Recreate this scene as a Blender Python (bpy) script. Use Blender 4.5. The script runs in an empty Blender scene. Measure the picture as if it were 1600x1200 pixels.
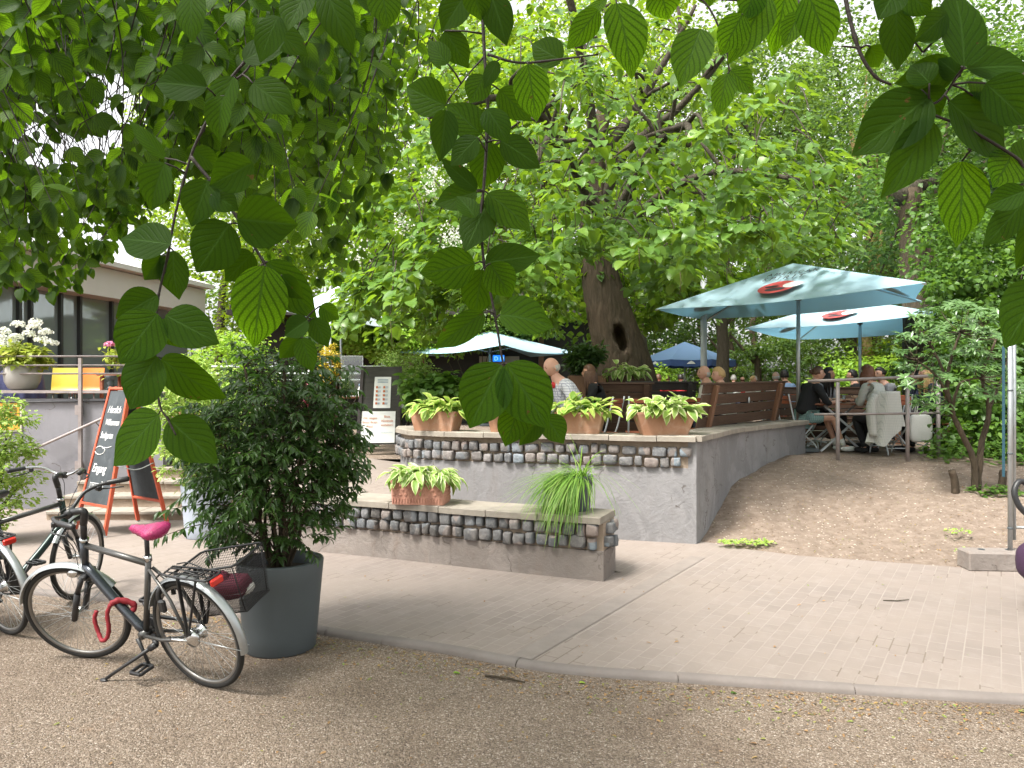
import bpy, math, random
import numpy as np
from mathutils import Vector, Matrix, Euler
random.seed(7)
RNG = np.random.default_rng(11)
SC = bpy.context.scene
COL = SC.collection
R = math.radians
# ------------------------------------------------------------------ camera, sky, sun, exposure
EYE = 1.79
cam_data = bpy.data.cameras.new("camera")
cam_data.sensor_width = 36.0
cam_data.lens = 27.0
cam_data.clip_start = 0.02
cam_data.clip_end = 500.0
cam = bpy.data.objects.new("camera", cam_data)
COL.objects.link(cam)
cam.location = (0, 0, EYE)
cam.rotation_euler = (R(90), 0, 0)
SC.camera = cam
SUN_EL, SUN_AZ = 60.0, -128.0          # azimuth from +Y towards +X
world = bpy.data.worlds.new("World")
SC.world = world
world.use_nodes = True
wn = world.node_tree
wn.nodes.clear()
w_out = wn.nodes.new("ShaderNodeOutputWorld")
w_bg = wn.nodes.new("ShaderNodeBackground")
w_sky = wn.nodes.new("ShaderNodeTexSky")
w_sky.sky_type = 'NISHITA'
w_sky.sun_disc = False
w_sky.sun_elevation = R(SUN_EL)
w_sky.sun_rotation = R(SUN_AZ)
w_sky.dust_density = 4.0
w_sky.air_density = 1.0
w_hsv = wn.nodes.new("ShaderNodeHueSaturation")
w_hsv.inputs['Saturation'].default_value = 0.08
w_hsv.inputs['Value'].default_value = 1.25
wn.links.new(w_sky.outputs[0], w_hsv.inputs['Color'])
wn.links.new(w_hsv.outputs[0], w_bg.inputs['Color'])
w_bg.inputs['Strength'].default_value = 0.135
wn.links.new(w_bg.outputs[0], w_out.inputs['Surface'])
sun_d = bpy.data.lights.new("sun", 'SUN')
sun_d.energy = 2.9
sun_d.angle = R(12)
sun_d.color = (1.0, 0.95, 0.86)
sun = bpy.data.objects.new("sun", sun_d)
COL.objects.link(sun)
_sd = Vector((math.sin(R(SUN_AZ)) * math.cos(R(SUN_EL)), math.cos(R(SUN_AZ)) * math.cos(R(SUN_EL)), math.sin(R(SUN_EL))))
sun.rotation_euler = _sd.to_track_quat('Z', 'Y').to_euler()
SC.view_settings.view_transform = 'Standard'
SC.view_settings.look = 'None'
SC.view_settings.gamma = 1.0
SC.view_settings.exposure = 1.36
SC.cycles.use_denoising = True
SC.cycles.denoiser = 'OPENIMAGEDENOISE'
SC.cycles.max_bounces = 10
SC.cycles.diffuse_bounces = 5
SC.cycles.glossy_bounces = 3
SC.cycles.transmission_bounces = 6
SC.cycles.transparent_max_bounces = 8
SC.cycles.caustics_reflective = False
SC.cycles.caustics_refractive = False
SC.cycles.sample_clamp_indirect = 8.0

# ------------------------------------------------------------------ helpers
F = 1200.0
def at(px, py, d):
    return Vector(((px - 800) / F * d, d, EYE - (py - 600) / F * d))
def gnd(px, py, z=0.0):
    d = (EYE - z) * F / (py - 600)
    return Vector(((px - 800) / F * d, d, z))

def thing(name, label, cat, loc=(0, 0, 0), rz=0.0, group=None, kind=None):
    o = bpy.data.objects.new(name, None)
    COL.objects.link(o)
    o.location = loc
    o.rotation_euler = (0, 0, rz)
    o['label'] = label
    o['category'] = cat
    if group: o['group'] = group
    if kind: o['kind'] = kind
    o.empty_display_size = 0.1
    return o
def tag(o, label=None, cat=None, group=None, kind=None):
    if label: o['label'] = label
    if cat: o['category'] = cat
    if group: o['group'] = group
    if kind: o['kind'] = kind
    return o
def copy_tree(o, parent=None):
    c = o.copy()
    COL.objects.link(c)
    if parent is not None:
        c.parent = parent
        c.matrix_parent_inverse = o.matrix_parent_inverse.copy()
    for ch in list(o.children):
        copy_tree(ch, c)
    return c

class MB:
    def __init__(self):
        self.v = []; self.f = []; self.m = []; self.sm = []
        self.cur = 0; self.smooth = False
        self.T = None
    def add(self, vs, fs, smooth=None):
        b = len(self.v)
        if self.T is not None:
            vs = [self.T @ Vector(p) for p in vs]
        self.v.extend([tuple(p) for p in vs])
        s = self.smooth if smooth is None else smooth
        for f in fs:
            self.f.append(tuple(b + i for i in f)); self.m.append(self.cur); self.sm.append(s)
    def box(self, c, s, rz=0.0, bev=0.0, rot=None, taper=1.0):
        hx, hy, hz = s[0] / 2, s[1] / 2, s[2] / 2
        M = rot if rot is not None else Matrix.Rotation(rz, 3, 'Z')
        if bev <= 0:
            vs = []
            for k in (-1, 1):
                t = taper if k > 0 else 1
                for sx, sy in ((-1, -1), (1, -1), (1, 1), (-1, 1)):
                    vs.append((sx * hx * t, sy * hy * t, k * hz))
            fs = [(0, 3, 2, 1), (4, 5, 6, 7), (0, 1, 5, 4), (1, 2, 6, 5), (2, 3, 7, 6), (3, 0, 4, 7)]
        else:
            b = min(bev, hx * .9, hy * .9, hz * .9)
            rings = []
            for z, ins in ((-hz, b), (-hz + b, 0), (hz - b, 0), (hz, b)):
                t = 1 + (taper - 1) * (z + hz) / (2 * hz)
                x, y = hx * t - ins, hy * t - ins
                X, Y = hx * t, hy * t
                if ins:
                    ring = [(-x, -y), (-x, -y), (x, -y), (x, -y), (x, y), (x, y), (-x, y), (-x, y)]
                    xx, yy = x - b * 0.0, y - b * 0.0
                    ring = [(-xx, -yy + b * .3), (-xx + b * .3, -yy), (xx - b * .3, -yy), (xx, -yy + b * .3), (xx, yy - b * .3), (xx - b * .3, yy), (-xx + b * .3, yy), (-xx, yy - b * .3)]
                else:
                    ring = [(-X, -Y + b), (-X + b, -Y), (X - b, -Y), (X, -Y + b), (X, Y - b), (X - b, Y), (-X + b, Y), (-X, Y - b)]
                rings.append([(p[0], p[1], z) for p in ring])
            vs = [p for r in rings for p in r]
            fs = []
            for k in range(3):
                for i in range(8):
                    j = (i + 1) % 8
                    fs.append((k * 8 + i, k * 8 + j, (k + 1) * 8 + j, (k + 1) * 8 + i))
            fs.append(tuple(range(7, -1, -1))); fs.append(tuple(24 + i for i in range(8)))
        c = Vector(c)
        self.add([c + M @ Vector(p) for p in vs], fs, False)
    def beam(self, a, b, w, h, up=(0, 0, 1), bev=0.0):
        a, b = Vector(a), Vector(b)
        d = b - a; L = d.length; d.normalize()
        u = Vector(up); s = u.cross(d)
        if s.length < 1e-4: s = Vector((1, 0, 0)).cross(d)
        s.normalize(); u = d.cross(s)
        M = Matrix((d, s, u)).transposed()
        self.box((a + b) / 2, (L, w, h), rot=M, bev=bev)
    def tube(self, pts, rad, n=8, cap=True, closed=False):
        pts = [Vector(p) for p in pts]
        N = len(pts)
        if not hasattr(rad, '__len__'): rad = [rad] * N
        vs = []; prev = None
        for i, p in enumerate(pts):
            if closed: t = pts[(i + 1) % N] - pts[i - 1]
            elif i == 0: t = pts[1] - pts[0]
            elif i == N - 1: t = pts[-1] - pts[-2]
            else: t = pts[i + 1] - pts[i - 1]
            if t.length < 1e-9: t = Vector((0, 0, 1))
            t.normalize()
            if prev is None:
                a = Vector((0, 0, 1)) if abs(t.z) < .9 else Vector((1, 0, 0))
                u = t.cross(a).normalized()
            else:
                u = prev - t * prev.dot(t)
                if u.length < 1e-6: u = t.orthogonal()
                u.normalize()
            prev = u; w = t.cross(u)
            for k in range(n):
                an = 2 * math.pi * k / n
                vs.append(p + (u * math.cos(an) + w * math.sin(an)) * rad[i])
        fs = []
        for i in range(N if closed else N - 1):
            i2 = (i + 1) % N
            for k in range(n):
                k2 = (k + 1) % n
                fs.append((i * n + k, i * n + k2, i2 * n + k2, i2 * n + k))
        if cap and not closed:
            fs.append(tuple(range(n - 1, -1, -1))); fs.append(tuple((N - 1) * n + k for k in range(n)))
        self.add(vs, fs, True)
    def lathe(self, prof, c=(0, 0, 0), n=24, axis='Z', sx=1.0, sy=1.0, cap=True):
        c = Vector(c); vs = []; cap = cap and (Vector(prof[0]) - Vector(prof[-1])).length > 1e-6
        for r, z in prof:
            for k in range(n):
                a = 2 * math.pi * k / n
                x, y = r * math.cos(a) * sx, r * math.sin(a) * sy
                p = {'Z': (x, y, z), 'Y': (x, z, y), 'X': (z, x, y)}[axis]
                vs.append(c + Vector(p))
        fs = []
        for i in range(len(prof) - 1):
            for k in range(n):
                k2 = (k + 1) % n
                q = (i * n + k, i * n + k2, (i + 1) * n + k2, (i + 1) * n + k)
                fs.append(q)
        if cap and prof[0][0] > 1e-5: fs.append(tuple(range(n - 1, -1, -1)))
        if cap and prof[-1][0] > 1e-5: fs.append(tuple((len(prof) - 1) * n + k for k in range(n)))
        self.add(vs, fs, True)
    def ell(self, c, r, n=12, m=8, rot=None, sq=1.0, noise=0.0):
        c = Vector(c); vs = []; fs = []
        def sp(t):
            return math.copysign(abs(t) ** sq, t)
        for i in range(m + 1):
            th = math.pi * i / m
            for k in range(n):
                ph = 2 * math.pi * k / n
                p = Vector((sp(math.sin(th)) * sp(math.cos(ph)) * r[0], sp(math.sin(th)) * sp(math.sin(ph)) * r[1], sp(math.cos(th)) * r[2]))
                if noise: p *= 1 + random.uniform(-noise, noise)
                if i in (0, m): p = Vector((0, 0, sp(math.cos(th)) * r[2]))
                if rot is not None: p = rot @ p
                vs.append(c + p)
        for i in range(m):
            for k in range(n):
                k2 = (k + 1) % n
                fs.append((i * n + k, (i + 1) * n + k, (i + 1) * n + k2, i * n + k2))
        self.add(vs, fs, True)
    def prism(self, poly, z0, z1):
        n = len(poly)
        vs = [(p[0], p[1], z0) for p in poly] + [(p[0], p[1], z1) for p in poly]
        fs = [tuple(range(n - 1, -1, -1)), tuple(n + i for i in range(n))]
        for i in range(n):
            j = (i + 1) % n
            fs.append((i, j, n + j, n + i))
        self.add(vs, fs, False)
    def build(self, name, mat, parent=None, world=False, label=None):
        me = bpy.data.meshes.new(name)
        vs = self.v
        if world and parent is not None:
            Mi = Matrix.LocRotScale(parent.location, parent.rotation_euler, None).inverted()
            vs = [tuple(Mi @ Vector(p)) for p in vs]
        me.from_pydata(vs, [], self.f)
        mats = mat if isinstance(mat, (list, tuple)) else [mat]
        for m_ in mats: me.materials.append(m_)
        if len(mats) > 1: me.polygons.foreach_set('material_index', self.m)
        me.polygons.foreach_set('use_smooth', self.sm)
        me.validate(); me.update()
        o = bpy.data.objects.new(name, me)
        COL.objects.link(o)
        if parent is not None: o.parent = parent
        if label: o['label'] = label
        return o

def spline(pts, n=6):
    pts = [Vector(p) for p in pts]
    out = []
    P = [pts[0] * 2 - pts[1]] + pts + [pts[-1] * 2 - pts[-2]]
    for i in range(1, len(P) - 2):
        for k in range(n):
            t = k / n
            a, b, c, d = P[i - 1], P[i], P[i + 1], P[i + 2]
            out.append(0.5 * ((2 * b) + (c - a) * t + (2 * a - 5 * b + 4 * c - d) * t * t + (3 * b - 3 * c + d - a) * t ** 3))
    out.append(pts[-1])
    return out
def lerp_list(a, n):
    xs = np.linspace(0, len(a) - 1, n)
    return list(np.interp(xs, range(len(a)), a))

# ---- leaves: numpy built, many leaves in one mesh
def leaf_template(rows, nv, prof):
    """verts (u, v, w): w = half width factor; base and tip single points"""
    vs = [(0.0, 0.0, 0.0)]
    for u in rows:
        for v in np.linspace(-1, 1, nv):
            vs.append((u, v, prof(u)))
    vs.append((1.0, 0.0, 0.0))
    fs = []
    r0 = 1
    for j in range(nv - 1):
        fs.append((0, r0 + j + 1, r0 + j))
    for i in range(len(rows) - 1):
        a = 1 + i * nv; b = a + nv
        for j in range(nv - 1):
            fs.append((a + j, a + j + 1, b + j + 1, b + j))
    last = 1 + (len(rows) - 1) * nv; tip = len(vs) - 1
    for j in range(nv - 1):
        fs.append((last + j, last + j + 1, tip))
    return np.array(vs), fs
def ovate(u): return (math.sin(math.pi * u ** 0.74) ** 0.72) * (1 - 0.45 * max(0, u - .72) / .28)
def lance(u): return math.sin(math.pi * u ** 0.85) ** 1.0
def heart(u): return (min(1, u / .12) ** .5) * math.cos(math.pi / 2 * u ** 1.5) ** .8 if u < 1 else 0
def strap(u): return min(1, u / .1 + .3) * (1 - u ** 3) ** .6
T_DIAMOND = leaf_template([0.42], 3, lambda u: 1.0)
T_HEX = leaf_template([0.25, 0.62], 3, lambda u: 1.0 if u < .5 else .78)
T_OVATE = leaf_template([0.1, 0.28, 0.5, 0.72, 0.88], 5, ovate)
T_LANCE = leaf_template([0.2, 0.5, 0.8], 3, lance)
T_HEART = leaf_template([0.05, 0.2, 0.42, 0.66, 0.86], 5, heart)
T_STRAP = leaf_template(list(np.linspace(.08, .95, 9)), 2, strap)
T_BIG = leaf_template([.03, .08, .15, .22, .3, .38, .46, .54, .62, .7, .77, .83, .88, .92, .96], 9, ovate)

def norm(a): return a / np.maximum(np.linalg.norm(a, axis=-1, keepdims=True), 1e-9)
def leaves(name, P, D, N, L, W, mat, parent=None, tmpl=T_HEX, bend=0.3, fold=0.15, label=None, tint=None, curl=None, wavy=0.0, hang=False):
    P = np.asarray(P, float); n = len(P)
    D = norm(np.asarray(D, float)); N = np.asarray(N, float)
    N = N - D * (N * D).sum(1, keepdims=True)
    bad = np.linalg.norm(N, axis=1) < 1e-3
    N[bad] = np.cross(D[bad], [0.3, .9, .1])
    N = norm(N); S = np.cross(D, N)
    L = np.broadcast_to(np.asarray(L, float), (n,)); W = np.broadcast_to(np.asarray(W, float), (n,))
    bend = np.broadcast_to(np.asarray(bend, float), (n,)) + 1e-4
    tv, tf = tmpl
    u, v, w = tv[:, 0], tv[:, 1], tv[:, 2]
    k = len(tv)
    bu = bend[:, None] * u[None]
    al = np.sin(bu) / bend[:, None] * L[:, None]
    dn = -(1 - np.cos(bu)) / bend[:, None] * L[:, None]
    if hang:
        fu = np.linspace(0, 1, 60); th = bend[:, None] * (1 - (1 - fu[None]) ** 3.2)
        ca = np.concatenate([np.zeros((n, 1)), np.cumsum(np.cos(th), 1)[:, :-1]], 1) / 60; sa = np.concatenate([np.zeros((n, 1)), np.cumsum(np.sin(th), 1)[:, :-1]], 1) / 60
        iu = np.clip((u * 59).round().astype(int), 0, 59)
        al = ca[:, iu] * L[:, None]; dn = -sa[:, iu] * L[:, None]
    ac = (v * w)[None] * W[:, None] / 2
    hh = dn + np.abs(v)[None] * w[None] * W[:, None] * fold
    if wavy:
        hh = hh + wavy * L[:, None] * np.sin(u[None] * 9 + RNG.random((n, 1)) * 6 + np.sign(v)[None] * RNG.random((n, 1)) * 2) * np.abs(v)[None] ** 1.5
    V = P[:, None] + D[:, None] * al[..., None] + S[:, None] * ac[..., None] + N[:, None] * hh[..., None]
    V = V.reshape(-1, 3)
    counts = np.array([len(f) for f in tf]); base = np.concatenate([np.array(f) for f in tf])
    idx = (base[None] + (np.arange(n) * k)[:, None]).ravel().astype(np.int32)
    tot = np.tile(counts, n); start = np.concatenate([[0], np.cumsum(tot)[:-1]]).astype(np.int32)
    me = bpy.data.meshes.new(name)
    me.vertices.add(len(V)); me.vertices.foreach_set('co', V.astype(np.float32).ravel())
    me.loops.add(len(idx)); me.loops.foreach_set('vertex_index', idx)
    me.polygons.add(len(tot)); me.polygons.foreach_set('loop_start', start)
    me.polygons.foreach_set('use_smooth', np.ones(len(tot), bool))
    me.materials.append(mat)
    uv = me.uv_layers.new(name='UVMap')
    uvs = np.stack([np.broadcast_to(u[None], (n, k)), np.broadcast_to((v * .5 + .5)[None], (n, k))], -1).reshape(-1, 2)
    uv.data.foreach_set('uv', uvs[idx].astype(np.float32).ravel())
    at_ = me.attributes.new('tint', 'FLOAT', 'POINT')
    if tint is None: tint = RNG.random(n)
    at_.data.foreach_set('value', np.repeat(np.asarray(tint, np.float32), k))
    me.update(calc_edges=True)
    o = bpy.data.objects.new(name, me)
    COL.objects.link(o)
    if parent is not None:
        o.parent = parent
        o.matrix_parent_inverse = Matrix.LocRotScale(parent.location, parent.rotation_euler, None).inverted()
    if label: o['label'] = label
    return o
def rdir(n, rng=None):
    rng = rng or RNG
    return norm(rng.normal(size=(n, 3)))

# ------------------------------------------------------------------ materials
def nt(name):
    m = bpy.data.materials.new(name); m.use_nodes = True
    t = m.node_tree; t.nodes.clear()
    return m, t
def N_(t, typ, **kw):
    n = t.nodes.new(typ)
    for k, v in kw.items():
        if k.startswith('i_'): n.inputs[k[2:].replace('_', ' ')].default_value = v
        else: setattr(n, k, v)
    return n
def ramp(t, fac, stops):
    r = t.nodes.new('ShaderNodeValToRGB')
    el = r.color_ramp.elements
    while len(el) < len(stops): el.new(0.5)
    for e, (p, c) in zip(el, stops):
        e.position = p; e.color = (*c, 1) if len(c) == 3 else c
    t.links.new(fac, r.inputs[0])
    return r.outputs[0]
def mixc(t, fac, a, b, mode='MIX'):
    m = t.nodes.new('ShaderNodeMix'); m.data_type = 'RGBA'; m.blend_type = mode
    for s, x in ((m.inputs[0], fac), (m.inputs[6], a), (m.inputs[7], b)):
        if hasattr(x, 'is_linked') or hasattr(x, 'links'): t.links.new(x, s)
        elif isinstance(x, (tuple, list)): s.default_value = (*x, 1) if len(x) == 3 else x
        else: s.default_value = x
    return m.outputs[2]
def math_(t, op, a, b=None, c=None):
    m = t.nodes.new('ShaderNodeMath'); m.operation = op
    for i, x in enumerate((a, b, c)):
        if x is None: continue
        if hasattr(x, 'links'): t.links.new(x, m.inputs[i])
        else: m.inputs[i].default_value = x
    return m.outputs[0]
def coords(t, rot=0.0, scale=(1, 1, 1)):
    tc = N_(t, 'ShaderNodeTexCoord'); mp = N_(t, 'ShaderNodeMapping')
    mp.inputs['Rotation'].default_value = (0, 0, rot); mp.inputs['Scale'].default_value = scale
    t.links.new(tc.outputs['Object'], mp.inputs[0])
    return mp.outputs[0]
def noise(t, vec, scale, detail=4, rough=.6, dist=0.0):
    n = N_(t, 'ShaderNodeTexNoise'); n.inputs['Scale'].default_value = scale
    n.inputs['Detail'].default_value = detail; n.inputs['Roughness'].default_value = rough
    n.inputs['Distortion'].default_value = dist
    t.links.new(vec, n.inputs['Vector'])
    return n.outputs['Fac']
def finish(t, m, col, rough=.7, bump=None, bstr=.3, bdist=.01, metal=0.0, spec=.5, extra=None):
    b = N_(t, 'ShaderNodeBsdfPrincipled')
    for s, x in ((b.inputs['Base Color'], col), (b.inputs['Roughness'], rough)):
        if hasattr(x, 'links'): t.links.new(x, s)
        elif isinstance(x, (tuple, list)): s.default_value = (*x, 1)
        else: s.default_value = x
    b.inputs['Metallic'].default_value = metal
    b.inputs['Specular IOR Level'].default_value = spec
    if bump is not None:
        bp = N_(t, 'ShaderNodeBump'); bp.inputs['Strength'].default_value = bstr; bp.inputs['Distance'].default_value = bdist
        t.links.new(bump, bp.inputs['Height']); t.links.new(bp.outputs[0], b.inputs['Normal'])
    if extra:
        for k, v in extra.items(): b.inputs[k].default_value = v
    o = N_(t, 'ShaderNodeOutputMaterial'); t.links.new(b.outputs[0], o.inputs[0])
    return m
def mat_simple(name, col, rough=.6, var=.15, scale=8.0, bstr=.15, metal=0.0, spec=.5, bdist=.005, extra=None):
    m, t = nt(name); v = coords(t)
    n1 = noise(t, v, scale); n2 = noise(t, v, scale * 7)
    c = mixc(t, n1, tuple(x * (1 - var) for x in col), tuple(min(1, x * (1 + var)) for x in col))
    c = mixc(t, math_(t, 'MULTIPLY', n2, var), c, tuple(x * .55 for x in col))
    rg = math_(t, 'ADD', math_(t, 'MULTIPLY', n1, .2), rough - .1)
    return finish(t, m, c, rg, n2, bstr, bdist, metal, spec, extra)
def mat_leaf(name, c1, c2, c3=None, trans=.45, rough=.45, tcol=None, veins=False, margin=None, spec=.4, back=None, tramp=(.75, 1.0)):
    m, t = nt(name)
    a = N_(t, 'ShaderNodeAttribute', attribute_name='tint')
    stops = [(0, c1), (.6, c2)] + ([(1, c3)] if c3 else [])
    col = ramp(t, a.outputs['Fac'], stops)
    tc = tcol or tuple(x * k for x, k in zip(c2, (2.2, 2.0, .8)))
    tcolr = mixc(t, a.outputs['Fac'], tuple(x * tramp[0] for x in tc), tuple(x * tramp[1] for x in tc))
    uvn = N_(t, 'ShaderNodeUVMap'); uvn.uv_map = 'UVMap'
    sx = N_(t, 'ShaderNodeSeparateXYZ'); t.links.new(uvn.outputs[0], sx.inputs[0])
    bump = None
    av = math_(t, 'MULTIPLY', math_(t, 'ABSOLUTE', math_(t, 'SUBTRACT', sx.outputs[1], .5)), 2.0)
    if veins:
        g = math_(t, 'SUBTRACT', sx.outputs[0], math_(t, 'MULTIPLY', math_(t, 'POWER', av, .9), .46))
        ph = math_(t, 'ABSOLUTE', math_(t, 'SUBTRACT', math_(t, 'FRACT', math_(t, 'MULTIPLY', g, 7.0)), .5))   # .5 at vein
        vm = N_(t, 'ShaderNodeMapRange', interpolation_type='SMOOTHSTEP'); vm.inputs[1].default_value = .26; vm.inputs[2].default_value = .5
        t.links.new(ph, vm.inputs[0])
        mid = N_(t, 'ShaderNodeMapRange', interpolation_type='SMOOTHSTEP'); mid.inputs[1].default_value = .09; mid.inputs[2].default_value = .0
        t.links.new(av, mid.inputs[0])
        vv = math_(t, 'MAXIMUM', vm.outputs[0], mid.outputs[0])
        tcd = N_(t, 'ShaderNodeTexCoord')
        vo = N_(t, 'ShaderNodeTexVoronoi', feature='DISTANCE_TO_EDGE'); vo.inputs['Scale'].default_value = 260
        t.links.new(tcd.outputs['Object'], vo.inputs['Vector'])
        cell = math_(t, 'MULTIPLY', math_(t, 'LESS_THAN', vo.outputs[0], .09), .35)
        nz = noise(t, tcd.outputs['Object'], 30)
        vv2 = math_(t, 'MINIMUM', math_(t, 'ADD', vv, cell), 1.0)
        tcolr = mixc(t, math_(t, 'MULTIPLY', vv2, .82), tcolr, tuple(x * .22 for x in tc))
        col = mixc(t, math_(t, 'MULTIPLY', mid.outputs[0], .5), col, tuple(min(1, x * 2.0 + .02) for x in c2))
        col = mixc(t, math_(t, 'MULTIPLY', nz, .35), col, tuple(x * .5 for x in c1))
        nb_ = noise(t, tcd.outputs['Object'], 55, 3, .6); nb2 = noise(t, tcd.outputs['Object'], 7, 2, .5)
        sp_ = math_(t, 'MULTIPLY', math_(t, 'GREATER_THAN', nb_, .70), math_(t, 'GREATER_THAN', nb2, .50))
        col = mixc(t, math_(t, 'MULTIPLY', sp_, .8), col, (.10, .055, .02)); tcolr = mixc(t, math_(t, 'MULTIPLY', sp_, .7), tcolr, (.10, .07, .01))
        bump = math_(t, 'MULTIPLY', vv, -1.0)
    if margin:
        nzm = N_(t, 'ShaderNodeTexCoord')
        nn = noise(t, nzm.outputs['Object'], 25)
        mm = N_(t, 'ShaderNodeMapRange', interpolation_type='SMOOTHSTEP'); mm.inputs[1].default_value = .72; mm.inputs[2].default_value = .98
        t.links.new(math_(t, 'ADD', av, math_(t, 'MULTIPLY', nn, .35)), mm.inputs[0])
        col = mixc(t, mm.outputs[0], col, margin); tcolr = mixc(t, mm.outputs[0], tcolr, margin)
    b = N_(t, 'ShaderNodeBsdfPrincipled')
    t.links.new(col, b.inputs['Base Color']); b.inputs['Roughness'].default_value = rough
    b.inputs['Specular IOR Level'].default_value = spec
    tr = N_(t, 'ShaderNodeBsdfTranslucent'); t.links.new(tcolr, tr.inputs[0])
    if bump is not None:
        bp = N_(t, 'ShaderNodeBump'); bp.inputs['Strength'].default_value = .35; bp.inputs['Distance'].default_value = .001
        t.links.new(bump, bp.inputs['Height']); t.links.new(bp.outputs[0], b.inputs['Normal'])
    mx = N_(t, 'ShaderNodeMixShader'); mx.inputs[0].default_value = trans
    t.links.new(b.outputs[0], mx.inputs[1]); t.links.new(tr.outputs[0], mx.inputs[2])
    o = N_(t, 'ShaderNodeOutputMaterial'); t.links.new(mx.outputs[0], o.inputs[0])
    return m

def mat_gravel():
    m, t = nt('gravel'); v = coords(t)
    vo = N_(t, 'ShaderNodeTexVoronoi'); vo.inputs['Scale'].default_value = 130; t.links.new(v, vo.inputs['Vector'])
    vo2 = N_(t, 'ShaderNodeTexVoronoi'); vo2.inputs['Scale'].default_value = 38; t.links.new(v, vo2.inputs['Vector'])
    sp = N_(t, 'ShaderNodeSeparateColor'); t.links.new(vo.outputs['Color'], sp.inputs[0])
    c = ramp(t, sp.outputs[0], [(0, (.065, .05, .04)), (.35, (.158, .124, .097)), (.7, (.245, .20, .163)), (.93, (.33, .28, .238)), (1, (.54, .50, .46))])
    big = noise(t, v, .8, 6, .7, .4)
    bm = ramp(t, big, [(.33, (.55, .48, .42)), (.5, (.92, .88, .83)), (.62, (1, .97, .93)), (.75, (1.05, .80, .58))])
    c = mixc(t, 1.0, c, bm, 'MULTIPLY')
    fine = noise(t, v, 14, 5, .7)
    c = mixc(t, math_(t, 'MULTIPLY', fine, .5), c, (.26, .2, .155))
    h = math_(t, 'ADD', math_(t, 'MULTIPLY', vo.outputs['Distance'], -1.0), math_(t, 'MULTIPLY', vo2.outputs['Distance'], -1.2))
    return finish(t, m, c, .9, h, .8, .012, spec=.25)
def mat_dirt():
    m, t = nt('dry_soil'); v = coords(t)
    n1 = noise(t, v, 1.3, 6, .65); n2 = noise(t, v, 9, 8, .75); n3 = noise(t, v, 60, 4, .7)
    c = ramp(t, n2, [(.3, (.11, .080, .061)), (.5, (.198, .15, .118)), (.68, (.30, .24, .195))])
    c = mixc(t, math_(t, 'MULTIPLY', n1, .6), c, (.225, .180, .145))
    vo = N_(t, 'ShaderNodeTexVoronoi'); vo.inputs['Scale'].default_value = 32; t.links.new(v, vo.inputs['Vector'])
    sp = N_(t, 'ShaderNodeSeparateColor'); t.links.new(vo.outputs['Color'], sp.inputs[0])
    c = mixc(t, math_(t, 'MULTIPLY', math_(t, 'GREATER_THAN', sp.outputs[0], .9), math_(t, 'LESS_THAN', vo.outputs['Distance'], .35)), c, (.42, .36, .30))
    c = mixc(t, math_(t, 'MULTIPLY', math_(t, 'LESS_THAN', sp.outputs[1], .08), math_(t, 'LESS_THAN', vo.outputs['Distance'], .3)), c, (.09, .06, .04))
    h = math_(t, 'ADD', n2, math_(t, 'MULTIPLY', n3, .5))
    return finish(t, m, c, .95, h, .8, .03, spec=.2)
def mat_paving():
    m, t = nt('brick_paving'); a = -R(90 - 32.5); v = coords(t, a)
    b = N_(t, 'ShaderNodeTexBrick'); t.links.new(v, b.inputs['Vector'])
    b.inputs['Scale'].default_value = 1.0; b.inputs['Brick Width'].default_value = .205; b.inputs['Row Height'].default_value = .104
    b.inputs['Mortar Size'].default_value = .005; b.inputs['Mortar Smooth'].default_value = .3; b.offset = .5
    b.inputs['Color1'].default_value = (.155, .130, .118, 1); b.inputs['Color2'].default_value = (.215, .183, .167, 1); b.inputs['Mortar'].default_value = (.305, .27, .245, 1)
    n0 = noise(t, v, 1.1, 5, .6); n1 = noise(t, v, 7, 6, .7); n2 = noise(t, v, 90, 3, .7)
    c = mixc(t, ramp(t, n0, [(.32, (.35,) * 3), (.6, (.88,) * 3)]), b.outputs['Color'], (.238, .20, .175))
    c = mixc(t, ramp(t, n2, [(.45, (0,) * 3), (.75, (.5,) * 3)]), c, (.22, .17, .14))
    c = mixc(t, ramp(t, n1, [(.5, (0,) * 3), (.8, (.35,) * 3)]), c, (.31, .28, .26))
    # dark open joints in places
    dk = math_(t, 'MULTIPLY', math_(t, 'GREATER_THAN', b.outputs['Fac'], .5), math_(t, 'GREATER_THAN', noise(t, v, 2.2, 3), .6))
    c = mixc(t, math_(t, 'MULTIPLY', dk, .75), c, (.13, .10, .08))
    h = math_(t, 'SUBTRACT', math_(t, 'MULTIPLY', n2, .3), math_(t, 'MULTIPLY', b.outputs['Fac'], .8))
    return finish(t, m, c, .88, h, .5, .006, spec=.3)
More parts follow.
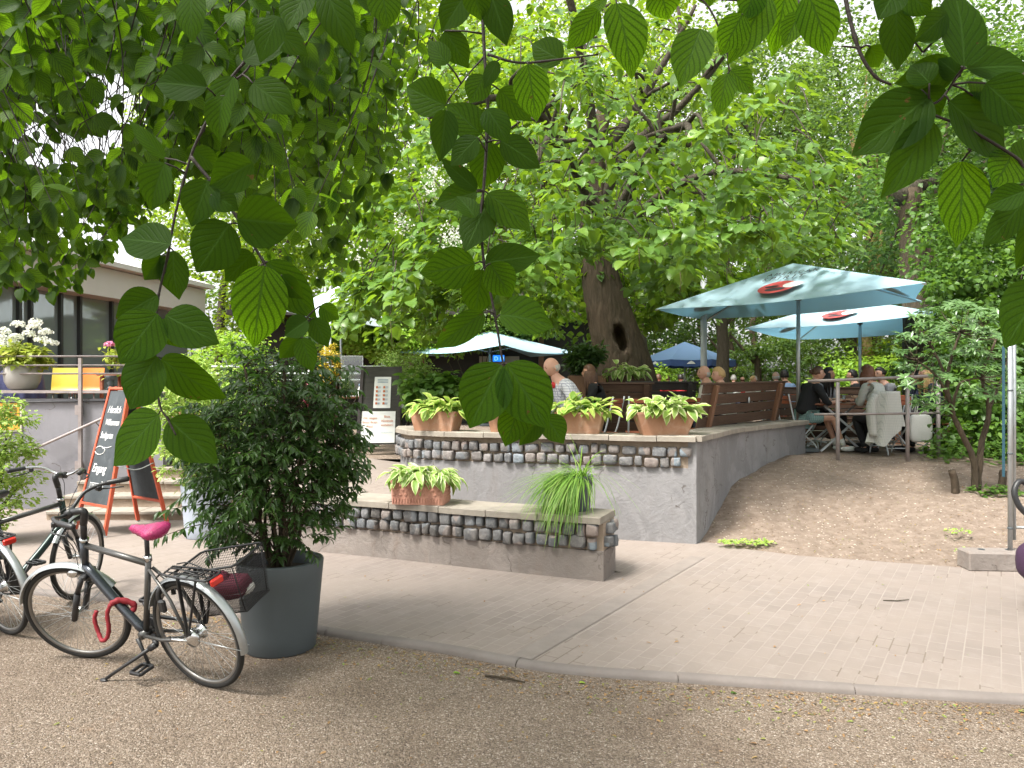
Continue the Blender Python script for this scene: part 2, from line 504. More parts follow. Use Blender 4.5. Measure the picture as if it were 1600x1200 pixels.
def mat_concrete(name, c1, c2, scale=3.0, dirt=(.2, .15, .12), bs=.5, dirt_amt=.4, brick=False, lump=0.0):
    m, t = nt(name); v = coords(t)
    n1 = noise(t, v, scale, 7, .65); n2 = noise(t, v, scale * 12, 5, .7); n3 = noise(t, v, scale * 2.2, 5, .7, 1.0)
    c = ramp(t, n1, [(.3, c1), (.7, c2)])
    c = mixc(t, ramp(t, n3, [(.52, (0,) * 3), (.8, (dirt_amt,) * 3)]), c, dirt)
    c = mixc(t, math_(t, 'MULTIPLY', n2, .25), c, tuple(x * .7 for x in c1))
    h = math_(t, 'ADD', math_(t, 'MULTIPLY', n3, 1.0), math_(t, 'MULTIPLY', n2, .5))
    if lump:
        wv = N_(t, 'ShaderNodeVectorMath'); wv.operation = 'ADD'
        nz_ = N_(t, 'ShaderNodeTexNoise'); nz_.inputs['Scale'].default_value = 5; nz_.inputs['Detail'].default_value = 5; t.links.new(v, nz_.inputs['Vector'])
        sc_ = N_(t, 'ShaderNodeVectorMath'); sc_.operation = 'SCALE'; sc_.inputs['Scale'].default_value = .35; t.links.new(nz_.outputs['Color'], sc_.inputs[0])
        t.links.new(v, wv.inputs[0]); t.links.new(sc_.outputs[0], wv.inputs[1])
        vo = N_(t, 'ShaderNodeTexVoronoi', feature='DISTANCE_TO_EDGE'); vo.inputs['Scale'].default_value = 1.5; t.links.new(wv.outputs[0], vo.inputs['Vector'])
        ck = math_(t, 'MULTIPLY', math_(t, 'LESS_THAN', vo.outputs[0], .007), math_(t, 'GREATER_THAN', noise(t, v, 1.7, 2), .52))
        c = mixc(t, math_(t, 'MULTIPLY', ck, .75), c, (.10, .085, .075))
        pt = noise(t, v, .9, 6, .7, .6)
        c = mixc(t, ramp(t, pt, [(.50, (0,) * 3), (.54, (.5,) * 3), (.75, (.65,) * 3)]), c, tuple(x * .8 for x in c1))
        st = noise(t, coords(t, 0, (5, 5, .6)), 1.4, 5, .7)
        c = mixc(t, ramp(t, st, [(.55, (0,) * 3), (.75, (.4,) * 3)]), c, dirt)
        h = math_(t, 'SUBTRACT', h, math_(t, 'MULTIPLY', ck, 1.5))
    return finish(t, m, c, .85, h, bs, .012, spec=.3)
def mat_wood(name, c1, c2, axis_scale=(2, 30, 30), rough=.55):
    m, t = nt(name); v = coords(t, 0, axis_scale)
    n = noise(t, v, 2.0, 6, .7, .5); n2 = noise(t, coords(t), 4)
    c = ramp(t, n, [(.3, c1), (.7, c2)])
    c = mixc(t, math_(t, 'MULTIPLY', n2, .4), c, tuple(x * .6 for x in c1))
    return finish(t, m, c, rough, n, .3, .004, spec=.35)
def mat_bark(name, c1, c2, sc=(14, 14, 2.5)):
    m, t = nt(name); v = coords(t, 0, sc)
    n = noise(t, v, 1.0, 8, .75, 1.2)
    vo = N_(t, 'ShaderNodeTexVoronoi', feature='DISTANCE_TO_EDGE'); vo.inputs['Scale'].default_value = 1.0; t.links.new(v, vo.inputs['Vector'])
    n2 = noise(t, coords(t), 2)
    c = ramp(t, n, [(.3, c1), (.65, c2)])
    c = mixc(t, math_(t, 'MULTIPLY', n2, .35), c, (.11, .11, .07))
    h = math_(t, 'ADD', n, math_(t, 'MULTIPLY', vo.outputs[0], .8))
    return finish(t, m, c, .92, h, 1.0, .05, spec=.2)
def mat_cobble():
    m, t = nt('cobble'); v = coords(t)
    vo = N_(t, 'ShaderNodeTexVoronoi'); vo.inputs['Scale'].default_value = 7.0; t.links.new(v, vo.inputs['Vector'])
    sp = N_(t, 'ShaderNodeSeparateColor'); t.links.new(vo.outputs['Color'], sp.inputs[0])
    c = ramp(t, sp.outputs[0], [(0, (.085, .078, .074)), (.3, (.12, .13, .142)), (.6, (.17, .158, .152)), (.85, (.24, .19, .168)), (1, (.18, .22, .255))])
    n = noise(t, v, 28, 6, .75); n2 = noise(t, v, 9, 3)
    c = mixc(t, ramp(t, n, [(.5, (0,) * 3), (.8, (.6,) * 3)]), c, (.42, .39, .36))
    c = mixc(t, ramp(t, n2, [(.5, (0,) * 3), (.75, (.5,) * 3)]), c, (.075, .07, .07))
    return finish(t, m, c, .7, n, .8, .012, spec=.4)
def mat_glass(name, col, rough=.05, alpha=.35):
    m, t = nt(name)
    return finish(t, m, col, rough, None, spec=.9, extra={'Coat Weight': .6, 'Coat Roughness': .03})
def mat_check(name, base, line, scale):
    m, t = nt(name); v = coords(t)
    s = N_(t, 'ShaderNodeSeparateXYZ'); t.links.new(v, s.inputs[0])
    def band(x): return math_(t, 'GREATER_THAN', math_(t, 'FRACT', math_(t, 'MULTIPLY', x, scale)), .78)
    xy = math_(t, 'ADD', s.outputs[0], math_(t, 'MULTIPLY', s.outputs[1], .7))
    k = math_(t, 'MAXIMUM', band(xy), band(s.outputs[2]))
    c = mixc(t, math_(t, 'MULTIPLY', k, .75), base, line)
    n = noise(t, v, 12)
    return finish(t, m, c, .9, n, .3, .01, spec=.2)

M = {}
M['gravel'] = mat_gravel()
M['dirt'] = mat_dirt()
M['paving'] = mat_paving()
M['kerb'] = mat_concrete('kerb_concrete', (.165, .142, .13), (.225, .196, .18), 2.5, bs=.3)
M['plaster'] = mat_concrete('grey_render', (.212, .207, .212), (.285, .277, .282), 2.2, dirt=(.15, .125, .11), bs=.9, dirt_amt=.4, lump=1)
M['plaster_low'] = mat_concrete('weathered_render', (.20, .172, .155), (.285, .25, .228), 2.6, dirt=(.2, .145, .115), bs=1.0, dirt_amt=.65, lump=1)
M['deckwall'] = mat_concrete('painted_render', (.215, .21, .228), (.265, .26, .28), 1.2, dirt=(.17, .165, .17), bs=.2, dirt_amt=.35, lump=1)
M['capstone'] = mat_concrete('cap_tile', (.225, .20, .17), (.36, .32, .27), 4.0, dirt=(.24, .19, .15), bs=.4, dirt_amt=.5)
M['mortar'] = mat_concrete('mortar', (.28, .215, .16), (.40, .32, .25), 8, bs=.9)
M['cobble'] = mat_cobble()
M['terracotta'] = mat_concrete('terracotta', (.34, .17, .10), (.48, .275, .18), 3.0, dirt=(.55, .42, .34), bs=.3, dirt_amt=.75)
M['terracotta_red'] = mat_concrete('terracotta_red', (.42, .20, .15), (.56, .30, .22), 6, dirt=(.2, .085, .06), bs=.4, dirt_amt=.5)
M['pot_dark'] = mat_simple('pot_anthracite', (.072, .085, .092), .55, .12, 3, .05)
M['pot_blue'] = mat_simple('pot_pale_grey', (.36, .40, .47), .5, .1, 3, .05)
M['pot_grey'] = mat_simple('pot_stone_grey', (.34, .325, .30), .7, .15, 4, .1)
M['soil'] = mat_simple('soil', (.05, .033, .022), .95, .4, 40, 1.0, bdist=.02)
M['rimmetal'] = mat_simple('rim_dull', (.22, .21, .20), .4, .15, 12, .03, metal=.8)
M['steel'] = mat_simple('galvanised_steel', (.42, .44, .45), .38, .18, 12, .05, metal=.75)
M['steel_light'] = mat_simple('painted_steel_light', (.50, .53, .55), .5, .1, 6, .05, metal=.1)
M['chrome'] = mat_simple('polished_alloy', (.62, .62, .62), .22, .1, 12, .03, metal=1.0)
M['rail'] = mat_simple('worn_rail_paint', (.33, .285, .275), .5, .45, 9, .4, metal=.3)
M['rail_dark'] = mat_simple('dark_rail_paint', (.075, .06, .062), .45, .3, 9, .2, metal=.2)
M['black_plastic'] = mat_simple('black_plastic', (.022, .022, .024), .42, .2, 12, .1)
M['rubber'] = mat_simple('tyre_rubber', (.014, .013, .012), .8, .35, 25, .5)
M['frame_dark'] = mat_simple('frame_graphite', (.045, .052, .065), .28, .12, 5, .03, metal=.5, extra={'Coat Weight': .5})
M['frame_grey'] = mat_simple('frame_grey', (.10, .098, .095), .35, .15, 6, .05, metal=.5)
M['frame_green'] = mat_simple('frame_green_black', (.02, .035, .032), .3, .1, 5, .03, metal=.4)
M['pink'] = mat_simple('pink_plastic_cover', (.42, .03, .14), .28, .25, 14, .6, bdist=.01)
M['maroon'] = mat_simple('maroon_cloth', (.105, .012, .03), .8, .3, 14, .5)
M['red_fabric'] = mat_simple('red_fabric_lock', (.26, .012, .022), .65, .3, 22, .5)
M['red_light'] = mat_simple('red_reflector', (.55, .03, .02), .18, .1, 30, .1)
M['white_cloth'] = mat_simple('white_cloth', (.72, .70, .66), .85, .06, 9, .5, bdist=.01)
M['orange_paint'] = mat_simple('orange_red_frame', (.60, .105, .05), .5, .18, 10, .15)
M['chalkboard'] = mat_concrete('chalkboard', (.045, .053, .060), (.085, .098, .108), 2.4, dirt=(.16, .17, .18), bs=.05, dirt_amt=.5)
M['chalk'] = mat_simple('chalk', (.80, .80, .80), .95, .1, 60, .3)
M['paper'] = mat_simple('paper', (.74, .76, .74), .7, .03, 4, .02)
M['ink_orange'] = mat_simple('ink_orange', (.55, .17, .07), .7, .1)
M['ink_dark'] = mat_simple('ink_dark', (.10, .09, .09), .7, .1)
M['ink_blue'] = mat_simple('ink_blue', (.22, .33, .45), .7, .1)
M['board_wood'] = mat_wood('dark_board_wood', (.028, .028, .025), (.065, .062, .052))
M['bench'] = mat_wood('bench_slat', (.060, .032, .021), (.13, .075, .05))
M['bench_dark'] = mat_wood('bench_slat_dark', (.030, .026, .026), (.065, .055, .052))
M['bench_post'] = mat_wood('bench_post', (.17, .085, .05), (.28, .15, .09), (30, 30, 2))
M['slat_red'] = mat_wood('chair_slat_red', (.24, .065, .03), (.38, .12, .06))
M['table_wood'] = mat_wood('table_wood', (.22, .085, .05), (.34, .15, .09))
M['bark'] = mat_bark('bark_brown', (.026, .018, .013), (.12, .084, .06), (9, 9, 1.8))
M['bark_dark'] = mat_bark('bark_dark', (.035, .028, .022), (.105, .085, .068))
M['bark_yellow'] = mat_bark('bark_yellow', (.22, .15, .05), (.42, .31, .13))
M['twig'] = mat_simple('twig', (.020, .012, .009), .7, .3, 20, .3)
M['twig_green'] = mat_simple('twig_green', (.09, .07, .03), .7, .3, 20, .3)
M['canvas'] = mat_leaf('parasol_canvas', (.56, .76, .84), (.60, .80, .88), trans=.5, rough=.8, tcol=(.55, .84, .98), spec=.2)
M['canvas_white'] = mat_leaf('parasol_canvas_white', (.70, .78, .82), (.74, .81, .84), trans=.4, rough=.8, tcol=(.75, .86, .92), spec=.2)
M['canvas_blue'] = mat_leaf('parasol_blue', (.22, .35, .58), (.25, .39, .62), trans=.25, rough=.8, tcol=(.2, .4, .8), spec=.2)
M['navy'] = mat_simple('navy_cloth', (.05, .055, .13), .85, .2, 9, .3)
M['blue_valance'] = mat_simple('valance_blue', (.05, .10, .27), .85, .2, 9, .3)
M['logo_red'] = mat_simple('logo_red', (.50, .07, .07), .7, .1)
M['logo_dark'] = mat_simple('logo_dark', (.035, .035, .045), .7, .1)
M['logo_white'] = mat_simple('logo_white', (.75, .78, .78), .7, .05)
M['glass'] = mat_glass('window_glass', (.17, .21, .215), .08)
M['fascia'] = mat_simple('fascia_panel', (.52, .515, .49), .6, .08, 2, .05)
M['white_roof'] = mat_simple('white_roof', (.80, .80, .80), .6, .05, 2, .05)
M['mullion'] = mat_simple('mullion', (.03, .032, .034), .4, .1)
M['yellow_plastic'] = mat_simple('yellow_plastic', (.62, .48, .06), .4, .08)
M['orange_plastic'] = mat_simple('orange_plastic', (.70, .20, .03), .4, .08)
M['poster'] = mat_concrete('poster_orange', (.62, .28, .03), (.75, .42, .07), 5, dirt=(.3, .1, .03), bs=.0, dirt_amt=.6)
M['pale_frame'] = mat_simple('poster_frame', (.55, .52, .42), .5, .08)
M['dark_wall'] = mat_simple('kiosk_dark', (.028, .025, .022), .7, .3, 3)  # near-black colour of the kiosk wall and pavilion interior
M['kiosk_panel'] = mat_simple('kiosk_panel', (.36, .33, .26), .7, .12, 3)
M['pink_cloth'] = mat_simple('pink_cloth', (.55, .13, .22), .85, .2, 9, .3)
M['acrylic'] = mat_glass('acrylic', (.16, .19, .19), .05)
M['purple'] = mat_simple('purple_fabric', (.055, .022, .06), .75, .25, 14, .4)
M['skin'] = mat_simple('skin', (.55, .31, .22), .5, .08, 12, .1, extra={'Subsurface Weight': .1, 'Subsurface Radius': (.02, .008, .004)})
M['skin_pink'] = mat_simple('skin_pink', (.60, .33, .25), .45, .1, 12, .1)
M['skin_tan'] = mat_simple('skin_tan', (.47, .25, .165), .5, .08, 12, .1)
def mat_hair(name, c1, c2): return mat_wood(name, c1, c2, (60, 60, 8), .45)
M['hair_brown'] = mat_hair('hair_brown', (.055, .028, .016), (.16, .08, .045))
M['hair_black'] = mat_hair('hair_black', (.008, .007, .007), (.03, .022, .02))
M['hair_blond'] = mat_hair('hair_blond', (.38, .22, .09), (.66, .45, .22))
M['hair_red'] = mat_hair('hair_auburn', (.10, .038, .02), (.24, .10, .055))
M['hair_grey'] = mat_hair('hair_grey', (.35, .33, .31), (.6, .58, .55))
M['cl_black'] = mat_simple('cloth_black', (.012, .012, .014), .9, .3, 10, .5, bdist=.01)
M['cl_grey'] = mat_simple('cloth_grey', (.27, .27, .29), .9, .15, 10, .5, bdist=.01)
M['cl_navy'] = mat_simple('cloth_navy', (.02, .026, .055), .9, .2, 10, .5, bdist=.01)
M['cl_denim'] = mat_simple('cloth_light_denim', (.25, .36, .56), .9, .15, 10, .5, bdist=.01)
M['cl_white'] = mat_simple('cloth_white', (.66, .68, .64), .9, .08, 10, .5, bdist=.01)
M['cl_teal'] = mat_check('cloth_teal_print', (.12, .22, .22), (.3, .4, .38), 30)
M['cl_red'] = mat_simple('cloth_red', (.55, .03, .035), .8, .15, 10, .5, bdist=.01)
M['cl_pale'] = mat_simple('cloth_pale', (.55, .50, .46), .9, .1, 10, .5)
M['cl_check'] = mat_check('cloth_check_shirt', (.66, .65, .69), (.16, .17, .27), 30)
M['cl_coat'] = mat_check('cloth_check_coat', (.52, .51, .47), (.36, .37, .35), 42)
# foliage
M['L_dogwood'] = mat_leaf('leaf_dogwood', (.016, .046, .004), (.027, .070, .006), trans=.48, rough=.55, tcol=(.24, .50, .006), tramp=(.26, 1.45), veins=True, spec=.08)
M['L_dogmid'] = mat_leaf('leaf_dogwood_spray', (.018, .050, .006), (.034, .084, .010), (.062, .125, .014), trans=.48, rough=.55, tcol=(.30, .58, .014), tramp=(.32, 1.3), spec=.2, veins=True)
M['L_catalpa'] = mat_leaf('leaf_catalpa', (.064, .145, .024), (.105, .21, .034), (.19, .30, .045), trans=.38, rough=.40, tcol=(.34, .55, .025), spec=.42, tramp=(.4, 1.15))
M['L_maple'] = mat_leaf('leaf_maple', (.07, .145, .014), (.115, .21, .02), (.19, .28, .03), trans=.5, rough=.5, tcol=(.44, .62, .025), tramp=(.45, 1.1))
M['L_back'] = mat_leaf('leaf_background', (.048, .105, .024), (.082, .155, .036), (.14, .215, .055), trans=.4, rough=.5, tcol=(.28, .45, .05), tramp=(.45, 1.1))
M['L_dark'] = mat_leaf('leaf_dark', (.026, .060, .017), (.048, .10, .028), (.08, .15, .045), trans=.35, rough=.42, tcol=(.14, .28, .03))
M['L_hedge'] = mat_leaf('leaf_hedge', (.048, .105, .018), (.08, .165, .028), (.14, .235, .04), trans=.35, rough=.45, tcol=(.2, .38, .035))
M['L_shrub'] = mat_leaf('leaf_privet', (.034, .072, .020), (.058, .115, .030), (.11, .19, .04), trans=.32, rough=.33, tcol=(.13, .30, .04), spec=.6)
M['L_lime'] = mat_leaf('leaf_lime', (.16, .30, .035), (.24, .40, .05), (.34, .44, .08), trans=.4, rough=.5, tcol=(.5, .75, .07))
M['L_gold'] = mat_leaf('leaf_gold', (.42, .30, .03), (.60, .44, .05), (.3, .34, .05), trans=.35, rough=.5, tcol=(.7, .6, .06))
M['L_hosta'] = mat_leaf('leaf_hosta', (.15, .27, .05), (.22, .36, .07), (.30, .42, .10), trans=.3, rough=.45, tcol=(.4, .6, .1), margin=(.58, .62, .32), spec=.4)
M['L_hosta_green'] = mat_leaf('leaf_hosta_green', (.13, .27, .04), (.22, .38, .055), (.36, .46, .10), trans=.3, rough=.45, tcol=(.4, .62, .08), margin=(.50, .56, .16), spec=.4)
M['L_rhodo'] = mat_leaf('leaf_rhododendron', (.06, .125, .035), (.10, .19, .055), (.16, .26, .09), trans=.2, rough=.3, tcol=(.16, .34, .06), spec=.6)
M['L_grass'] = mat_leaf('leaf_sedge', (.13, .27, .04), (.19, .36, .06), (.30, .38, .11), trans=.35, rough=.5, tcol=(.35, .6, .09))
M['L_hydr'] = mat_leaf('leaf_hydrangea', (.19, .28, .03), (.32, .38, .05), (.42, .40, .08), trans=.35, rough=.5, tcol=(.5, .6, .08))
M['L_dry'] = mat_leaf('leaf_dry', (.20, .11, .05), (.33, .20, .09), (.16, .24, .05), trans=.1, rough=.8, tcol=(.2, .15, .05))
M['flower_white'] = mat_leaf('petal_white', (.72, .76, .66), (.82, .82, .78), trans=.3, rough=.7, tcol=(.8, .82, .7))
M['flower_pink'] = mat_leaf('petal_pink', (.65, .14, .32), (.75, .3, .45), trans=.3, rough=.7, tcol=(.7, .3, .4))
# ================================================================== GROUND
def grid(name, xs, ys, zf, mat, kind='structure'):
    nx, ny = len(xs), len(ys)
    vs = [(x, y, zf(x, y)) for y in ys for x in xs]
    fs = [(j * nx + i, j * nx + i + 1, (j + 1) * nx + i + 1, (j + 1) * nx + i) for j in range(ny - 1) for i in range(nx - 1)]
    b = MB(); b.add(vs, fs, True)
    o = b.build(name, mat); o['kind'] = kind
    return o
# far ground sheet in four strips round the detailed gravel, all joined
g = MB()
S_ = 200
g.add([(-S_, -S_, 0), (S_, -S_, 0), (S_, S_, 0), (-S_, S_, 0)], [(0, 1, 2, 3)])
go = g.build('ground', M['gravel']); go['kind'] = 'structure'

ZP = .035   # paving level
kerb_px = [(498, 981), (515, 984), (600, 997), (700, 1012), (770, 1025), (850, 1038), (940, 1047), (1030, 1053), (1160, 1062), (1300, 1071), (1440, 1080), (1600, 1089)]
kerb_w = [gnd(x, y, ZP) for x, y in kerb_px]
left_k = [Vector((-8.5, 6.9, ZP)), Vector((-6, 6.75, ZP)), Vector((-4.4, 6.6, ZP)), Vector((-3.2, 6.3, ZP)), Vector((-2.2, 5.95, ZP))]
right_k = [Vector((4.2, 4.15, ZP)), Vector((7, 3.8, ZP))]
kerb_line = spline(left_k + kerb_w + right_k, 4)
far_edge = [(7, 6.7), (5, 7.1), (4.3, 7.35), (2.93, 7.85), (2.3, 8.3), (2.3, 9.2), (-2.9, 9.9), (-2.9, 10.4), (-9, 10.9)]
pv = MB()
poly = [(p.x, p.y, ZP) for p in kerb_line] + [(x, y, ZP) for x, y in far_edge]
pv.add(poly, [tuple(range(len(poly)))], False)
po = pv.build('path', M['paving']); po['kind'] = 'structure'
# rounded kerb stones about a metre long with open joints
kb = MB()
acc = 0; seg = []; segs = []
for i in range(len(kerb_line) - 1):
    seg.append(kerb_line[i]); acc += (kerb_line[i + 1] - kerb_line[i]).length
    if acc > .95:
        segs.append(seg + [kerb_line[i + 1]]); seg = []; acc = 0
for s in segs:
    dz = random.uniform(-.004, .004)
    rows = []
    for i, p in enumerate(s):
        a = s[max(i - 1, 0)]; b_ = s[min(i + 1, len(s) - 1)]
        t = (b_ - a).normalized(); n_ = Vector((t.y, -t.x, 0))
        e = 0.002 if i == 0 else (-.002 if i == len(s) - 1 else 0)
        rows.append([p + t * e + n_ * o_ + Vector((0, 0, h_ + dz)) for o_, h_ in ((-.05, .004), (-.025, .006), (.0, .004), (.018, -.004), (.028, -.016), (.030, -.05))])
    vs = [q for r_ in rows for q in r_]
    fs = [(i * 6 + k, (i + 1) * 6 + k, (i + 1) * 6 + k + 1, i * 6 + k + 1) for i in range(len(rows) - 1) for k in range(5)]
    kb.add(vs, fs, True)
ko = kb.build('kerb', M['kerb']); ko['kind'] = 'structure'
# long smooth seam in the paving
d0 = Vector((.537, .843, 0)); n0 = Vector((.843, -.537, 0))
p0 = Vector((.06, 4.92, 0)); p1 = p0 + d0 * 3.4
sm = MB()
sm.add([(p0 - n0 * .075).to_tuple()[:2] + (ZP + .004,), (p0 + n0 * .075).to_tuple()[:2] + (ZP + .004,), (p1 + n0 * .075).to_tuple()[:2] + (ZP + .004,), (p1 - n0 * .075).to_tuple()[:2] + (ZP + .004,)], [(0, 1, 2, 3)])
M['strip'] = mat_concrete('seam_strip', (.20, .17, .152), (.255, .22, .198), 5, bs=.3)
so = sm.build('path_strip', M['strip']); so['kind'] = 'structure'

ZT = .70    # terrace level
def sstep(t): t = max(0, min(1, t)); return t * t * (3 - 2 * t)
EX = [-4, 2.1, 2.5, 2.93, 4.3, 5, 7, 16]; EY = [8.45, 8.45, 8.2, 7.85, 7.35, 7.1, 6.7, 6.0]
def mound(x, y):
    ye = float(np.interp(x, EX, EY)) + .05 * math.sin(x * 4.1) + .035 * math.sin(x * 9.7 + 1) + .02 * math.sin(x * 23)
    t = (y - ye) / (11.3 - ye)
    z = ZP - .01 + (ZT - ZP) * (.35 * max(0, min(1, t)) + .65 * sstep(t))
    k = math.sin(x * 1.7 + y * .9) * math.cos(y * 2.1 - x * .6) * .03 + math.sin(x * 5.1 + 1) * math.sin(y * 4.3) * .016 + math.sin(x * 13.1 + y * 3) * math.sin(y * 11.3 - x * 2) * .007 + math.sin(x * 31 + y * 7) * math.sin(y * 27) * .003
    if t > 0: z += k * min(1, t * 3) * (1 if t < 1.05 else .2)
    else: z = ZP - .012
    return z
grid('soil_slope', list(np.linspace(2.08, 15, 330)), list(np.linspace(5.9, 12.6, 200)), mound, M['dirt'])
tg = MB()
tg.add([(-14, 11.15, ZT), (-1.45, 11.15, ZT), (-1.45, 10, ZT), (-.7, 9.45, ZT), (1.8, 8.72, ZT), (2.62, 10.1, ZT), (4.45, 12.4, ZT), (25, 12.4, ZT), (40, 80, ZT), (-40, 80, ZT), (-20, 11.15, ZT)][::1], [tuple(range(10))])
to = tg.build('terrace_ground', M['dirt']); to['kind'] = 'structure'
# ramp between the two walls
def rampz(x, y):
    return float(np.interp(x, [-3.0, -2.0, -1.2, 0, 1.02], [.70, .58, .47, .25, .036])) * 1.0 + (.12 if x < -1.0 else .0) * max(0, min(1, (y - 8.6) / 1.2))
_fy = lambda x: float(np.interp(x, [-2.4, -1.2, 0, .9, 1.0, 2.3], [8.36, 7.95, 7.5, 7.15, 7.15, 7.15]))
rxs = np.linspace(-2.9, 1.02, 30)
rg = MB(); ny_ = 14
_lx = lambda x, y: max(x, -2.5 - .27 * (y - 8.3)) if y < 9.9 else x
rg.add([(_lx(x, _fy(x) + (11.2 - _fy(x)) * j / (ny_ - 1)), _fy(x) + (11.2 - _fy(x)) * j / (ny_ - 1), rampz(x, _fy(x) + (11.2 - _fy(x)) * j / (ny_ - 1))) for j in range(ny_) for x in rxs],
       [(j * 30 + i, j * 30 + i + 1, (j + 1) * 30 + i + 1, (j + 1) * 30 + i) for j in range(ny_ - 1) for i in range(29)], True)
ro = rg.build('ramp', M['paving']); ro['kind'] = 'structure'

# steps, left
st = MB()
for i in range(5):
    y0 = 9.9 + .35 * i; z1 = .15 * (i + 1); x0 = -6.0 if i < 3 else -5.2
    z1 = min(z1, ZT - .002) if i == 4 else z1
    st.cur = 0; st.box(((x0 - 2.9) / 2, y0 + .8, z1 - .11), (-2.9 - x0, 1.6, .14))
    st.cur = 1
    xx = x0
    while xx < -2.9 - .05:
        w = min(.6, -2.9 - xx)
        st.box((xx + w / 2, y0 + .17, z1 - .02), (w - .012, .40, .04), bev=.006)
        xx += .6
steps = st.build('stone_steps', [M['mortar'], M['capstone']])
tag(steps, 'broad flight of pale stone steps behind the chalkboard, worn at the nosings', 'steps')

# ================================================================== WALLS
def offset_line(pts, d):
    out = []
    for i, p in enumerate(pts):
        a = pts[max(i - 1, 0)]; b_ = pts[min(i + 1, len(pts) - 1)]
        t = (Vector(b_) - Vector(a)).normalized()
        out.append(Vector(p) + Vector((-t.y, t.x, 0)) * d)
    return out
def wall_body(mb, line, thick, z0, z1, zfun=None):
    """line = front face polyline (left to right); body goes to the back (+left normal)"""
    back = offset_line(line, thick)
    n = len(line)
    vs = []
    for k, L_ in enumerate((line, back)):
        for p in L_: vs.append((p[0], p[1], z0)); vs.append((p[0], p[1], z1))
    fs = []
    for i in range(n - 1):
        a = 2 * i; fs.append((a, a + 2, a + 3, a + 1))
        b_ = 2 * n + 2 * i; fs.append((b_ + 2, b_, b_ + 1, b_ + 3))
        fs.append((a + 1, a + 3, b_ + 3, b_ + 1))
    fs.append((0, 1, 2 * n + 1, 2 * n)); e = 2 * (n - 1); fs.append((e + 1, e, 2 * n + e, 2 * n + e + 1))
    mb.add(vs, fs, False)
def arc(line, s):
    acc = 0
    for i in range(len(line) - 1):
        a, b_ = Vector(line[i]), Vector(line[i + 1]); L_ = (b_ - a).length
        if acc + L_ >= s or i == len(line) - 2:
            t = (b_ - a).normalized(); return a + t * (s - acc), t
        acc += L_
def length(line): return sum((Vector(line[i + 1]) - Vector(line[i])).length for i in range(len(line) - 1))
def cobbles(mb, line, rows, s0, s1, out=.03, h=.115, w0=.12):
    for ri, zc in enumerate(rows):
        s = s0 + (ri % 2) * .055
        while s < s1 - .05:
            w = w0 * random.choice([.7, .85, .95, 1.0, 1.1, 1.3]) * random.uniform(.93, 1.07)
            if s + w > s1 + .02: break
            p, t = arc(line, s + w / 2)
            n_ = Vector((t.y, -t.x, 0))
            Rm = Matrix((t, -n_, Vector((0, 0, 1)))).transposed()
            Rm = Rm @ Matrix.Rotation(random.uniform(-.07, .07), 3, 'Y')
            c = p + n_ * (out * random.uniform(.1, .8)) + Vector((0, 0, zc + random.uniform(-.012, .012)))
            mb.ell(c, (w * .47, random.uniform(.04, .062), h * random.uniform(.40, .51)), 14, 10, Rm @ Matrix.Rotation(random.uniform(-.12, .12), 3, 'Z'), sq=random.uniform(.28, .42), noise=.065)
            s += w + random.uniform(.008, .02)
def caps(mb, line, thick, z, over=.06, th=.055, L0=.5, back_over=.03):
    Lt = length(line); s = 0
    while s < Lt - .02:
        L_ = min(L0 * random.uniform(.9, 1.1), Lt - s)
        if Lt - s - L_ < .15: L_ = Lt - s
        a, t1 = arc(line, s + .004); b_, t2 = arc(line, s + L_ - .004)
        n1 = Vector((t1.y, -t1.x, 0)); n2 = Vector((t2.y, -t2.x, 0))
        dz = random.uniform(-.003, .003)
        q = [a + n1 * over, b_ + n2 * over, b_ - n2 * (thick + back_over), a - n1 * (thick + back_over)]
        vs = [(p.x, p.y, z + dz - th) for p in q] + [(p.x, p.y, z + dz - .006) for p in q]
        q2 = [a + n1 * (over - .006), b_ + n2 * (over - .006), b_ - n2 * (thick + back_over), a - n1 * (thick + back_over)]
        vs += [(p.x, p.y, z + dz) for p in q2]
        fs = [(3, 2, 1, 0), (8, 9, 10, 11)]
        for k in range(4):
            j = (k + 1) % 4
            fs += [(k, j, 4 + j, 4 + k), (4 + k, 4 + j, 8 + j, 8 + k)]
        mb.add(vs, fs, False)
        s += L_
# low wall
lowF = [gnd(470, 860, ZP), gnd(600, 872, ZP), gnd(780, 892, ZP), gnd(943, 909, ZP)]
lowF = [Vector((p.x, p.y, 0)) for p in spline(lowF, 5)]
w = thing('low_wall', 'low cobble-faced wall with tiled top and terracotta trough in front of the ramp', 'wall', tuple(lowF[0]))
mb = MB(); wall_body(mb, lowF, .40, 0, .30); wl = mb.build('render_base', M['plaster_low'], w, True)
up = [p + Vector((0, .03, 0)) for p in lowF]
mb = MB(); wall_body(mb, up, .37, .30, .545); mb.build('mortar_band', M['mortar'], w, True)
mb = MB(); cobbles(mb, up, [.365, .485], .03, length(up), .03)
# end face cobbles
p_e = up[-1]
endl = [up[-1] + Vector((0.0, 0.0, 0)), offset_line(up, .37)[-1]]
cobbles(mb, endl, [.365, .485], .03, .37, .03)
mb.build('cobbles', M['cobble'], w, True)
mb = MB(); caps(mb, up, .37, .605, .075, .06, .52, .05)
mb.build('cap_tiles', M['capstone'], w, True)
# side return of the low wall to the steps
mb = MB(); mb.beam((-2.45, 8.2, .3), (-2.95, 10.0, .3), .3, .6)
mb.T = None
ret = mb.build('side_wall', M['plaster_low']); tag(ret, 'short rendered wall hidden behind the potted shrub, joining steps and low wall', 'wall')
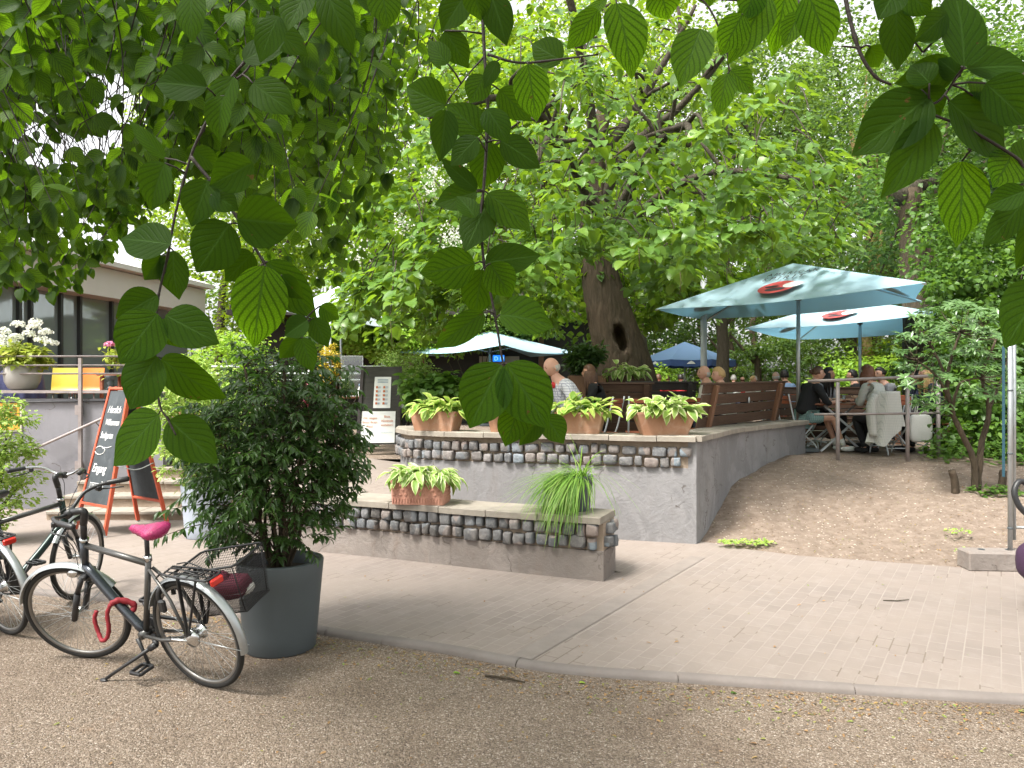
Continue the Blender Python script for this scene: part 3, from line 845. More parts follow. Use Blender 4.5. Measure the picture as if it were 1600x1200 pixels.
# the upper wall
CZ = 1.215
def capx(px, py): 
    d = (EYE - CZ) * F / (py - 600); return Vector(((px - 800) / F * d, d, 0))
upF = [Vector((-1.50, 10.6, 0)), Vector((-1.46, 10.1, 0)), capx(640, 672.5) + Vector((.05, .05, 0)), Vector((-.72, 9.28, 0)), Vector((.55, 8.87, 0)), Vector((2.02, 8.42, 0))]
upF = spline(upF[:4], 4)[:-1] + [Vector(p) for p in upF[3:]]
sideL = [Vector((2.02, 8.42, 0)), Vector((2.83, 9.92, 0)), Vector((4.66, 12.2, 0))]
w = thing('terrace_wall', 'tall grey rendered terrace wall with cobble band and flat tile top', 'wall', (2.02, 8.42, 0))
mb = MB(); wall_body(mb, upF, .34, 0, .86); wall_body(mb, [p + Vector((0.002, 0, 0)) for p in sideL], .34, 0, CZ - .062)
mb.build('render_face', M['plaster'], w, True)
upb = [p + Vector((0, .03, 0)) for p in upF]
mb = MB(); wall_body(mb, upb[:-1] + [upb[-1] - Vector((.035, 0, 0))], .30, .86, CZ - .062); mb.build('mortar_band', M['mortar'], w, True)
mb = MB(); Lu = length(upb); cobbles(mb, upb, [.925, 1.045], .02, Lu - .04, .03, .115, .125); mb.build('cobbles', M['cobble'], w, True)
mb = MB(); caps(mb, upF, .36, CZ, .075, .06, .5); caps(mb, sideL, .36, CZ + .003, .06, .06, .5)
mb.build('cap_tiles', M['capstone'], w, True)

# ================================================================== DECK AND BUILDING, left
WY = 11.0; WZ = 1.70
w = thing('deck_wall', 'long lilac-grey painted deck wall behind the bicycles', 'wall', (-9, WY, 0))
mb = MB(); mb.box((-9.6, WY + .15, WZ / 2 - .06), (9.2, .3, WZ - .12)); mb.build('render_face', M['deckwall'], w, True)
mb = MB(); mb.box((-9.6, WY + .13, WZ - .02), (9.3, .42, .04)); mb.build('coping', M['rail'], w, True)
mb = MB(); mb.tube([(-14, WY - .03, WZ - .15), (-9, WY - .03, WZ - .145), (-7, WY - .03, WZ - .17), (-5.1, WY - .03, WZ - .15)], .012, 6); mb.build('cable', M['black_plastic'], w, True)
mb = MB(); mb.box((-9.8, 16, 1.15), (9, 9.4, .1)); dk = mb.build('deck', M['table_wood']); dk['kind'] = 'structure'
# deck railing
rl = thing('deck_railing', 'brown metal railing of three thin bars along the top of the deck wall', 'railing', (-6.1, WY - .06, 0))
mb = MB()
for px in (130, -160, -420):
    x = (px - 800) / F * WY
    mb2 = MB(); mb2.box((x, WY - .07, 1.28), (.045, .045, 1.76)); mb2.build('post', M['rail'], rl, True)
    pass
    for z in (1.42, .62):
        mb2 = MB(); mb2.box((x - .05, WY - .03, z), (.08, .05, .14)); mb2.build('bracket', M['rail'], rl, True)
for py in (557, 571, 584):
    z = EYE + (600 - py) / F * WY
    mb2 = MB(); mb2.tube([(-14, WY - .07, z), (-5.2, WY - .07, z)], .014, 6); mb2.build('bar', M['rail'], rl, True)
hr = thing('stair_handrail', 'sloping metal handrail fixed across the deck wall', 'handrail', (-7, WY - .1, 0))
mb = MB(); mb.tube([(-7.4, WY - .12, .62), (-7.1, WY - .12, .72), (-5.72, WY - .12, 1.34), (-5.4, WY - .12, 1.42), (-4.95, WY - .12, 1.42)], .02, 8); mb.build('rail', M['rail'], hr, True)
for x, z in ((-6.9, .80), (-5.9, 1.25)):
    mb = MB(); mb.tube([(x, WY - .12, z), (x, WY - .02, z - .06)], .01, 6); mb.build('support', M['rail'], hr, True)
# poster on wall
ps = thing('wall_poster', 'orange poster in a pale frame on the deck wall at the shrub', 'poster', (-7.2, WY, 1.2))
xa, xb = (-12 - 800) / F * WY, (35 - 800) / F * WY
z1, z0 = EYE - 27 / F * WY, EYE - 74 / F * WY
mb = MB(); mb.box(((xa + xb) / 2, WY - .012, (z0 + z1) / 2), (xb - xa, .02, z1 - z0)); mb.build('frame', M['pale_frame'], ps, True)
mb = MB(); mb.box(((xa + xb) / 2, WY - .025, (z0 + z1) / 2), (xb - xa - .05, .006, z1 - z0 - .05)); mb.build('print', M['poster'], ps, True)
mb = MB()
for r_ in range(5):
    for c_ in range(2): mb.box((xb - .11 - c_ * .12, WY - .030, z1 - .07 - r_ * .035), (.095, .004, .024))
mb.build('picture', M['bench'], ps, True)

# glass pavilion receding to the right
bd = thing('pavilion', 'low glass-fronted pavilion with dark mullions and beige fascia on the deck', 'building', (-9.4, 14, 1.2))
A = Vector((-9.95, 10.2, 0)); B = Vector((-8.45, 20.0, 0)); dv = (B - A).normalized(); nv = Vector((dv.y, -dv.x, 0))
mb = MB()
mb.add([A + Vector((0, 0, 1.2)), B + Vector((0, 0, 1.2)), B + Vector((0, 0, 3.62)), A + Vector((0, 0, 3.62))], [(0, 1, 2, 3)])
mb.add([A + Vector((0, 0, 1.2)) - nv * .02, B + Vector((0, 0, 1.2)) - nv * .02, B + Vector((0, 0, 3.62)) - nv * .02, A + Vector((0, 0, 3.62)) - nv * .02], [(3, 2, 1, 0)])
mb.build('glazing', M['glass'], bd, True)
for px in (-90, -30, 27, 45, 92, 122, 172, 235):
    # intersect view ray with facade
    k = (px - 800) / F
    t = (A.x - k * A.y) / (k * dv.y - dv.x); p = A + dv * t
    mb = MB(); mb.beam(p + nv * .03 + Vector((0, 0, 1.2)), p + nv * .03 + Vector((0, 0, 3.62)), .09, .07, up=dv); mb.build('mullion', M['mullion'], bd, True)
def slab(mb, z0, z1, o0, o1, mat=None):
    q = [A + nv * o0, B + nv * o0, B + nv * o1, A + nv * o1]
    mb.prism([(p.x, p.y) for p in q], z0, z1)
mb = MB(); slab(mb, 3.62, 4.22, .5, -6.0); mb.build('fascia', M['fascia'], bd, True)
mb = MB(); slab(mb, 4.24, 4.34, .75, -6.2); mb.build('gutter', M['fascia'], bd, True)
mb = MB()
q0 = [A + nv * .7, B + nv * .7, B - nv * 5, A - nv * 5]
mb.add([tuple(q0[0]) [:2] + (4.36,), tuple(q0[1])[:2] + (4.36,), tuple(q0[2])[:2] + (6.2,), tuple(q0[3])[:2] + (6.2,),
        tuple(q0[0])[:2] + (4.30,), tuple(q0[1])[:2] + (4.30,), tuple(q0[2])[:2] + (4.30,), tuple(q0[3])[:2] + (4.30,)],
       [(0, 1, 2, 3), (7, 6, 5, 4), (0, 4, 5, 1), (1, 5, 6, 2), (2, 6, 7, 3), (3, 7, 4, 0)])
mb.build('roof', M['white_roof'], bd, True)
mb = MB(); mb.box((-12, 15.2, 2.4), (3.9, 9.5, 2.4)); mb.build('interior', M['dark_wall'], bd, True)

# kiosk behind, centre-left (seen under the foliage and parasol)
kk = thing('kiosk', 'dark timber kiosk with counter openings behind the standing menu board', 'kiosk', (-2.6, 21, .7))
mb = MB(); mb.box((-2.4, 22.5, 2.15), (9.4, 2.6, 2.9)); mb.build('wall', M['dark_wall'], kk, True)
mb = MB(); mb.box((-3.0, 21.12, 2.45), (.62, .1, .5)); mb.build('panel', M['kiosk_panel'], kk, True)
mb = MB(); mb.box((-.35, 21.12, 2.3), (1.1, .1, .5)); mb.build('panel', M['kiosk_panel'], kk, True)
for x in (-5.6, -4.85, -2.45, .8):
    mb = MB(); mb.box((x, 21.05, 1.9), (.14, .16, 2.4)); mb.build('post', M['bench_post'], kk, True)
mb = MB(); mb.box((-2.4, 20.9, 1.55), (8.6, .5, .06)); mb.build('counter', M['table_wood'], kk, True)
mb = MB(); mb.box((-2.4, 22.2, 3.68), (10.2, 4.0, .14)); mb.build('roof', M['bench_dark'], kk, True)
mb = MB()
scr = thing('display_screen', 'small blue lit screen hanging in the kiosk under the white parasol', 'screen', (.0, 20.7, 2.3))
cx = (779 - 800) / F * 20.7; cz = EYE + (600 - 560) / F * 20.7
mb = MB(); mb.box((cx, 20.72, cz), (.34, .06, .20), bev=.01); mb.build('casing', M['black_plastic'], scr, True)
def emis(name, col, s):
    m, t = nt(name); e = N_(t, 'ShaderNodeEmission'); e.inputs[0].default_value = (*col, 1); e.inputs[1].default_value = s
    o = N_(t, 'ShaderNodeOutputMaterial'); t.links.new(e.outputs[0], o.inputs[0]); return m
M['screen'] = emis('screen_blue', (.02, .22, .9), .55); M['screen_txt'] = emis('screen_text', (.3, .7, 1), .6)
mb = MB(); mb.box((cx, 20.685, cz), (.31, .012, .175)); mb.build('display', M['screen'], scr, True)
def text(body, size, mat, parent, loc, rot, name='lettering', extrude=.0008, align='LEFT', shear=0, sx=1.0, spacing=1.0, line=1.0):
    cu = bpy.data.curves.new(name, 'FONT'); cu.body = body; cu.size = size; cu.extrude = extrude
    cu.align_x = align; cu.shear = shear; cu.space_character = spacing; cu.space_line = line
    cu.materials.append(mat)
    tmp = bpy.data.objects.new(name, cu); COL.objects.link(tmp)
    dg = bpy.context.evaluated_depsgraph_get()
    me = bpy.data.meshes.new_from_object(tmp.evaluated_get(dg))
    bpy.data.objects.remove(tmp); me.name = name
    o = bpy.data.objects.new(name, me); COL.objects.link(o)
    o.parent = parent
    if isinstance(rot, Matrix): o.matrix_local = Matrix.Translation(loc) @ rot.to_4x4()
    else:
        o.location = loc; o.rotation_euler = rot
    o.scale = (sx, 1, 1)
    return o
text('D N', .15, M['screen_txt'], scr, Vector((cx - .12, 20.674, cz - .055)) - scr.location, (R(90), 0, 0))

# right: post of a site fence in its concrete foot
fe = thing('fence_post', 'upright galvanised fence post with tarpaulin edge in a concrete foot', 'fence', (4.72, 7.3, 0))
mb = MB(); mb.tube([(4.735, 7.30, .12), (4.735, 7.30, 2.6)], .021, 12); mb.build('post', M['steel'], fe, True)
mb = MB(); mb.tube([(4.80, 7.34, .3), (4.80, 7.34, 2.5)], .016, 10)
for z in (.42, 2.4): mb.tube([(4.80, 7.34, z), (6.3, 7.2, z)], .014, 8)
mb.build('mesh_frame', M['steel'], fe, True)
for z in (.42, 1.13, 1.73):
    mb = MB(); mb.lathe([(.024, -.008), (.027, 0), (.024, .008)], (4.735, 7.30, z), 12); mb.build('clamp', M['pot_dark'], fe, True)
mb = MB(); 
for i in range(1):
    mb.add([(4.705, 7.37, .9), (4.725, 7.36, .9), (4.725, 7.36, 2.15), (4.705, 7.37, 2.15), (4.705, 7.374, .9), (4.725, 7.364, .9), (4.725, 7.364, 2.15), (4.705, 7.374, 2.15)],
           [(0, 1, 2, 3), (7, 6, 5, 4), (0, 4, 5, 1), (3, 2, 6, 7), (0, 3, 7, 4), (1, 5, 6, 2)])
M['tarp'] = mat_simple('tarpaulin', (.02, .07, .10), .5, .15, 8)
mb.build('tarpaulin_edge', M['tarp'], fe, True)
ft = thing('concrete_foot', 'weathered rectangular concrete foot holding the fence post', 'concrete block', (4.6, 7.3, ZP))
mb = MB(); c0 = Vector((4.66, 7.30, ZP + .085)); mb.box(c0, (.72, .24, .18), rz=R(-4), bev=.014)
mb.build('block', M['plaster_low'], ft, True)
for dx in (-.18, .075):
    mb = MB(); mb.lathe([(.032, 0), (.032, .0035), (.024, .0035), (.024, 0)], c0 + Vector((dx, .02 - dx * .07, .091)), 16); mb.build('socket', M['pot_dark'], ft, True)

# lamp / mast post behind the terrace wall
mp = thing('mast', 'thick pale grey metal mast rising behind the benches into the parasol', 'mast', (3.62, 14.5, ZT))
mb = MB(); mb.tube([(3.62, 14.5, ZT), (3.62, 14.5, 4.0)], .060, 14); mb.build('pole', M['steel_light'], mp, True)
mb = MB(); mb.lathe([(.10, 0), (.10, .015), (.066, .03)], (3.62, 14.5, ZT), 16); mb.build('base_plate', M['steel'], mp, True)

# railing on the slope
rr = thing('pipe_railing', 'two-bar rusty pipe railing standing on the bare soil slope', 'railing', (4.8, 11.2, .6))
D1 = 11.2
def rp(px, py, d): return at(px, py, d)
posts = [(1309, 725, 11.15, 597), (1418, 725, 11.0, 594), (1466, 724, 11.6, 592)]
for px, py, d, top in posts:
    b0 = at(px, py, d); mb = MB(); mb.tube([(b0.x, b0.y, b0.z - .12), (b0.x, b0.y, EYE + (600 - top) / F * d)], .028 if px < 1460 else .03, 10); mb.build('post', M['rail'], rr, True)
mb = MB(); mb.tube([at(1262, 595.5, 11.3), at(1309, 594, 11.15), at(1400, 590, 11.0), at(1462, 587, 10.95)], .024, 10); mb.build('top_bar', M['rail'], rr, True)
mb = MB(); mb.tube([at(1272, 647.5, 11.3), at(1330, 647, 11.15), at(1418, 646, 11.0), at(1468, 645, 11.4)], .018, 10); mb.build('lower_bar', M['rail'], rr, True)

# ================================================================== POTS
def round_pot(name, label, c, r0, r1, h, mat, rim=.025, soil=True, group=None, flare=0.0):
    t = thing(name, label, 'pot', tuple(c), group=group)
    mb = MB()
    prof = [(r0 * .97, 0), (r0, .01)] + [(r0 + (r1 - r0) * u + flare * math.sin(u * math.pi), h * u) for u in (.2, .4, .6, .8)] + [(r1, h - .012), (r1 - .005, h), (r1 - rim + .005, h), (r1 - rim, h - .01), (r1 - rim - .01, h - .1), (.0001, h - .1)]
    mb.lathe(prof, (0, 0, 0), 40); mb.build('body', mat, t)
    if soil:
        mb = MB(); mb.lathe([(r1 - rim - .004, h - .085), (r1 * .6, h - .065), (r1 * .2, h - .07), (.0001, h - .06)], (0, 0, 0), 24); mb.build('soil', M['soil'], t)
    return t
POT = gnd(437, 1012, 0); POT = Vector((POT.x, 5.23, 0))
round_pot('flower_pot', 'big dark grey round pot on the gravel, holding the tall glossy shrub', POT, .235, .288, .60, M['pot_dark'], .035)
POT2 = Vector((-3.52, 8.85, ZP))
round_pot('flower_pot', 'pale blue-grey round pot standing before the steps', POT2, .23, .28, .60, M['pot_blue'], .03)
POT3 = Vector((.60, 7.22, .605))
p3 = round_pot('flower_pot', 'slate grey pot with overhanging sedge on the low wall end', POT3, .13, .165, .33, M['pot_dark'], .02)
POT4 = Vector(((35 - 800) / F * (WY + .14), WY + .14, WZ + .0))
t = thing('flower_pot', 'wide rounded stone-grey bowl of white hydrangeas on the deck wall', 'pot', tuple(POT4))
mb = MB(); mb.lathe([(.13, 0), (.18, .03), (.225, .12), (.24, .22), (.235, .35), (.225, .36), (.21, .35), (.2, .28), (.0001, .28)], (0, 0, 0), 36); mb.build('body', M['pot_grey'], t)

def trough(name, label, c, L_, W_, h, mat, rz=0.0, flare=1.18, group=None, pattern=False):
    t = thing(name, label, 'planter', tuple(c), rz, group)
    mb = MB()
    a, b_ = L_ / 2, W_ / 2
    ch = .0
    def ring(s, z, cut=0.0):
        x, y = a * s, b_ * (1 + (s - 1) * 1.0)
        k = cut
        return [(-x, -y + k, z), (-x + k, -y, z), (x - k, -y, z), (x, -y + k, z), (x, y - k, z), (x - k, y, z), (-x + k, y, z), (-x, y - k, z)]
    s1 = flare
    rs = [ring(1 / s1, 0, .01), ring(1 / s1 + .01, .012, .01), ring(.985, h * .88, .012), ring(1.0, h * .90, .012), ring(1.01, h, .012), ring(.93, h, .01), ring(.90, h * .86, .01)]
    vs = [p for r_ in rs for p in r_]; fs = []
    for k in range(len(rs) - 1):
        for i in range(8):
            j = (i + 1) % 8; fs.append((k * 8 + i, k * 8 + j, (k + 1) * 8 + j, (k + 1) * 8 + i))
    fs.append(tuple(range(7, -1, -1))); fs.append(tuple((len(rs) - 1) * 8 + i for i in range(8)))
    mb.add(vs, fs, False)
    if pattern:
        n = 9
        for side in range(3):
            for i in range(n if side == 0 else 5):
                cnt = n if side == 0 else 5
                u = (i + .5) / cnt - .5
                for (zz, dx) in ((h * .42, 0), (h * .62, .5 / cnt), (h * .78, 0)):
                    uu = u + dx
                    if abs(uu) > .48: continue
                    s = (1 / s1) + (1 - 1 / s1) * zz / h
                    if side == 0: p = Vector((uu * L_ * s, -b_ * s - .001, zz)); Rm = Matrix.Rotation(R(45), 3, 'Y')
                    elif side == 1: p = Vector((a * s + .001, uu * W_ * s, zz)); Rm = Matrix.Rotation(R(90), 3, 'Z') @ Matrix.Rotation(R(45), 3, 'Y')
                    else: continue
                    mb.box(p, (.026, .010, .026), rot=Rm, bev=.003)
                    mb.box(p, (.012, .016, .012), rot=Rm, bev=.003)
                s = (1 / s1) + (1 - 1 / s1) * .18
                for q in (-.25, .25):
                    uu = u + q / cnt
                    if side == 0: mb.box(Vector((uu * L_ * s, -b_ * s - .002, h * .18)), (.011, .012, h * .2), bev=.003)
                    elif side == 1: mb.box(Vector((a * s + .002, uu * W_ * s, h * .18)), (.012, .011, h * .2), bev=.003)
    mb.build('body', mat, t)
    mb = MB(); mb.box((0, 0, h * .86), (L_ * .9, W_ * .86, .03)); mb.build('soil', M['soil'], t)
    return t
TR0 = Vector((-.905, 7.66, .606))
trough('planter', 'ornate patterned red terracotta trough of hostas on the low wall', TR0, .55, .30, .235, M['terracotta_red'], R(-8), 1.06, pattern=True)
TG = 'smooth terracotta troughs along the terrace wall top'
TR1 = Vector((-.93, 9.52, CZ)); TR2 = Vector((-.02, 9.24, CZ)); TR3 = Vector((.80, 8.98, CZ)); TR4 = Vector((1.72, 8.72, CZ))
trough('planter', 'terracotta trough at the curved left end of the terrace wall', TR1, .62, .3, .24, M['terracotta'], R(-20), 1.22, TG)
trough('planter', 'terracotta trough on the terrace wall half hidden behind hanging leaves', TR2, .5, .3, .24, M['terracotta'], R(-18), 1.2, TG)
trough('planter', 'terracotta trough on the wall in front of the man in the check shirt', TR3, .56, .32, .25, M['terracotta'], R(-14), 1.2, TG)
trough('planter', 'flared terracotta trough nearest the corner of the terrace wall', TR4, .68, .3, .26, M['terracotta'], R(2), 1.35, TG)
# ================================================================== BICYCLES
WR = .35
def bicycle(name, label, base, yaw, lean, steer, frame_mat, frame2, full=True, saddle_mat=None, basket=False, lock=False, rack=True, guard_mat=None):
    u = Vector((math.cos(yaw), math.sin(yaw), 0)); n_ = Vector((-u.y, u.x, 0))
    up = Vector((0, 0, 1)) * math.cos(lean) - n_ * math.sin(lean)
    side = up.cross(u)
    Rm = Matrix((u, side, up)).transposed()
    t = thing(name, label, 'bicycle', tuple(base))
    t.rotation_euler = Rm.to_euler()
    guard_mat = guard_mat or M['steel']
    BB = Vector((.455, 0, .285)); RH = Vector((0, 0, WR)); FH = Vector((1.046, 0, WR))
    ST = Vector((.265, 0, .80)); HT = Vector((.815, 0, .86)); HB = Vector((.878, 0, .665))
    ax = (HT - HB).normalized()
    # frame
    mb = MB()
    mb.cur = 0
    mb.tube([HT + Vector((.004, 0, .0)), HB], .024, 14)
    mb.tube(spline([HB + ax * .03, (HB + BB) / 2 + Vector((0, 0, .004)), BB], 4), [.028] * 9, 12)
    mb.cur = 1
    mb.tube([HT - ax * .03, ST - Vector((-.02, 0, .03))], .019, 12)
    mb.cur = 2
    mb.tube([BB, ST], .018, 12)
    for s in (-1, 1):
        mb.tube([ST - Vector((0, 0, .06)) + Vector((0, .012 * s, 0)), Vector((.10, .045 * s, .58)), RH + Vector((0, .06 * s, 0))], .010, 8)
        mb.tube([BB + Vector((-.02, .03 * s, 0)), Vector((.25, .05 * s, .30)), RH + Vector((0, .06 * s, 0))], .011, 8)
    mb.lathe([(.026, -.04), (.026, .04)], BB, 16, 'Y')
    mb.build('frame', [frame_mat, M['frame_grey'], frame2], t)
    # wheels
    def wheel(nm, hub, parent, hubr=.024, steerM=None):
        w = bpy.data.objects.new(nm, None); COL.objects.link(w); w.parent = parent; w.location = hub; w.empty_display_size = .05
        c = [(WR * math.cos(a), 0, WR * math.sin(a)) for a in np.linspace(0, 2 * math.pi, 65)[:-1]]
        mb = MB()
        prof = [(WR - .0, .0), (WR - .004, .012), (WR - .016, .0185), (WR - .03, .014), (WR - .034, .010), (WR - .034, -.010), (WR - .03, -.014), (WR - .016, -.0185), (WR - .004, -.012), (WR, 0)]
        mb.lathe(prof, (0, 0, 0), 72, 'Y'); mb.build('tyre', M['rubber'], w)
        mb = MB()
        mb.lathe([(WR - .034, .0115), (WR - .043, .0115), (WR - .050, .004), (WR - .050, -.004), (WR - .043, -.0115), (WR - .034, -.0115), (WR - .034, .0115)], (0, 0, 0), 72, 'Y'); mb.build('rim', M['rimmetal'], w)
        mb = MB(); mb.lathe([(.006, -.068), (.006, -.05), (hubr, -.034), (hubr, -.030), (hubr * .7, -.024), (hubr * .7, .024), (hubr, .030), (hubr, .034), (.006, .05), (.006, .068)], (0, 0, 0), 20, 'Y'); mb.build('hub', M['chrome'], w)
        mb = MB()
        for i in range(36):
            a = 2 * math.pi * i / 36; s = 1 if i % 2 else -1
            b_ = a + (.55 if (i // 2) % 2 else -.55)
            mb.tube([(hubr * .95 * math.cos(b_), .031 * s, hubr * .95 * math.sin(b_)), ((WR - .053) * math.cos(a), 0, (WR - .053) * math.sin(a))], .0011, 4, cap=False)
        mb.build('spokes', M['steel'], w)
        return w
    rear = wheel('rear_wheel', RH, t, .045)
    # mudguard rear
    def guard(parent, hub, a0, a1, nm):
        mb = MB(); mb.smooth = True
        nA = 26; R2 = WR + .018; rows = []
        for i in range(nA):
            a = a0 + (a1 - a0) * i / (nA - 1)
            for y, r in ((-.028, R2 - .012), (-.02, R2), (0, R2 + .006), (.02, R2), (.028, R2 - .012)):
                rows.append((hub[0] + r * math.cos(a), hub[1] + y, hub[2] + r * math.sin(a)))
        fs = [(i * 5 + k, i * 5 + k + 1, (i + 1) * 5 + k + 1, (i + 1) * 5 + k) for i in range(nA - 1) for k in range(4)]
        mb.add(rows, fs, True)
        for s in (-1, 1):
            am = a1 if abs(math.sin(a1)) < .9 else a0
            mb.tube([(hub[0], hub[1] + .05 * s, hub[2]), (hub[0] + (R2) * math.cos(am * .97), hub[1] + .03 * s, hub[2] + R2 * math.sin(am * .97))], .0022, 5)
        return mb.build(nm, guard_mat, parent)
    guard(t, RH, R(20), R(190), 'rear_mudguard')
    # rotated front assembly
    S = Matrix.Translation(HB) @ Matrix.Rotation(steer, 4, ax) @ Matrix.Translation(-HB)
    # put as an empty-less transform: parts get matrix_local
    def fr(o): o.matrix_basis = S @ o.matrix_basis; return o
    fw = wheel('front_wheel', FH, t); fr(fw)
    fr(guard(t, FH, R(15), R(150), 'front_mudguard'))
    mb = MB()
    for s in (-1, 1):
        mb.tube([HB + Vector((0, .055 * s, -.03)), Vector((.945, .058 * s, .53))], .0155, 10)
        mb.tube([Vector((.945, .058 * s, .53)), FH + Vector((-.012, .058 * s, -.01))], .0195, 10)
    mb.box(HB + Vector((0, 0, -.035)), (.05, .13, .035), bev=.008)
    mb.tube([HB + Vector((.01, -.055, -.14)), HB + Vector((.02, 0, -.10)), HB + Vector((.01, .055, -.14))], .010, 8)
    fr(mb.build('fork', M['black_plastic'], t))
    mb = MB(); mb.tube([HT, HT + ax * .02], .027, 14); fr(mb.build('headset', M['chrome'], t))
    stem_top = HT + ax * .21
    bar_c = stem_top + Vector((.085, 0, .0))
    mb = MB(); mb.tube([HT + ax * .02, HT + ax * .14], .019, 12)
    mb.tube(spline([HT + ax * .12, stem_top + Vector((-.005, 0, 0)), bar_c], 5), [.022] * 11, 12)
    mb.lathe([(.026, -.03), (.026, .03)], bar_c, 14, 'Y')
    fr(mb.build('stem', M['black_plastic'], t))
    mb = MB()
    for s in (-1, 1):
        mb.tube(spline([bar_c, bar_c + Vector((.012, .07 * s, .012)), bar_c + Vector((-.02, .16 * s, .055)), bar_c + Vector((-.10, .235 * s, .062)), bar_c + Vector((-.20, .28 * s, .055))], 5), .0115, 10)
    fr(mb.build('handlebar', M['black_plastic'] if full else M['chrome'], t))
    for s in (-1, 1):
        mb = MB(); g0 = bar_c + Vector((-.11, .24 * s, .062)); g1 = bar_c + Vector((-.235, .292 * s, .053))
        mb.tube([g0, g0 + (g1 - g0) * .1, g0 + (g1 - g0) * .5, g1 - (g1 - g0) * .05, g1], [.014, .017, .0165, .018, .013], 12)
        fr(mb.build('grip', M['black_plastic'], t))
        mb = MB(); l0 = bar_c + Vector((-.07, .215 * s, .045))
        mb.box(l0, (.045, .03, .035), rz=.5 * s, bev=.006)
        mb.tube(spline([l0 + Vector((.01, .01 * s, -.012)), l0 + Vector((0, .05 * s, -.03)), l0 + Vector((-.11, .08 * s, -.045))], 4), [.007, .007, .007, .006, .006, .006, .006, .005, .004], 6)
        fr(mb.build('brake_lever', M['black_plastic'], t))
    mb = MB(); mb.tube(spline([bar_c + Vector((.01, .10, .02)), bar_c + Vector((.10, .06, -.06)), bar_c + Vector((.05, .02, -.22)), HB + Vector((.03, .02, 0))], 6), .0028, 5)
    mb.tube(spline([bar_c + Vector((.01, -.10, .02)), bar_c + Vector((.14, -.06, -.05)), bar_c + Vector((.06, -.02, -.25)), HB + Vector((.03, .0, -.1))], 6), .0028, 5)
    fr(mb.build('cables', M['black_plastic'], t))
    mb = MB(); mb.ell(HB + Vector((.085, 0, -.02)), (.045, .03, .032), 14, 8); mb.box(HB + Vector((.04, 0, -.03)), (.05, .012, .012))
    fr(mb.build('headlight', M['chrome'], t))
    # saddle
    sc = Vector((.215, 0, .99))
    mb = MB(); mb.tube([ST - Vector((-.01, 0, .02)), ST + Vector((-.035, 0, .15))], .0135, 12); mb.build('seat_post', M['black_plastic'], t)
    mb = MB(); mb.tube([ST - Vector((0, 0, .012)), ST + Vector((-.004, 0, .022))], .021, 14); mb.box(ST + Vector((.02, 0, .005)), (.03, .02, .02), bev=.004); mb.build('seat_clamp', M['chrome'], t)
    rows = []; nS = 14; nr = 12
    for i in range(nS):
        f = i / (nS - 1); x = sc.x - .135 + .27 * f
        wd = float(np.interp(f, [0, .12, .3, .5, .75, 1], [.05, .092, .085, .05, .028, .014]))
        hz = float(np.interp(f, [0, .1, .5, .9, 1], [.012, .034, .030, .024, .01]))
        zc = sc.z + float(np.interp(f, [0, .2, .6, 1], [.01, .008, -.004, .0]))
        for k in range(nr):
            a = 2 * math.pi * k / nr
            zz = math.sin(a) * hz * (1.0 if math.sin(a) > 0 else 1.5)
            rows.append((x, math.cos(a) * wd, zc + zz + (.004 * math.sin(k * 5 + i * 3) if saddle_mat else 0)))
    fs = [(i * nr + k, i * nr + (k + 1) % nr, (i + 1) * nr + (k + 1) % nr, (i + 1) * nr + k) for i in range(nS - 1) for k in range(nr)]
    fs += [tuple(range(nr - 1, -1, -1)), tuple((nS - 1) * nr + k for k in range(nr))]
    mb = MB(); mb.add(rows, fs, True); mb.build('saddle', saddle_mat or M['black_plastic'], t)
    # crank, chain case, pedals, stand
    mb = MB(); mb.lathe([(.075, -.052), (.085, -.048), (.085, -.044), (.075, -.042), (.03, -.044)], BB, 26, 'Y')
    q = [BB + Vector((.02, -.056, .09)), RH + Vector((-.01, -.05, .045))]
    mb.beam(BB + Vector((.0, -.055, .085)), RH + Vector((0, -.05, .05)), .02, .014); mb.beam(BB + Vector((.0, -.055, -.08)), RH + Vector((0, -.05, -.04)), .02, .012)
    mb.build('chain_guard', M['black_plastic'], t)
    ca = R(248)
    for s in (-1, 1):
        d = Vector((math.cos(ca), 0, math.sin(ca))) * (.17 * s)
        c0 = BB + Vector((0, .062 * s, 0))
        mb = MB(); mb.tube([c0, c0 + d * .5 + Vector((0, .006 * s, 0)), c0 + d + Vector((0, .014 * s, 0))], [.014, .010, .011], 8); mb.build('crank_arm', M['black_plastic'], t)
        pc = c0 + d + Vector((0, .065 * s, 0))
        mb = MB()
        for a_, b_ in (((-.045, -.045, 0), (.045, -.045, 0)), ((-.045, .045, 0), (.045, .045, 0)), ((-.045, -.045, 0), (-.045, .045, 0)), ((.045, -.045, 0), (.045, .045, 0))):
            mb.beam(pc + Vector(a_), pc + Vector(b_), .016, .02, bev=.003)
        mb.tube([pc + Vector((0, -.06, 0)), pc + Vector((0, .045, 0))], .009, 8)
        mb.build('pedal', M['black_plastic'], t)
    # kickstand on the left, foot found so that it reaches the ground plane
    k0 = Vector((.30, .06, .27)) if full else Vector((.05, .06, .33))
    Rt = Rm
    foot = k0 + Vector((.50, .22, -.30)) if full else k0 + Vector((.05, .12, -.35))
    for it in range(60):
        wz = (Rt @ foot).z + base[2]
        if wz <= .012: break
        foot = k0 + (foot - k0) * 1.02
    for it in range(60):
        wz = (Rt @ foot).z + base[2]
        if wz >= .004: break
        foot = k0 + (foot - k0) * .99
    dirk = (foot - k0).normalized()
    mb = MB(); mb.tube([k0, k0 + (foot - k0) * .12], .02, 10); mb.tube([k0, k0 + (foot - k0) * .55, foot - dirk * .02], [.013, .010, .010], 10); mb.ell(foot, (.03, .016, .01), 10, 6)
    mb.tube([k0, BB + Vector((-.06, 0, -.01))], .016, 8)
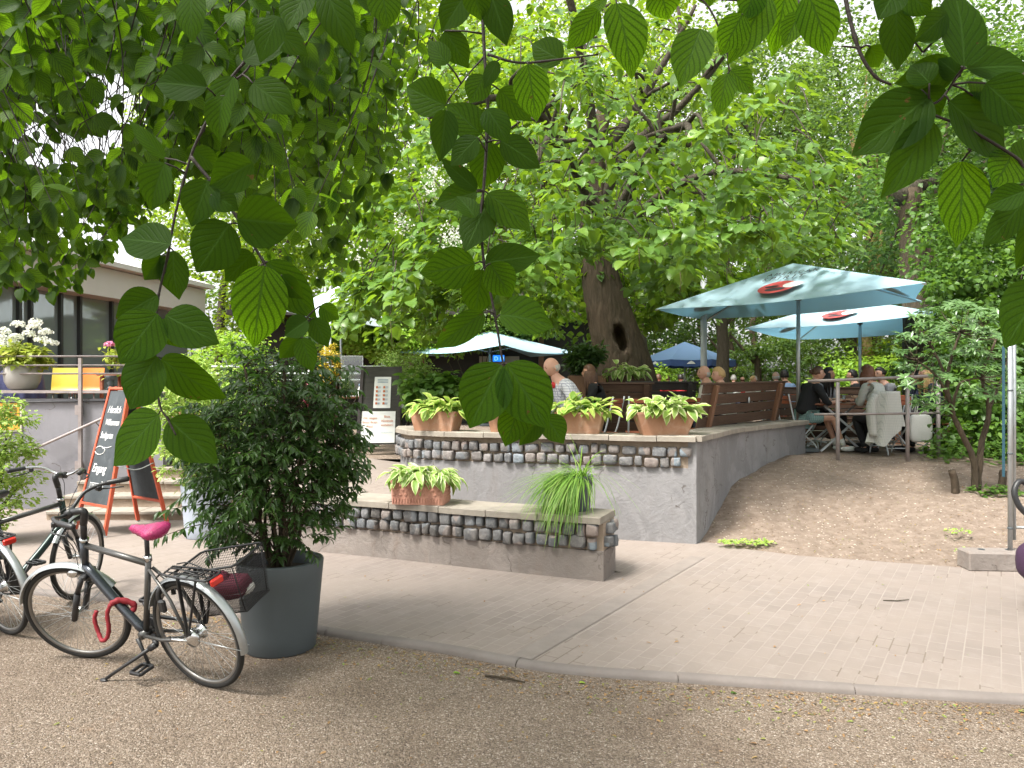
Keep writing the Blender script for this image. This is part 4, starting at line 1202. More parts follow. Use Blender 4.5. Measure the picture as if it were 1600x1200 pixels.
    mb.build('kickstand', M['black_plastic'], t)
    if rack:
        rk = MB(); z = .745
        rim = spline([(.13, .045, z), (0, .058, z), (-.2, .06, z + .004), (-.245, .045, z + .004), (-.25, 0, z + .004), (-.245, -.045, z + .004), (-.2, -.06, z + .004), (0, -.058, z), (.13, -.045, z)], 4)
        rk.tube(rim, .0065, 7)
        for x in (.06, -.01, -.08, -.15, -.21): rk.tube([(x, -.058, z), (x, .058, z)], .0045, 6)
        for y in (-.02, .02): rk.tube([(.12, y, z + .002), (-.24, y, z + .006)], .004, 6)
        for s in (-1, 1):
            rk.beam((-.03, .062 * s, z), (-.005, .066 * s, .38), .022, .008)
            rk.beam((-.17, .060 * s, z), (-.012, .068 * s, .38), .016, .006)
            rk.tube([(.13, .045 * s, z), (.215, .02 * s, .69)], .006, 6)
        rk.tube(spline([(.07, -.03, z + .03), (-.02, -.035, z + .045), (-.14, -.03, z + .02), (-.15, .03, z + .02), (-.02, .035, z + .045), (.07, .03, z + .03)], 4), .004, 6)
        rk.build('luggage_rack', M['black_plastic'], t)
        mb = MB(); mb.box((-.262, 0, z - .02), (.026, .085, .042), bev=.008); mb.build('rear_light', M['red_light'], t)
    if full:
        mb = MB()     # frame lock over the rear wheel
        arcp = [(RH.x + (.0) + .22 + .0, 0, 0)]
        c = Vector((.165, 0, .60))
        mb.tube([c + Vector((.02 * abs(math.cos(a)), .052 * math.cos(a), .07 * math.sin(a) - .01)) for a in np.linspace(-.5, math.pi + .5, 14)], .014, 8)
        mb.box(c + Vector((.0, .055, -.06)), (.05, .03, .08), bev=.01)
        mb.build('frame_lock', M['black_plastic'], t)
        mb = MB(); mb.lathe([(.05, .028), (.058, .034), (.058, .048), (.03, .058), (.012, .075)], RH, 22, 'Y'); mb.tube([RH + Vector((.0, .07, 0)), RH + Vector((.12, .075, -.01)), RH + Vector((.16, .06, -.01))], .009, 8)
        mb.build('hub_gear', M['chrome'], t)
    if lock:
        mb = MB()
        p = HB + (BB - HB) * .62
        pts = [p + Vector((.035, .045, .05)), p + Vector((.055, .07, -.01)), p + Vector((.05, .085, -.09)), p + Vector((.065, .10, -.15)), p + Vector((.10, .115, -.17)), p + Vector((.14, .10, -.13)), p + Vector((.16, .09, -.05)), p + Vector((.15, .07, 0))]
        pts = spline(pts, 5)
        mb.tube(pts, [.0125 + .0015 * math.sin(i * 2.2) for i in range(len(pts))], 9)
        p2 = [p + Vector((.035, .045, .05)), p + Vector((.0, .0, .055)), p + Vector((-.05, -.045, .0)), p + Vector((-.03, .0, -.05))]
        p2 = spline(p2, 5); mb.tube(p2, [.018 + .003 * math.sin(i * 2.2) for i in range(len(p2))], 9)
        mb.build('chain_lock', M['red_fabric'], t)
    if basket:
        # wire pannier on the far side of the rack
        bs = bpy.data.objects.new('basket', None); COL.objects.link(bs); bs.parent = t
        bs.location = (-.05, -.215, .73)
        bs.rotation_euler = (R(0), R(8), R(12))
        X0, X1, Y0, Y1, H = -.22, .22, -.15, .15, .30
        def q(u, v, z):
            s = 1 - .22 * (-z / H)
            return Vector((X0 + (X1 - X0) * (.5 + (u - .5) * s), Y0 + (Y1 - Y0) * (.5 + (v - .5) * s), z))
        mb = MB(); rim = [q(.06, 0, 0), q(.94, 0, 0), q(1, .08, 0), q(1, .92, 0), q(.94, 1, 0), q(.06, 1, 0), q(0, .92, 0), q(0, .08, 0)]
        mb.tube(rim, .0075, 7, closed=True)
        mb.tube([q(0, 0, -H), q(1, 0, -H), q(1, 1, -H), q(0, 1, -H)], .004, 6, closed=True)
        for (u_, v_) in ((.05, 0), (.5, 0), (.95, 0), (.05, 1), (.5, 1), (.95, 1)): mb.tube([q(u_, v_, 0), q(u_, v_, -H)], .0035, 5)
        mb.build('rim', M['black_plastic'], bs)
        mb = MB(); n1 = 34; n2 = 20
        for k in range(n1):
            f = k / n1
            mb.tube([q(f, 0, 0), q(f, 0, -H), q(f, 1, -H), q(f, 1, 0)], .0015, 3, cap=False)
        for k in range(24):
            f = k / 24
            mb.tube([q(0, f, 0), q(0, f, -H), q(1, f, -H), q(1, f, 0)], .0015, 3, cap=False)
        for k in range(n2):
            z = -H * k / n2
            mb.tube([q(0, 0, z), q(1, 0, z), q(1, 1, z), q(0, 1, z)], .0015, 3, closed=True)
        mb.build('wire_mesh', M['black_plastic'], bs)
    return t, Rm
BX = Vector((-1.786, 4.543, 0))
bk, BR = bicycle('bicycle', 'graphite bicycle with pink saddle cover and wire basket, on its kickstand beside the big pot', BX, 2.683, -.268, .379, M['frame_dark'], M['frame_grey'], True, M['pink'], True, True)
BM = Matrix.Translation(BX) @ BR.to_4x4()
bag = MB(); bag.T = BM @ Matrix.Translation((-.05, -.215, .73)) @ Euler((0, R(8), R(12))).to_matrix().to_4x4()
bag.ell((-.01, 0, -.19), (.13, .09, .065), 18, 12, sq=.7, noise=.05)
bag.ell((.04, .01, -.13), (.07, .06, .05), 14, 8, noise=.09)
o = bag.build('bag', M['maroon']); tag(o, 'maroon cloth bag slumped inside the wire bicycle basket', 'bag')
bag = MB(); bag.T = BM @ Matrix.Translation((-.05, -.215, .73)) @ Euler((0, R(8), R(12))).to_matrix().to_4x4()
bag.ell((-.10, -.02, -.222), (.05, .06, .032), 14, 8, noise=.12)
o = bag.build('paper_wad', M['white_cloth']); tag(o, 'crumpled white paper under the maroon bag in the basket', 'paper')
# second bicycle pointing away, third one cut by the picture edge
_f = gnd(119, 929, 0); u2 = Vector((.30, .954, 0)); b2 = Vector((-3.64, 6.42, 0)) - u2 * 1.046
bicycle('bicycle', 'green-black bicycle with silver swept handlebar, facing the steps behind the first bicycles', b2, math.atan2(u2.y, u2.x), .10, .25, M['frame_green'], M['frame_green'], False, None, False, False, True)
bicycle('bicycle', 'bicycle with light rack and silver mudguard, only its rear half in view', Vector((-3.60, 5.50, 0)), math.atan2(.5, -.86), -.18, .1, M['frame_green'], M['frame_grey'], False)

# ================================================================== BOARDS
def a_board():
    c = Vector((-4.72, 9.3, ZP)); rz = R(-36)
    t = thing('chalkboard', 'tall folding chalkboard with orange-red frame and white handwriting before the steps', 'a-board', tuple(c), rz)
    H = 1.74; W = .70
    for sgn, nm in ((-1, 'front_board'), (1, 'back_board')):
        b = bpy.data.objects.new(nm, None); COL.objects.link(b); b.parent = t; b.empty_display_size = .05
        b.location = (0, .0, H * .985); b.rotation_euler = (R(12) * (1 if sgn < 0 else -1) * -1, 0, 0)
        # local: hanging down from the top hinge
        wt, wb = W * .62, W
        zt, zb = 0, -H
        mb = MB()
        off = .02 * sgn
        def xw(z): return (wt + (wb - wt) * (-z / H)) / 2
        for s in (-1, 1): mb.beam((s * xw(0), off, 0), (s * xw(-H), off, -H), .032, .045, up=(0, 1, 0), bev=.003)
        for z in (-.02, -1.42): mb.beam((-xw(z), off, z), (xw(z), off, z), .028, .045, up=(0, 1, 0), bev=.003)
        mb.build('frame', M['orange_paint'], b)
        mb = MB(); z0, z1 = -.05, -1.40
        a0, a1 = xw(z0) - .015, xw(z1) - .015
        y0, y1 = off - .006, off + .006
        mb.add([(-a1, y0, z1), (a1, y0, z1), (a0, y0, z0), (-a0, y0, z0), (-a1, y1, z1), (a1, y1, z1), (a0, y1, z0), (-a0, y1, z0)], [(0, 1, 2, 3), (7, 6, 5, 4), (0, 4, 5, 1), (3, 2, 6, 7)])
        mb.build('panel', M['chalkboard'], b)
        for s in (-1, 1):
            mb = MB(); mb.beam((s * xw(-H) , off, -H), (s * (xw(-H) + .004), off, -H - .02), .03, .04, up=(0, 1, 0)); mb.build('foot', M['steel_light'], b)
        if sgn < 0:
            Rt = Matrix.Rotation(R(90), 4, 'X')
            for body, sz, x, z, sh in (('Herzlich', .125, -.17, -.32, .35), ('Willkommen', .110, -.17, -.47, .35), ('Stadtgarten', .115, -.22, -.63, .35), ('Eingang', .150, -.25, -1.04, .35)):
                o = text(body, sz, M['chalk'], b, Vector((x, off - .0075, z)), (R(90), 0, 0), 'handwriting', .0006, shear=sh, spacing=.9, sx=.62 if len(body) > 8 else .8)
            mb = MB()
            sw = [(-.16 + .09 * math.cos(a) * (1 + a * .06), off - .009, -.78 + .05 * math.sin(a)) for a in np.linspace(.4, 7.2, 24)] + [(.02, off - .009, -.74), (.10, off - .009, -.72)]
            mb.tube(sw, .0045, 5)
            mb.build('chalk_flourish', M['chalk'], b)
            mb = MB()
            z = -1.17
            ar = [(-.22, z), (.05, z), (.05, z + .03), (.10, z - .03), (.05, z - .09), (.05, z - .06), (-.22, z - .06)]
            mb.tube([(p[0], off - .008, p[1]) for p in ar], .004, 5, closed=True)
            for i in range(7): mb.tube([(-.20 + i * .035, off - .008, z - .012), (-.185 + i * .035, off - .008, z - .048)], .0035, 4)
            mb.build('chalk_arrow', M['chalk'], b)
    mb = MB(); mb.tube(spline([(.31, -.22, .80), (.33, 0, .74), (.31, .22, .80)], 6), .006, 6); mb.build('chain', M['steel_light'], t)
    return t
a_board()

def menu_board():
    c = Vector((-2.02, 11.9, ZT)); rz = R(8)
    t = thing('menu_board', 'dark standing board with two white notices beside the terrace wall end', 'sign', tuple(c), rz)
    H = 1.36; W = .62
    b = t
    til = math.tan(R(7))
    def P(x, z, y=0): return (x - (.06) * (1 - z / H), -(H - z) * til + y, z)
    mb = MB()
    for s in (-1, 1): mb.beam(P(s * W / 2, 0), P(s * W / 2 * .93, H), .05, .05, up=(0, 1, 0), bev=.004)
    mb.build('frame', M['bench_dark'], t)
    mb = MB(); v = [P(-W / 2, .16), P(W / 2, .16), P(W / 2 * .93, H), P(-W / 2 * .93, H)]
    mb.add(v + [(p[0], p[1] + .02, p[2]) for p in v], [(0, 1, 2, 3), (7, 6, 5, 4), (0, 4, 5, 1), (1, 5, 6, 2), (2, 6, 7, 3), (3, 7, 4, 0)]); mb.build('panel', M['board_wood'], t)
    def sheet(nm, x0, x1, z0, z1, lab):
        v = [P(x0, z0, -.006), P(x1, z0, -.006), P(x1 - .005, z1, -.006), P(x0 + .005, z1, -.006)]
        mb = MB(); mb.add(v + [(p[0], p[1] + .004, p[2]) for p in v], [(0, 1, 2, 3), (7, 6, 5, 4), (0, 4, 5, 1), (1, 5, 6, 2), (2, 6, 7, 3), (3, 7, 4, 0)])
        o = mb.build(nm, M['paper'], t); o['label'] = lab; return o
    sh = sheet('notice', -.27, .25, .19, .67, 'wide white notice with two columns of orange words')
    Rt = (R(90 - 7), 0, 0)
    for body, x, z, m_, sz in (('Wir zeigen\nIhnen Ihren\nPlatz!', -.14, .555, 'ink_orange', .048), ('Bitte\nAbstände\neinhalten!', .12, .575, 'ink_orange', .048)):
        p = P(x, z, -.012); text(body, sz, M[m_], sh, Vector(p), Rt, 'lettering', .0004, 'CENTER', line=1.35)
    for body, x, z in (('Please wait to be seated', -.14, .345), ('Please keep your distance', .12, .345)):
        p = P(x, z, -.012); text(body, .018, M['ink_blue'], sh, Vector(p), Rt, 'lettering', .0004, 'CENTER')
    sh2 = sheet('leaflet', -.10, .16, .72, 1.20, 'tall white leaflet with two columns of small pictures')
    mb = MB()
    for c_ in range(2):
        for r_ in range(5):
            p = P(-.055 + c_ * .11, 1.04 - r_ * .062, -.009); mb.box(p, (.03, .003, .035))
    mb.build('print', M['ink_orange'], sh2)
    mb = MB()
    for r_ in range(5):
        for c_ in range(2):
            for k in range(3): p = P(-.015 + c_ * .11, 1.05 - r_ * .062 - k * .011, -.0085); mb.box(p, (.04, .002, .0035))
    for k in range(3): p = P(.03, 1.16 - k * .022, -.0085); mb.box(p, (.16, .002, .008))
    mb.build('text_lines', M['ink_blue'], sh2)
    return t
menu_board()

# ================================================================== FURNITURE
def garden_chair(label, loc, rz, group='folding beer garden chairs'):
    t = thing('folding_chair', label, 'chair', loc, rz, group)
    # faces +X ; back at -X
    for i, z in enumerate((.80, .87)):
        mb = MB(); mb.box((-.255 - .0 - (z - .8) * .18, 0, z), (.018, .40, .058), bev=.004); mb.build('back_slat', M['slat_red'], t)
    for i in range(5):
        mb = MB(); mb.box((-.16 + i * .085, 0, .45), (.062, .42, .018), bev=.004); mb.build('seat_slat', M['slat_red'], t)
    for s in (-1, 1):
        mb = MB(); mb.tube(spline([(-.29, .19 * s, .93), (-.24, .19 * s, .72), (-.16, .19 * s, .45), (0, .18 * s, .28), (.20, .18 * s, .12), (.25, .18 * s, 0)], 4), .0115, 8); mb.build('leg', M['steel_light'], t)
        mb = MB(); mb.tube(spline([(.18, .165 * s, .44), (.05, .165 * s, .30), (-.18, .165 * s, .14), (-.24, .165 * s, 0)], 4), .0115, 8); mb.build('leg', M['steel_light'], t)
    mb = MB(); mb.tube([(-.20, -.165, .10), (-.20, .165, .10)], .008, 6); mb.build('stretcher', M['steel_light'], t)
    mb = MB(); mb.tube([(.205, -.18, .11), (.205, .18, .11)], .008, 6); mb.build('stretcher', M['steel_light'], t)
    return t
def garden_table(label, loc, rz, L_=1.5, W_=.75, group='folding beer garden tables'):
    t = thing('folding_table', label, 'table', loc, rz, group)
    mb = MB()
    for i in range(7): mb.box((0, -W_ / 2 + (i + .5) * W_ / 7, .765), (L_, W_ / 7 - .008, .028), bev=.004)
    for x in (-L_ * .35, L_ * .35): mb.box((x, 0, .742), (.05, W_ * .9, .02))
    mb.build('tabletop', M['table_wood'], t)
    for s in (-1, 1):
        for a_, b_ in ((-1, 1), (1, -1)):
            mb = MB(); mb.beam((a_ * L_ * .30, s * W_ * .36 + .012 * a_, .74), (b_ * L_ * .34, s * W_ * .38 + .012 * a_, 0), .032, .016, up=(0, 1, 0)); mb.build('leg', M['steel_light'], t)
    for x in (-.34, .34):
        mb = MB(); mb.tube([(x * L_ * .8, -W_ * .37, .14), (x * L_ * .8, W_ * .37, .14)], .009, 6); mb.build('stretcher', M['steel_light'], t)
    return t
def bench(label, loc, rz, L_, mats, posts=(-.38, .38), H=1.10, plate=False, group='high-backed slatted benches', tilt=0):
    """high back facing -Y (viewer), seat on +Y"""
    t = thing('bench', label, 'bench', loc, rz, group)
    t.rotation_euler = (0, tilt, rz)
    ln = .20
    n = 7
    zs = np.linspace(.16, H - .06, n)
    for z in zs:
        y = -.02 - (z) * ln
        mb = MB(); mb.box((0, y + .0, z), (L_, .03, (zs[1] - zs[0]) - .014), rot=Matrix.Rotation(math.atan(ln), 3, 'X'), bev=.004); mb.build('back_slat', mats[0], t)
    mb = MB(); mb.box((0, -.02 - H * ln, H), (L_ + .06, .075, .028), bev=.004); mb.build('top_rail', mats[0], t)
    for p in posts:
        mb = MB(); mb.beam((p * L_, -.055 + .02, .0), (p * L_, -.06 - (H - .02) * ln, H - .02), .075, .075, up=(0, 1, 0), bev=.004); mb.build('post', mats[1], t)
        mb = MB(); mb.box((p * L_, .42, .22), (.07, .07, .44), bev=.004); mb.build('leg', mats[1], t)
    mb = MB()
    for i in range(4): mb.box((0, .06 + i * .11, .45), (L_, .095, .03), bev=.004)
    mb.build('seat', mats[0], t)
    if plate:
        mb = MB(); y = -.02 - .86 * ln; mb.lathe([(.045, -.006), (.045, 0), (.0001, .001)], (.05, y - .03, .86), 20, 'Y', sx=.7, sy=1.0); mb.build('plate', M['steel_light'], t)
    return t
# big bench right behind the terrace wall
c0 = Vector((2.28, 10.0, ZT)); c1 = Vector((4.15, 12.35, ZT))
dd = (c1 - c0); ang = math.atan2(dd.y, dd.x); Lb = dd.length
bench('long brown slatted bench with orange-brown posts along the sloping side wall', tuple((c0 + c1) / 2), ang, Lb, (M['bench'], M['bench_post']), (-.40, .40), 1.11, True, tilt=-.012)
bench('brown slatted bench behind the folding chairs, left of the grey one', (1.62, 11.7, ZT), R(4), .92, (M['bench'], M['bench']), (-.4, .4), 1.1)
bench('dark grey slatted bench directly behind the corner planter', (2.35, 12.35, ZT), R(4), 1.1, (M['bench_dark'], M['bench_dark']), (-.4, .4), 1.12)
bench('slatted bench beyond the women\'s table', (6.05, 14.2, ZT), R(185), 2.2, (M['bench'], M['bench_post']), (-.4, .4), 1.02)
garden_chair('red slatted folding chair just behind the corner planter', (1.72, 10.15, ZT), R(85))
garden_chair('red slatted folding chair peeping out right of the check-shirt man\'s planter', (1.12, 10.0, ZT), R(150))
garden_chair('red slatted folding chair between the dark bench and the long bench', (2.45, 10.75, ZT), R(100))
garden_table('dark wooden table in front of the man in the check shirt', (.05, 10.55, ZT), R(10), 1.2, .75)
TBL = Vector((5.45, 12.75, ZT))
garden_table('reddish folding table the group of young women sit round', tuple(TBL), R(2), 1.35, .8)
garden_chair('folding chair under the woman in the black hoodie', (4.62, 12.45, ZT), R(15))
garden_chair('folding chair of the woman with long dark hair', (5.35, 13.35, ZT), R(-80))
garden_chair('folding chair draped with the pale checked coat', (5.90, 12.0, ZT), R(95))
garden_chair('folding chair of the dark-haired woman in grey, behind the coat', (6.35, 13.1, ZT), R(190))
garden_chair('folding chair with a white cloth bag hung on it', (6.80, 12.4, ZT), R(175))
garden_chair('folding chair of the guest in the light denim shirt', (5.55, 15.3, ZT), R(90))
garden_table('far folding table of the denim-shirted guest', (5.5, 16.2, ZT), R(0), 1.3, .8)
garden_chair('lone folding chair turned away near the couple on the bench', (3.75, 13.9, ZT), R(60))
# deck furniture
def shell_chair(label, loc, rz, mat, nm='plastic_chair'):
    t = thing(nm, label, 'chair', loc, rz)
    mb = MB(); rows = []
    pr = [(.22, .44), (.18, .455), (.05, .45), (-.12, .445), (-.19, .47), (-.22, .56), (-.24, .68), (-.27, .80), (-.285, .86)]
    for i, (x, z) in enumerate(pr):
        w = float(np.interp(i, [0, 4, 8], [.21, .20, .19]))
        for k in range(5):
            v = (k / 4 - .5) * 2
            rows.append((x + .03 * v * v * (1 if i > 4 else 0), v * w, z + .02 * v * v * (1 if i < 4 else 0)))
    fs = [(i * 5 + k, i * 5 + k + 1, (i + 1) * 5 + k + 1, (i + 1) * 5 + k) for i in range(len(pr) - 1) for k in range(4)]
    b = len(rows); rows2 = [(x - .012, y, z - .012) for x, y, z in rows]
    mb.add(rows + rows2, fs + [tuple(b + q for q in f[::-1]) for f in fs], True); mb.build('shell', mat, t)
    for sx in (-1, 1):
        for sy in (-1, 1):
            mb = MB(); mb.tube([(.16 * sx, .16 * sy, .44), (.21 * sx, .2 * sy, 0)], .011, 8); mb.build('leg', M['steel'], t)
    return t
ZD = 1.2
shell_chair('yellow plastic shell chair on the deck beside the navy-covered table', (-7.40, 12.6, ZD), R(-75), M['yellow_plastic'])
shell_chair('orange plastic shell chair on the deck behind the railing post', (-6.98, 12.6, ZD), R(-80), M['orange_plastic'])
def simple_table(name, label, loc, rz, L_, W_, mat, cloth=None):
    t = thing(name, label, 'table', loc, rz)
    mb = MB(); mb.box((0, 0, .74), (L_, W_, .03), bev=.004); mb.build('tabletop', mat, t)
    for sx in (-1, 1):
        for sy in (-1, 1):
            mb = MB(); mb.box((sx * (L_ / 2 - .06), sy * (W_ / 2 - .06), .36), (.045, .045, .72)); mb.build('leg', mat, t)
    return t
simple_table('deck_table', 'orange-brown wooden table on the deck beside the orange chair', (-6.35, 13.0, ZD), 0, 1.0, .7, M['table_wood'])
simple_table('deck_table', 'orange-brown wooden table on the deck behind the hydrangea bowl', (-8.9, 13.2, ZD), 0, .9, .7, M['table_wood'])
tc = thing('covered_table', 'bar table draped in a pleated navy cloth on the deck', 'table', (-7.72, 12.1, ZD))
mb = MB(); rows = []
for i, (r_, z) in enumerate(((.0001, .80), (.26, .80), (.28, .78), (.30, .5), (.33, .2), (.34, .02))):
    for k in range(48):
        a = 2 * math.pi * k / 48; rr_ = r_ * (1 + (.07 * math.sin(k * 2 * math.pi / 4) if i > 2 else 0))
        rows.append((rr_ * math.cos(a), rr_ * math.sin(a), z))
mb.add(rows, [(i * 48 + k, i * 48 + (k + 1) % 48, (i + 1) * 48 + (k + 1) % 48, (i + 1) * 48 + k)[::-1] for i in range(5) for k in range(48)], True)
mb.build('cloth', M['navy'], tc)

# reception table, screen and goods near the menu board
rt = thing('high_table', 'small wooden standing table with thin wire legs behind the menu board', 'table', (-2.72, 12.3, ZT))
mb = MB(); mb.lathe([(.0001, .86), (.34, .86), (.35, .875), (.34, .89), (.0001, .89)], (0, 0, 0), 28); mb.build('tabletop', M['table_wood'], rt)
for a in (0.3, 2.4, 4.5):
    mb = MB(); mb.tube(spline([(.22 * math.cos(a), .22 * math.sin(a), .86), (.05 * math.cos(a), .05 * math.sin(a), .5), (.27 * math.cos(a), .27 * math.sin(a), 0)], 5), .009, 6); mb.build('leg', M['steel_light'], rt)
o = thing('acrylic_screen', 'clear upright acrylic guard on the small standing table', 'screen', (-2.62, 12.25, ZT + .891))
def mat_clear():
    m, t = nt('acrylic_clear'); a = N_(t, 'ShaderNodeBsdfTransparent'); g_ = N_(t, 'ShaderNodeBsdfGlossy'); g_.inputs['Roughness'].default_value = .08
    a.inputs[0].default_value = (.82, .86, .86, 1)
    mx = N_(t, 'ShaderNodeMixShader'); mx.inputs[0].default_value = .22; t.links.new(a.outputs[0], mx.inputs[1]); t.links.new(g_.outputs[0], mx.inputs[2])
    oo = N_(t, 'ShaderNodeOutputMaterial'); t.links.new(mx.outputs[0], oo.inputs[0]); return m
M['clear'] = mat_clear()
mb = MB(); mb.box((.07, 0, .33), (.34, .006, .62)); mb.build('pane', M['clear'], o)
mb = MB(); mb.box((-.10, 0, .33), (.008, .01, .62)); mb.box((.24, 0, .33), (.008, .01, .62)); mb.box((.07, 0, .645), (.35, .01, .008)); mb.box((.07, .0, .008), (.34, .1, .014)); mb.build('edge_trim', M['steel_light'], o)
bt = thing('bottle', 'clear spray bottle with blue cap on the standing table', 'bottle', (-2.42, 12.2, ZT + .891))
mb = MB(); mb.lathe([(.03, 0), (.034, .01), (.034, .11), (.015, .14), (.013, .16)], (0, 0, 0), 14); mb.build('body', M['paper'], bt)
mb = MB(); mb.lathe([(.014, .16), (.015, .19), (.008, .20)], (0, 0, 0), 12); mb.build('cap', M['ink_blue'], bt)
vp = thing('vase', 'grey vase holding the yellow-leaved spray on the standing table', 'vase', (-2.88, 12.3, ZT + .891))
mb = MB(); mb.lathe([(.05, 0), (.06, .05), (.065, .11), (.06, .115), (.05, .1), (.0001, .09)], (0, 0, 0), 18); mb.build('body', M['steel_light'], vp)
rl2 = thing('terrace_railing', 'pale three-bar railing behind the standing table', 'railing', (-2.6, 14.2, ZT))
for py in (573, 584, 594):
    z = EYE + (600 - py) / F * 14.2
    mb = MB(); mb.tube([(-5.6, 14.2, z), (-1.9, 14.2, z)], .02, 8); mb.build('bar', M['steel_light'], rl2, True)
for px in (432, 512, 598):
    x = (px - 800) / F * 14.25; mb = MB(); mb.box((x, 14.25, ZT + .75), (.05, .05, 1.5)); mb.build('post', M['steel_light'], rl2, True)
fp = thing('flagpoles', 'slim pale pole pair rising behind the pale railing', 'pole', (-4.1, 16, ZT))
del fp['category']; bpy.data.objects.remove(fp)
for px, lb in ((508, 'slim pale pole behind the railing, left one of the close pair'), (516, 'slim pale pole behind the railing, right one of the close pair')):
    x = (px - 800) / F * 16; tt = thing('pole', lb, 'pole', (x, 16, ZT), group='slim poles by the kiosk')
    mb = MB(); mb.tube([(0, 0, 0), (0, 0, 3.2)], .024, 10); mb.build('shaft', M['steel_light'], tt)
    mb = MB(); mb.ell((0, 0, 3.2), (.035, .035, .03), 10, 6); mb.build('finial', M['steel_light'], tt)

# ================================================================== PARASOLS
def parasol(label, corners, apex, pole_xy, mats, zb=ZT, group=None, logo=False, valance=None, ribs=True, sag=.10, base=True, ptop=None, pole_r=.032):
    """corners: list of Vector round the rim; apex Vector"""
    t = thing('parasol', label, 'parasol', (pole_xy[0], pole_xy[1], zb), group=group)
    n = len(corners); K = 8
    vs = []; fs = []
    for i in range(n):
        a, b_ = corners[i], corners[(i + 1) % n]
        base_i = len(vs)
        for r_ in range(K + 1):
            f = r_ / K
            for k in range(K + 1):
                g_ = k / K
                rim = a + (b_ - a) * g_
                p = apex + (rim - apex) * f
                p = p + Vector((0, 0, -sag * math.sin(math.pi * g_) * f * f * .6))
                inw = (apex - rim); inw.z = 0
                p = p + inw.normalized() * (sag * math.sin(math.pi * g_) * f * f)
                vs.append(p)
        for r_ in range(K):
            for k in range(K):
                q = base_i + r_ * (K + 1) + k
                fs.append((q, q + K + 1, q + K + 2, q + 1))
    mb = MB(); m = len(vs)
    mb.add(vs + [p - Vector((0, 0, .006)) for p in vs], fs + [tuple(m + q for q in f[::-1]) for f in fs], True)
    cn = mb.build('canopy', mats, t, True)
    if valance:
        mb = MB(); vv = []; ff = []
        for i in range(n):
            a, b_ = corners[i], corners[(i + 1) % n]; b0 = len(vv)
            for k in range(13):
                g_ = k / 12; inw = apex - (a + (b_ - a) * g_); inw.z = 0
                p = a + (b_ - a) * g_ + inw.normalized() * sag * math.sin(math.pi * g_) + Vector((0, 0, -sag * .6 * math.sin(math.pi * g_)))
                out = -inw.normalized() * .012
                vv += [p + out, p + out + Vector((0, 0, -.22 - .03 * abs(math.sin(k * math.pi / 3))))]
            for k in range(12): q = b0 + 2 * k; ff.append((q, q + 1, q + 3, q + 2))
        mb.add(vv, ff, True); mb.build('valance', valance, t, True)
        # pale marks printed on the valance
        for i in range(n):
            a, b_ = corners[i], corners[(i + 1) % n]; mid = (a + b_) / 2; inw = apex - mid; inw.z = 0; inw.normalize()
            e = (b_ - a).normalized(); c = mid + inw * (sag - .03) + Vector((0, 0, -.17))
            mb = MB(); mb.add([c - e * .16, c + e * .16, c + e * .10 + Vector((0, 0, .07)), c + Vector((0, 0, .12)), c - e * .10 + Vector((0, 0, .06))], [(0, 1, 2, 3, 4)]); mb.build('emblem', M['logo_white'], t, True)
    mb = MB(); mb.tube([(pole_xy[0], pole_xy[1], zb), (pole_xy[0], pole_xy[1], apex.z - .02)], pole_r, 12); mb.build('pole', M['steel'], t, True)
    hub = Vector((pole_xy[0], pole_xy[1], apex.z - (.55 if ribs else .3)))
    if ribs:
        for i in range(n):
            c = corners[i]
            mb = MB(); mb.beam(apex + Vector((0, 0, -.05)), c + Vector((0, 0, -.02)), .03, .022); mb.build('rib', M['steel'], t, True)
            mid = apex + (c - apex) * .5 + Vector((0, 0, -.04))
            mb = MB(); mb.beam(hub, mid, .022, .016); mb.build('strut', M['steel'], t, True)
    mb = MB(); mb.lathe([(.05, -.04), (.06, 0), (.05, .04)], hub, 14); mb.build('hub', M['pot_dark'], t, True)
    mb = MB(); mb.box((pole_xy[0], pole_xy[1], zb + .03), (.5, .5, .06), bev=.01); mb.build('base', M['pot_dark'], t, True)
    if logo:
        for (i, below) in ((0, False), (2, True), (1, False), (3, False)):
            a, b_ = corners[i], corners[(i + 1) % n]
            e = (b_ - a).normalized(); mid = (a + b_) / 2
            up = (apex - mid); up = (up - e * up.dot(e)).normalized()
            nn = e.cross(up)
            if nn.z < 0: nn = -nn
            off = nn * (.008 if not below else -.022)
            c = mid + (apex - mid) * (.28 if not below else .60) + off
            mlt = 1 if not below else 1.0
            def disc(cx_, cy_, rx, ry, mat, lift, nm, a0=0, a1=2 * math.pi):
                mb = MB(); N2 = 28
                pts = [c + e * (cx_ + rx * math.cos(x)) + up * (cy_ + ry * math.sin(x)) + nn * lift * (1 if not below else -1) for x in np.linspace(a0, a1, N2)[:-1]]
                mb.add(pts, [tuple(range(len(pts)))] if True else [], False)
                return mb.build(nm, mat, t, True)
            if i in (0, 2):
                disc(0, 0, .32, .21, M['logo_red'], 0, 'emblem')
                disc(.0, -.08, .17, .055, M['logo_dark'], .004, 'emblem')
                disc(.25, .03, .16, .10, M['logo_white'], .006, 'emblem')
                disc(-.10, .02, .12, .03, M['logo_dark'], .008, 'emblem')
                if not below:
                    Rm = Matrix((e, up, nn)).transposed()
                    loc = c + up * .45 + nn * .01 - e * .42 - t.location
                    text('AMERICAN', .13, M['logo_dark'], t, loc, Rm, 'lettering', .001, spacing=1.5)
                    text('SPIRIT', .17, M['logo_dark'], t, c + up * .27 + nn * .01 - e * .42 - t.location, Rm, 'lettering', .001, spacing=1.6)
            else:
                disc(0, -.12, .34, .22, M['logo_red'], 0, 'emblem')
                disc(.02, -.18, .2, .08, M['logo_dark'], .004, 'emblem')
    return t
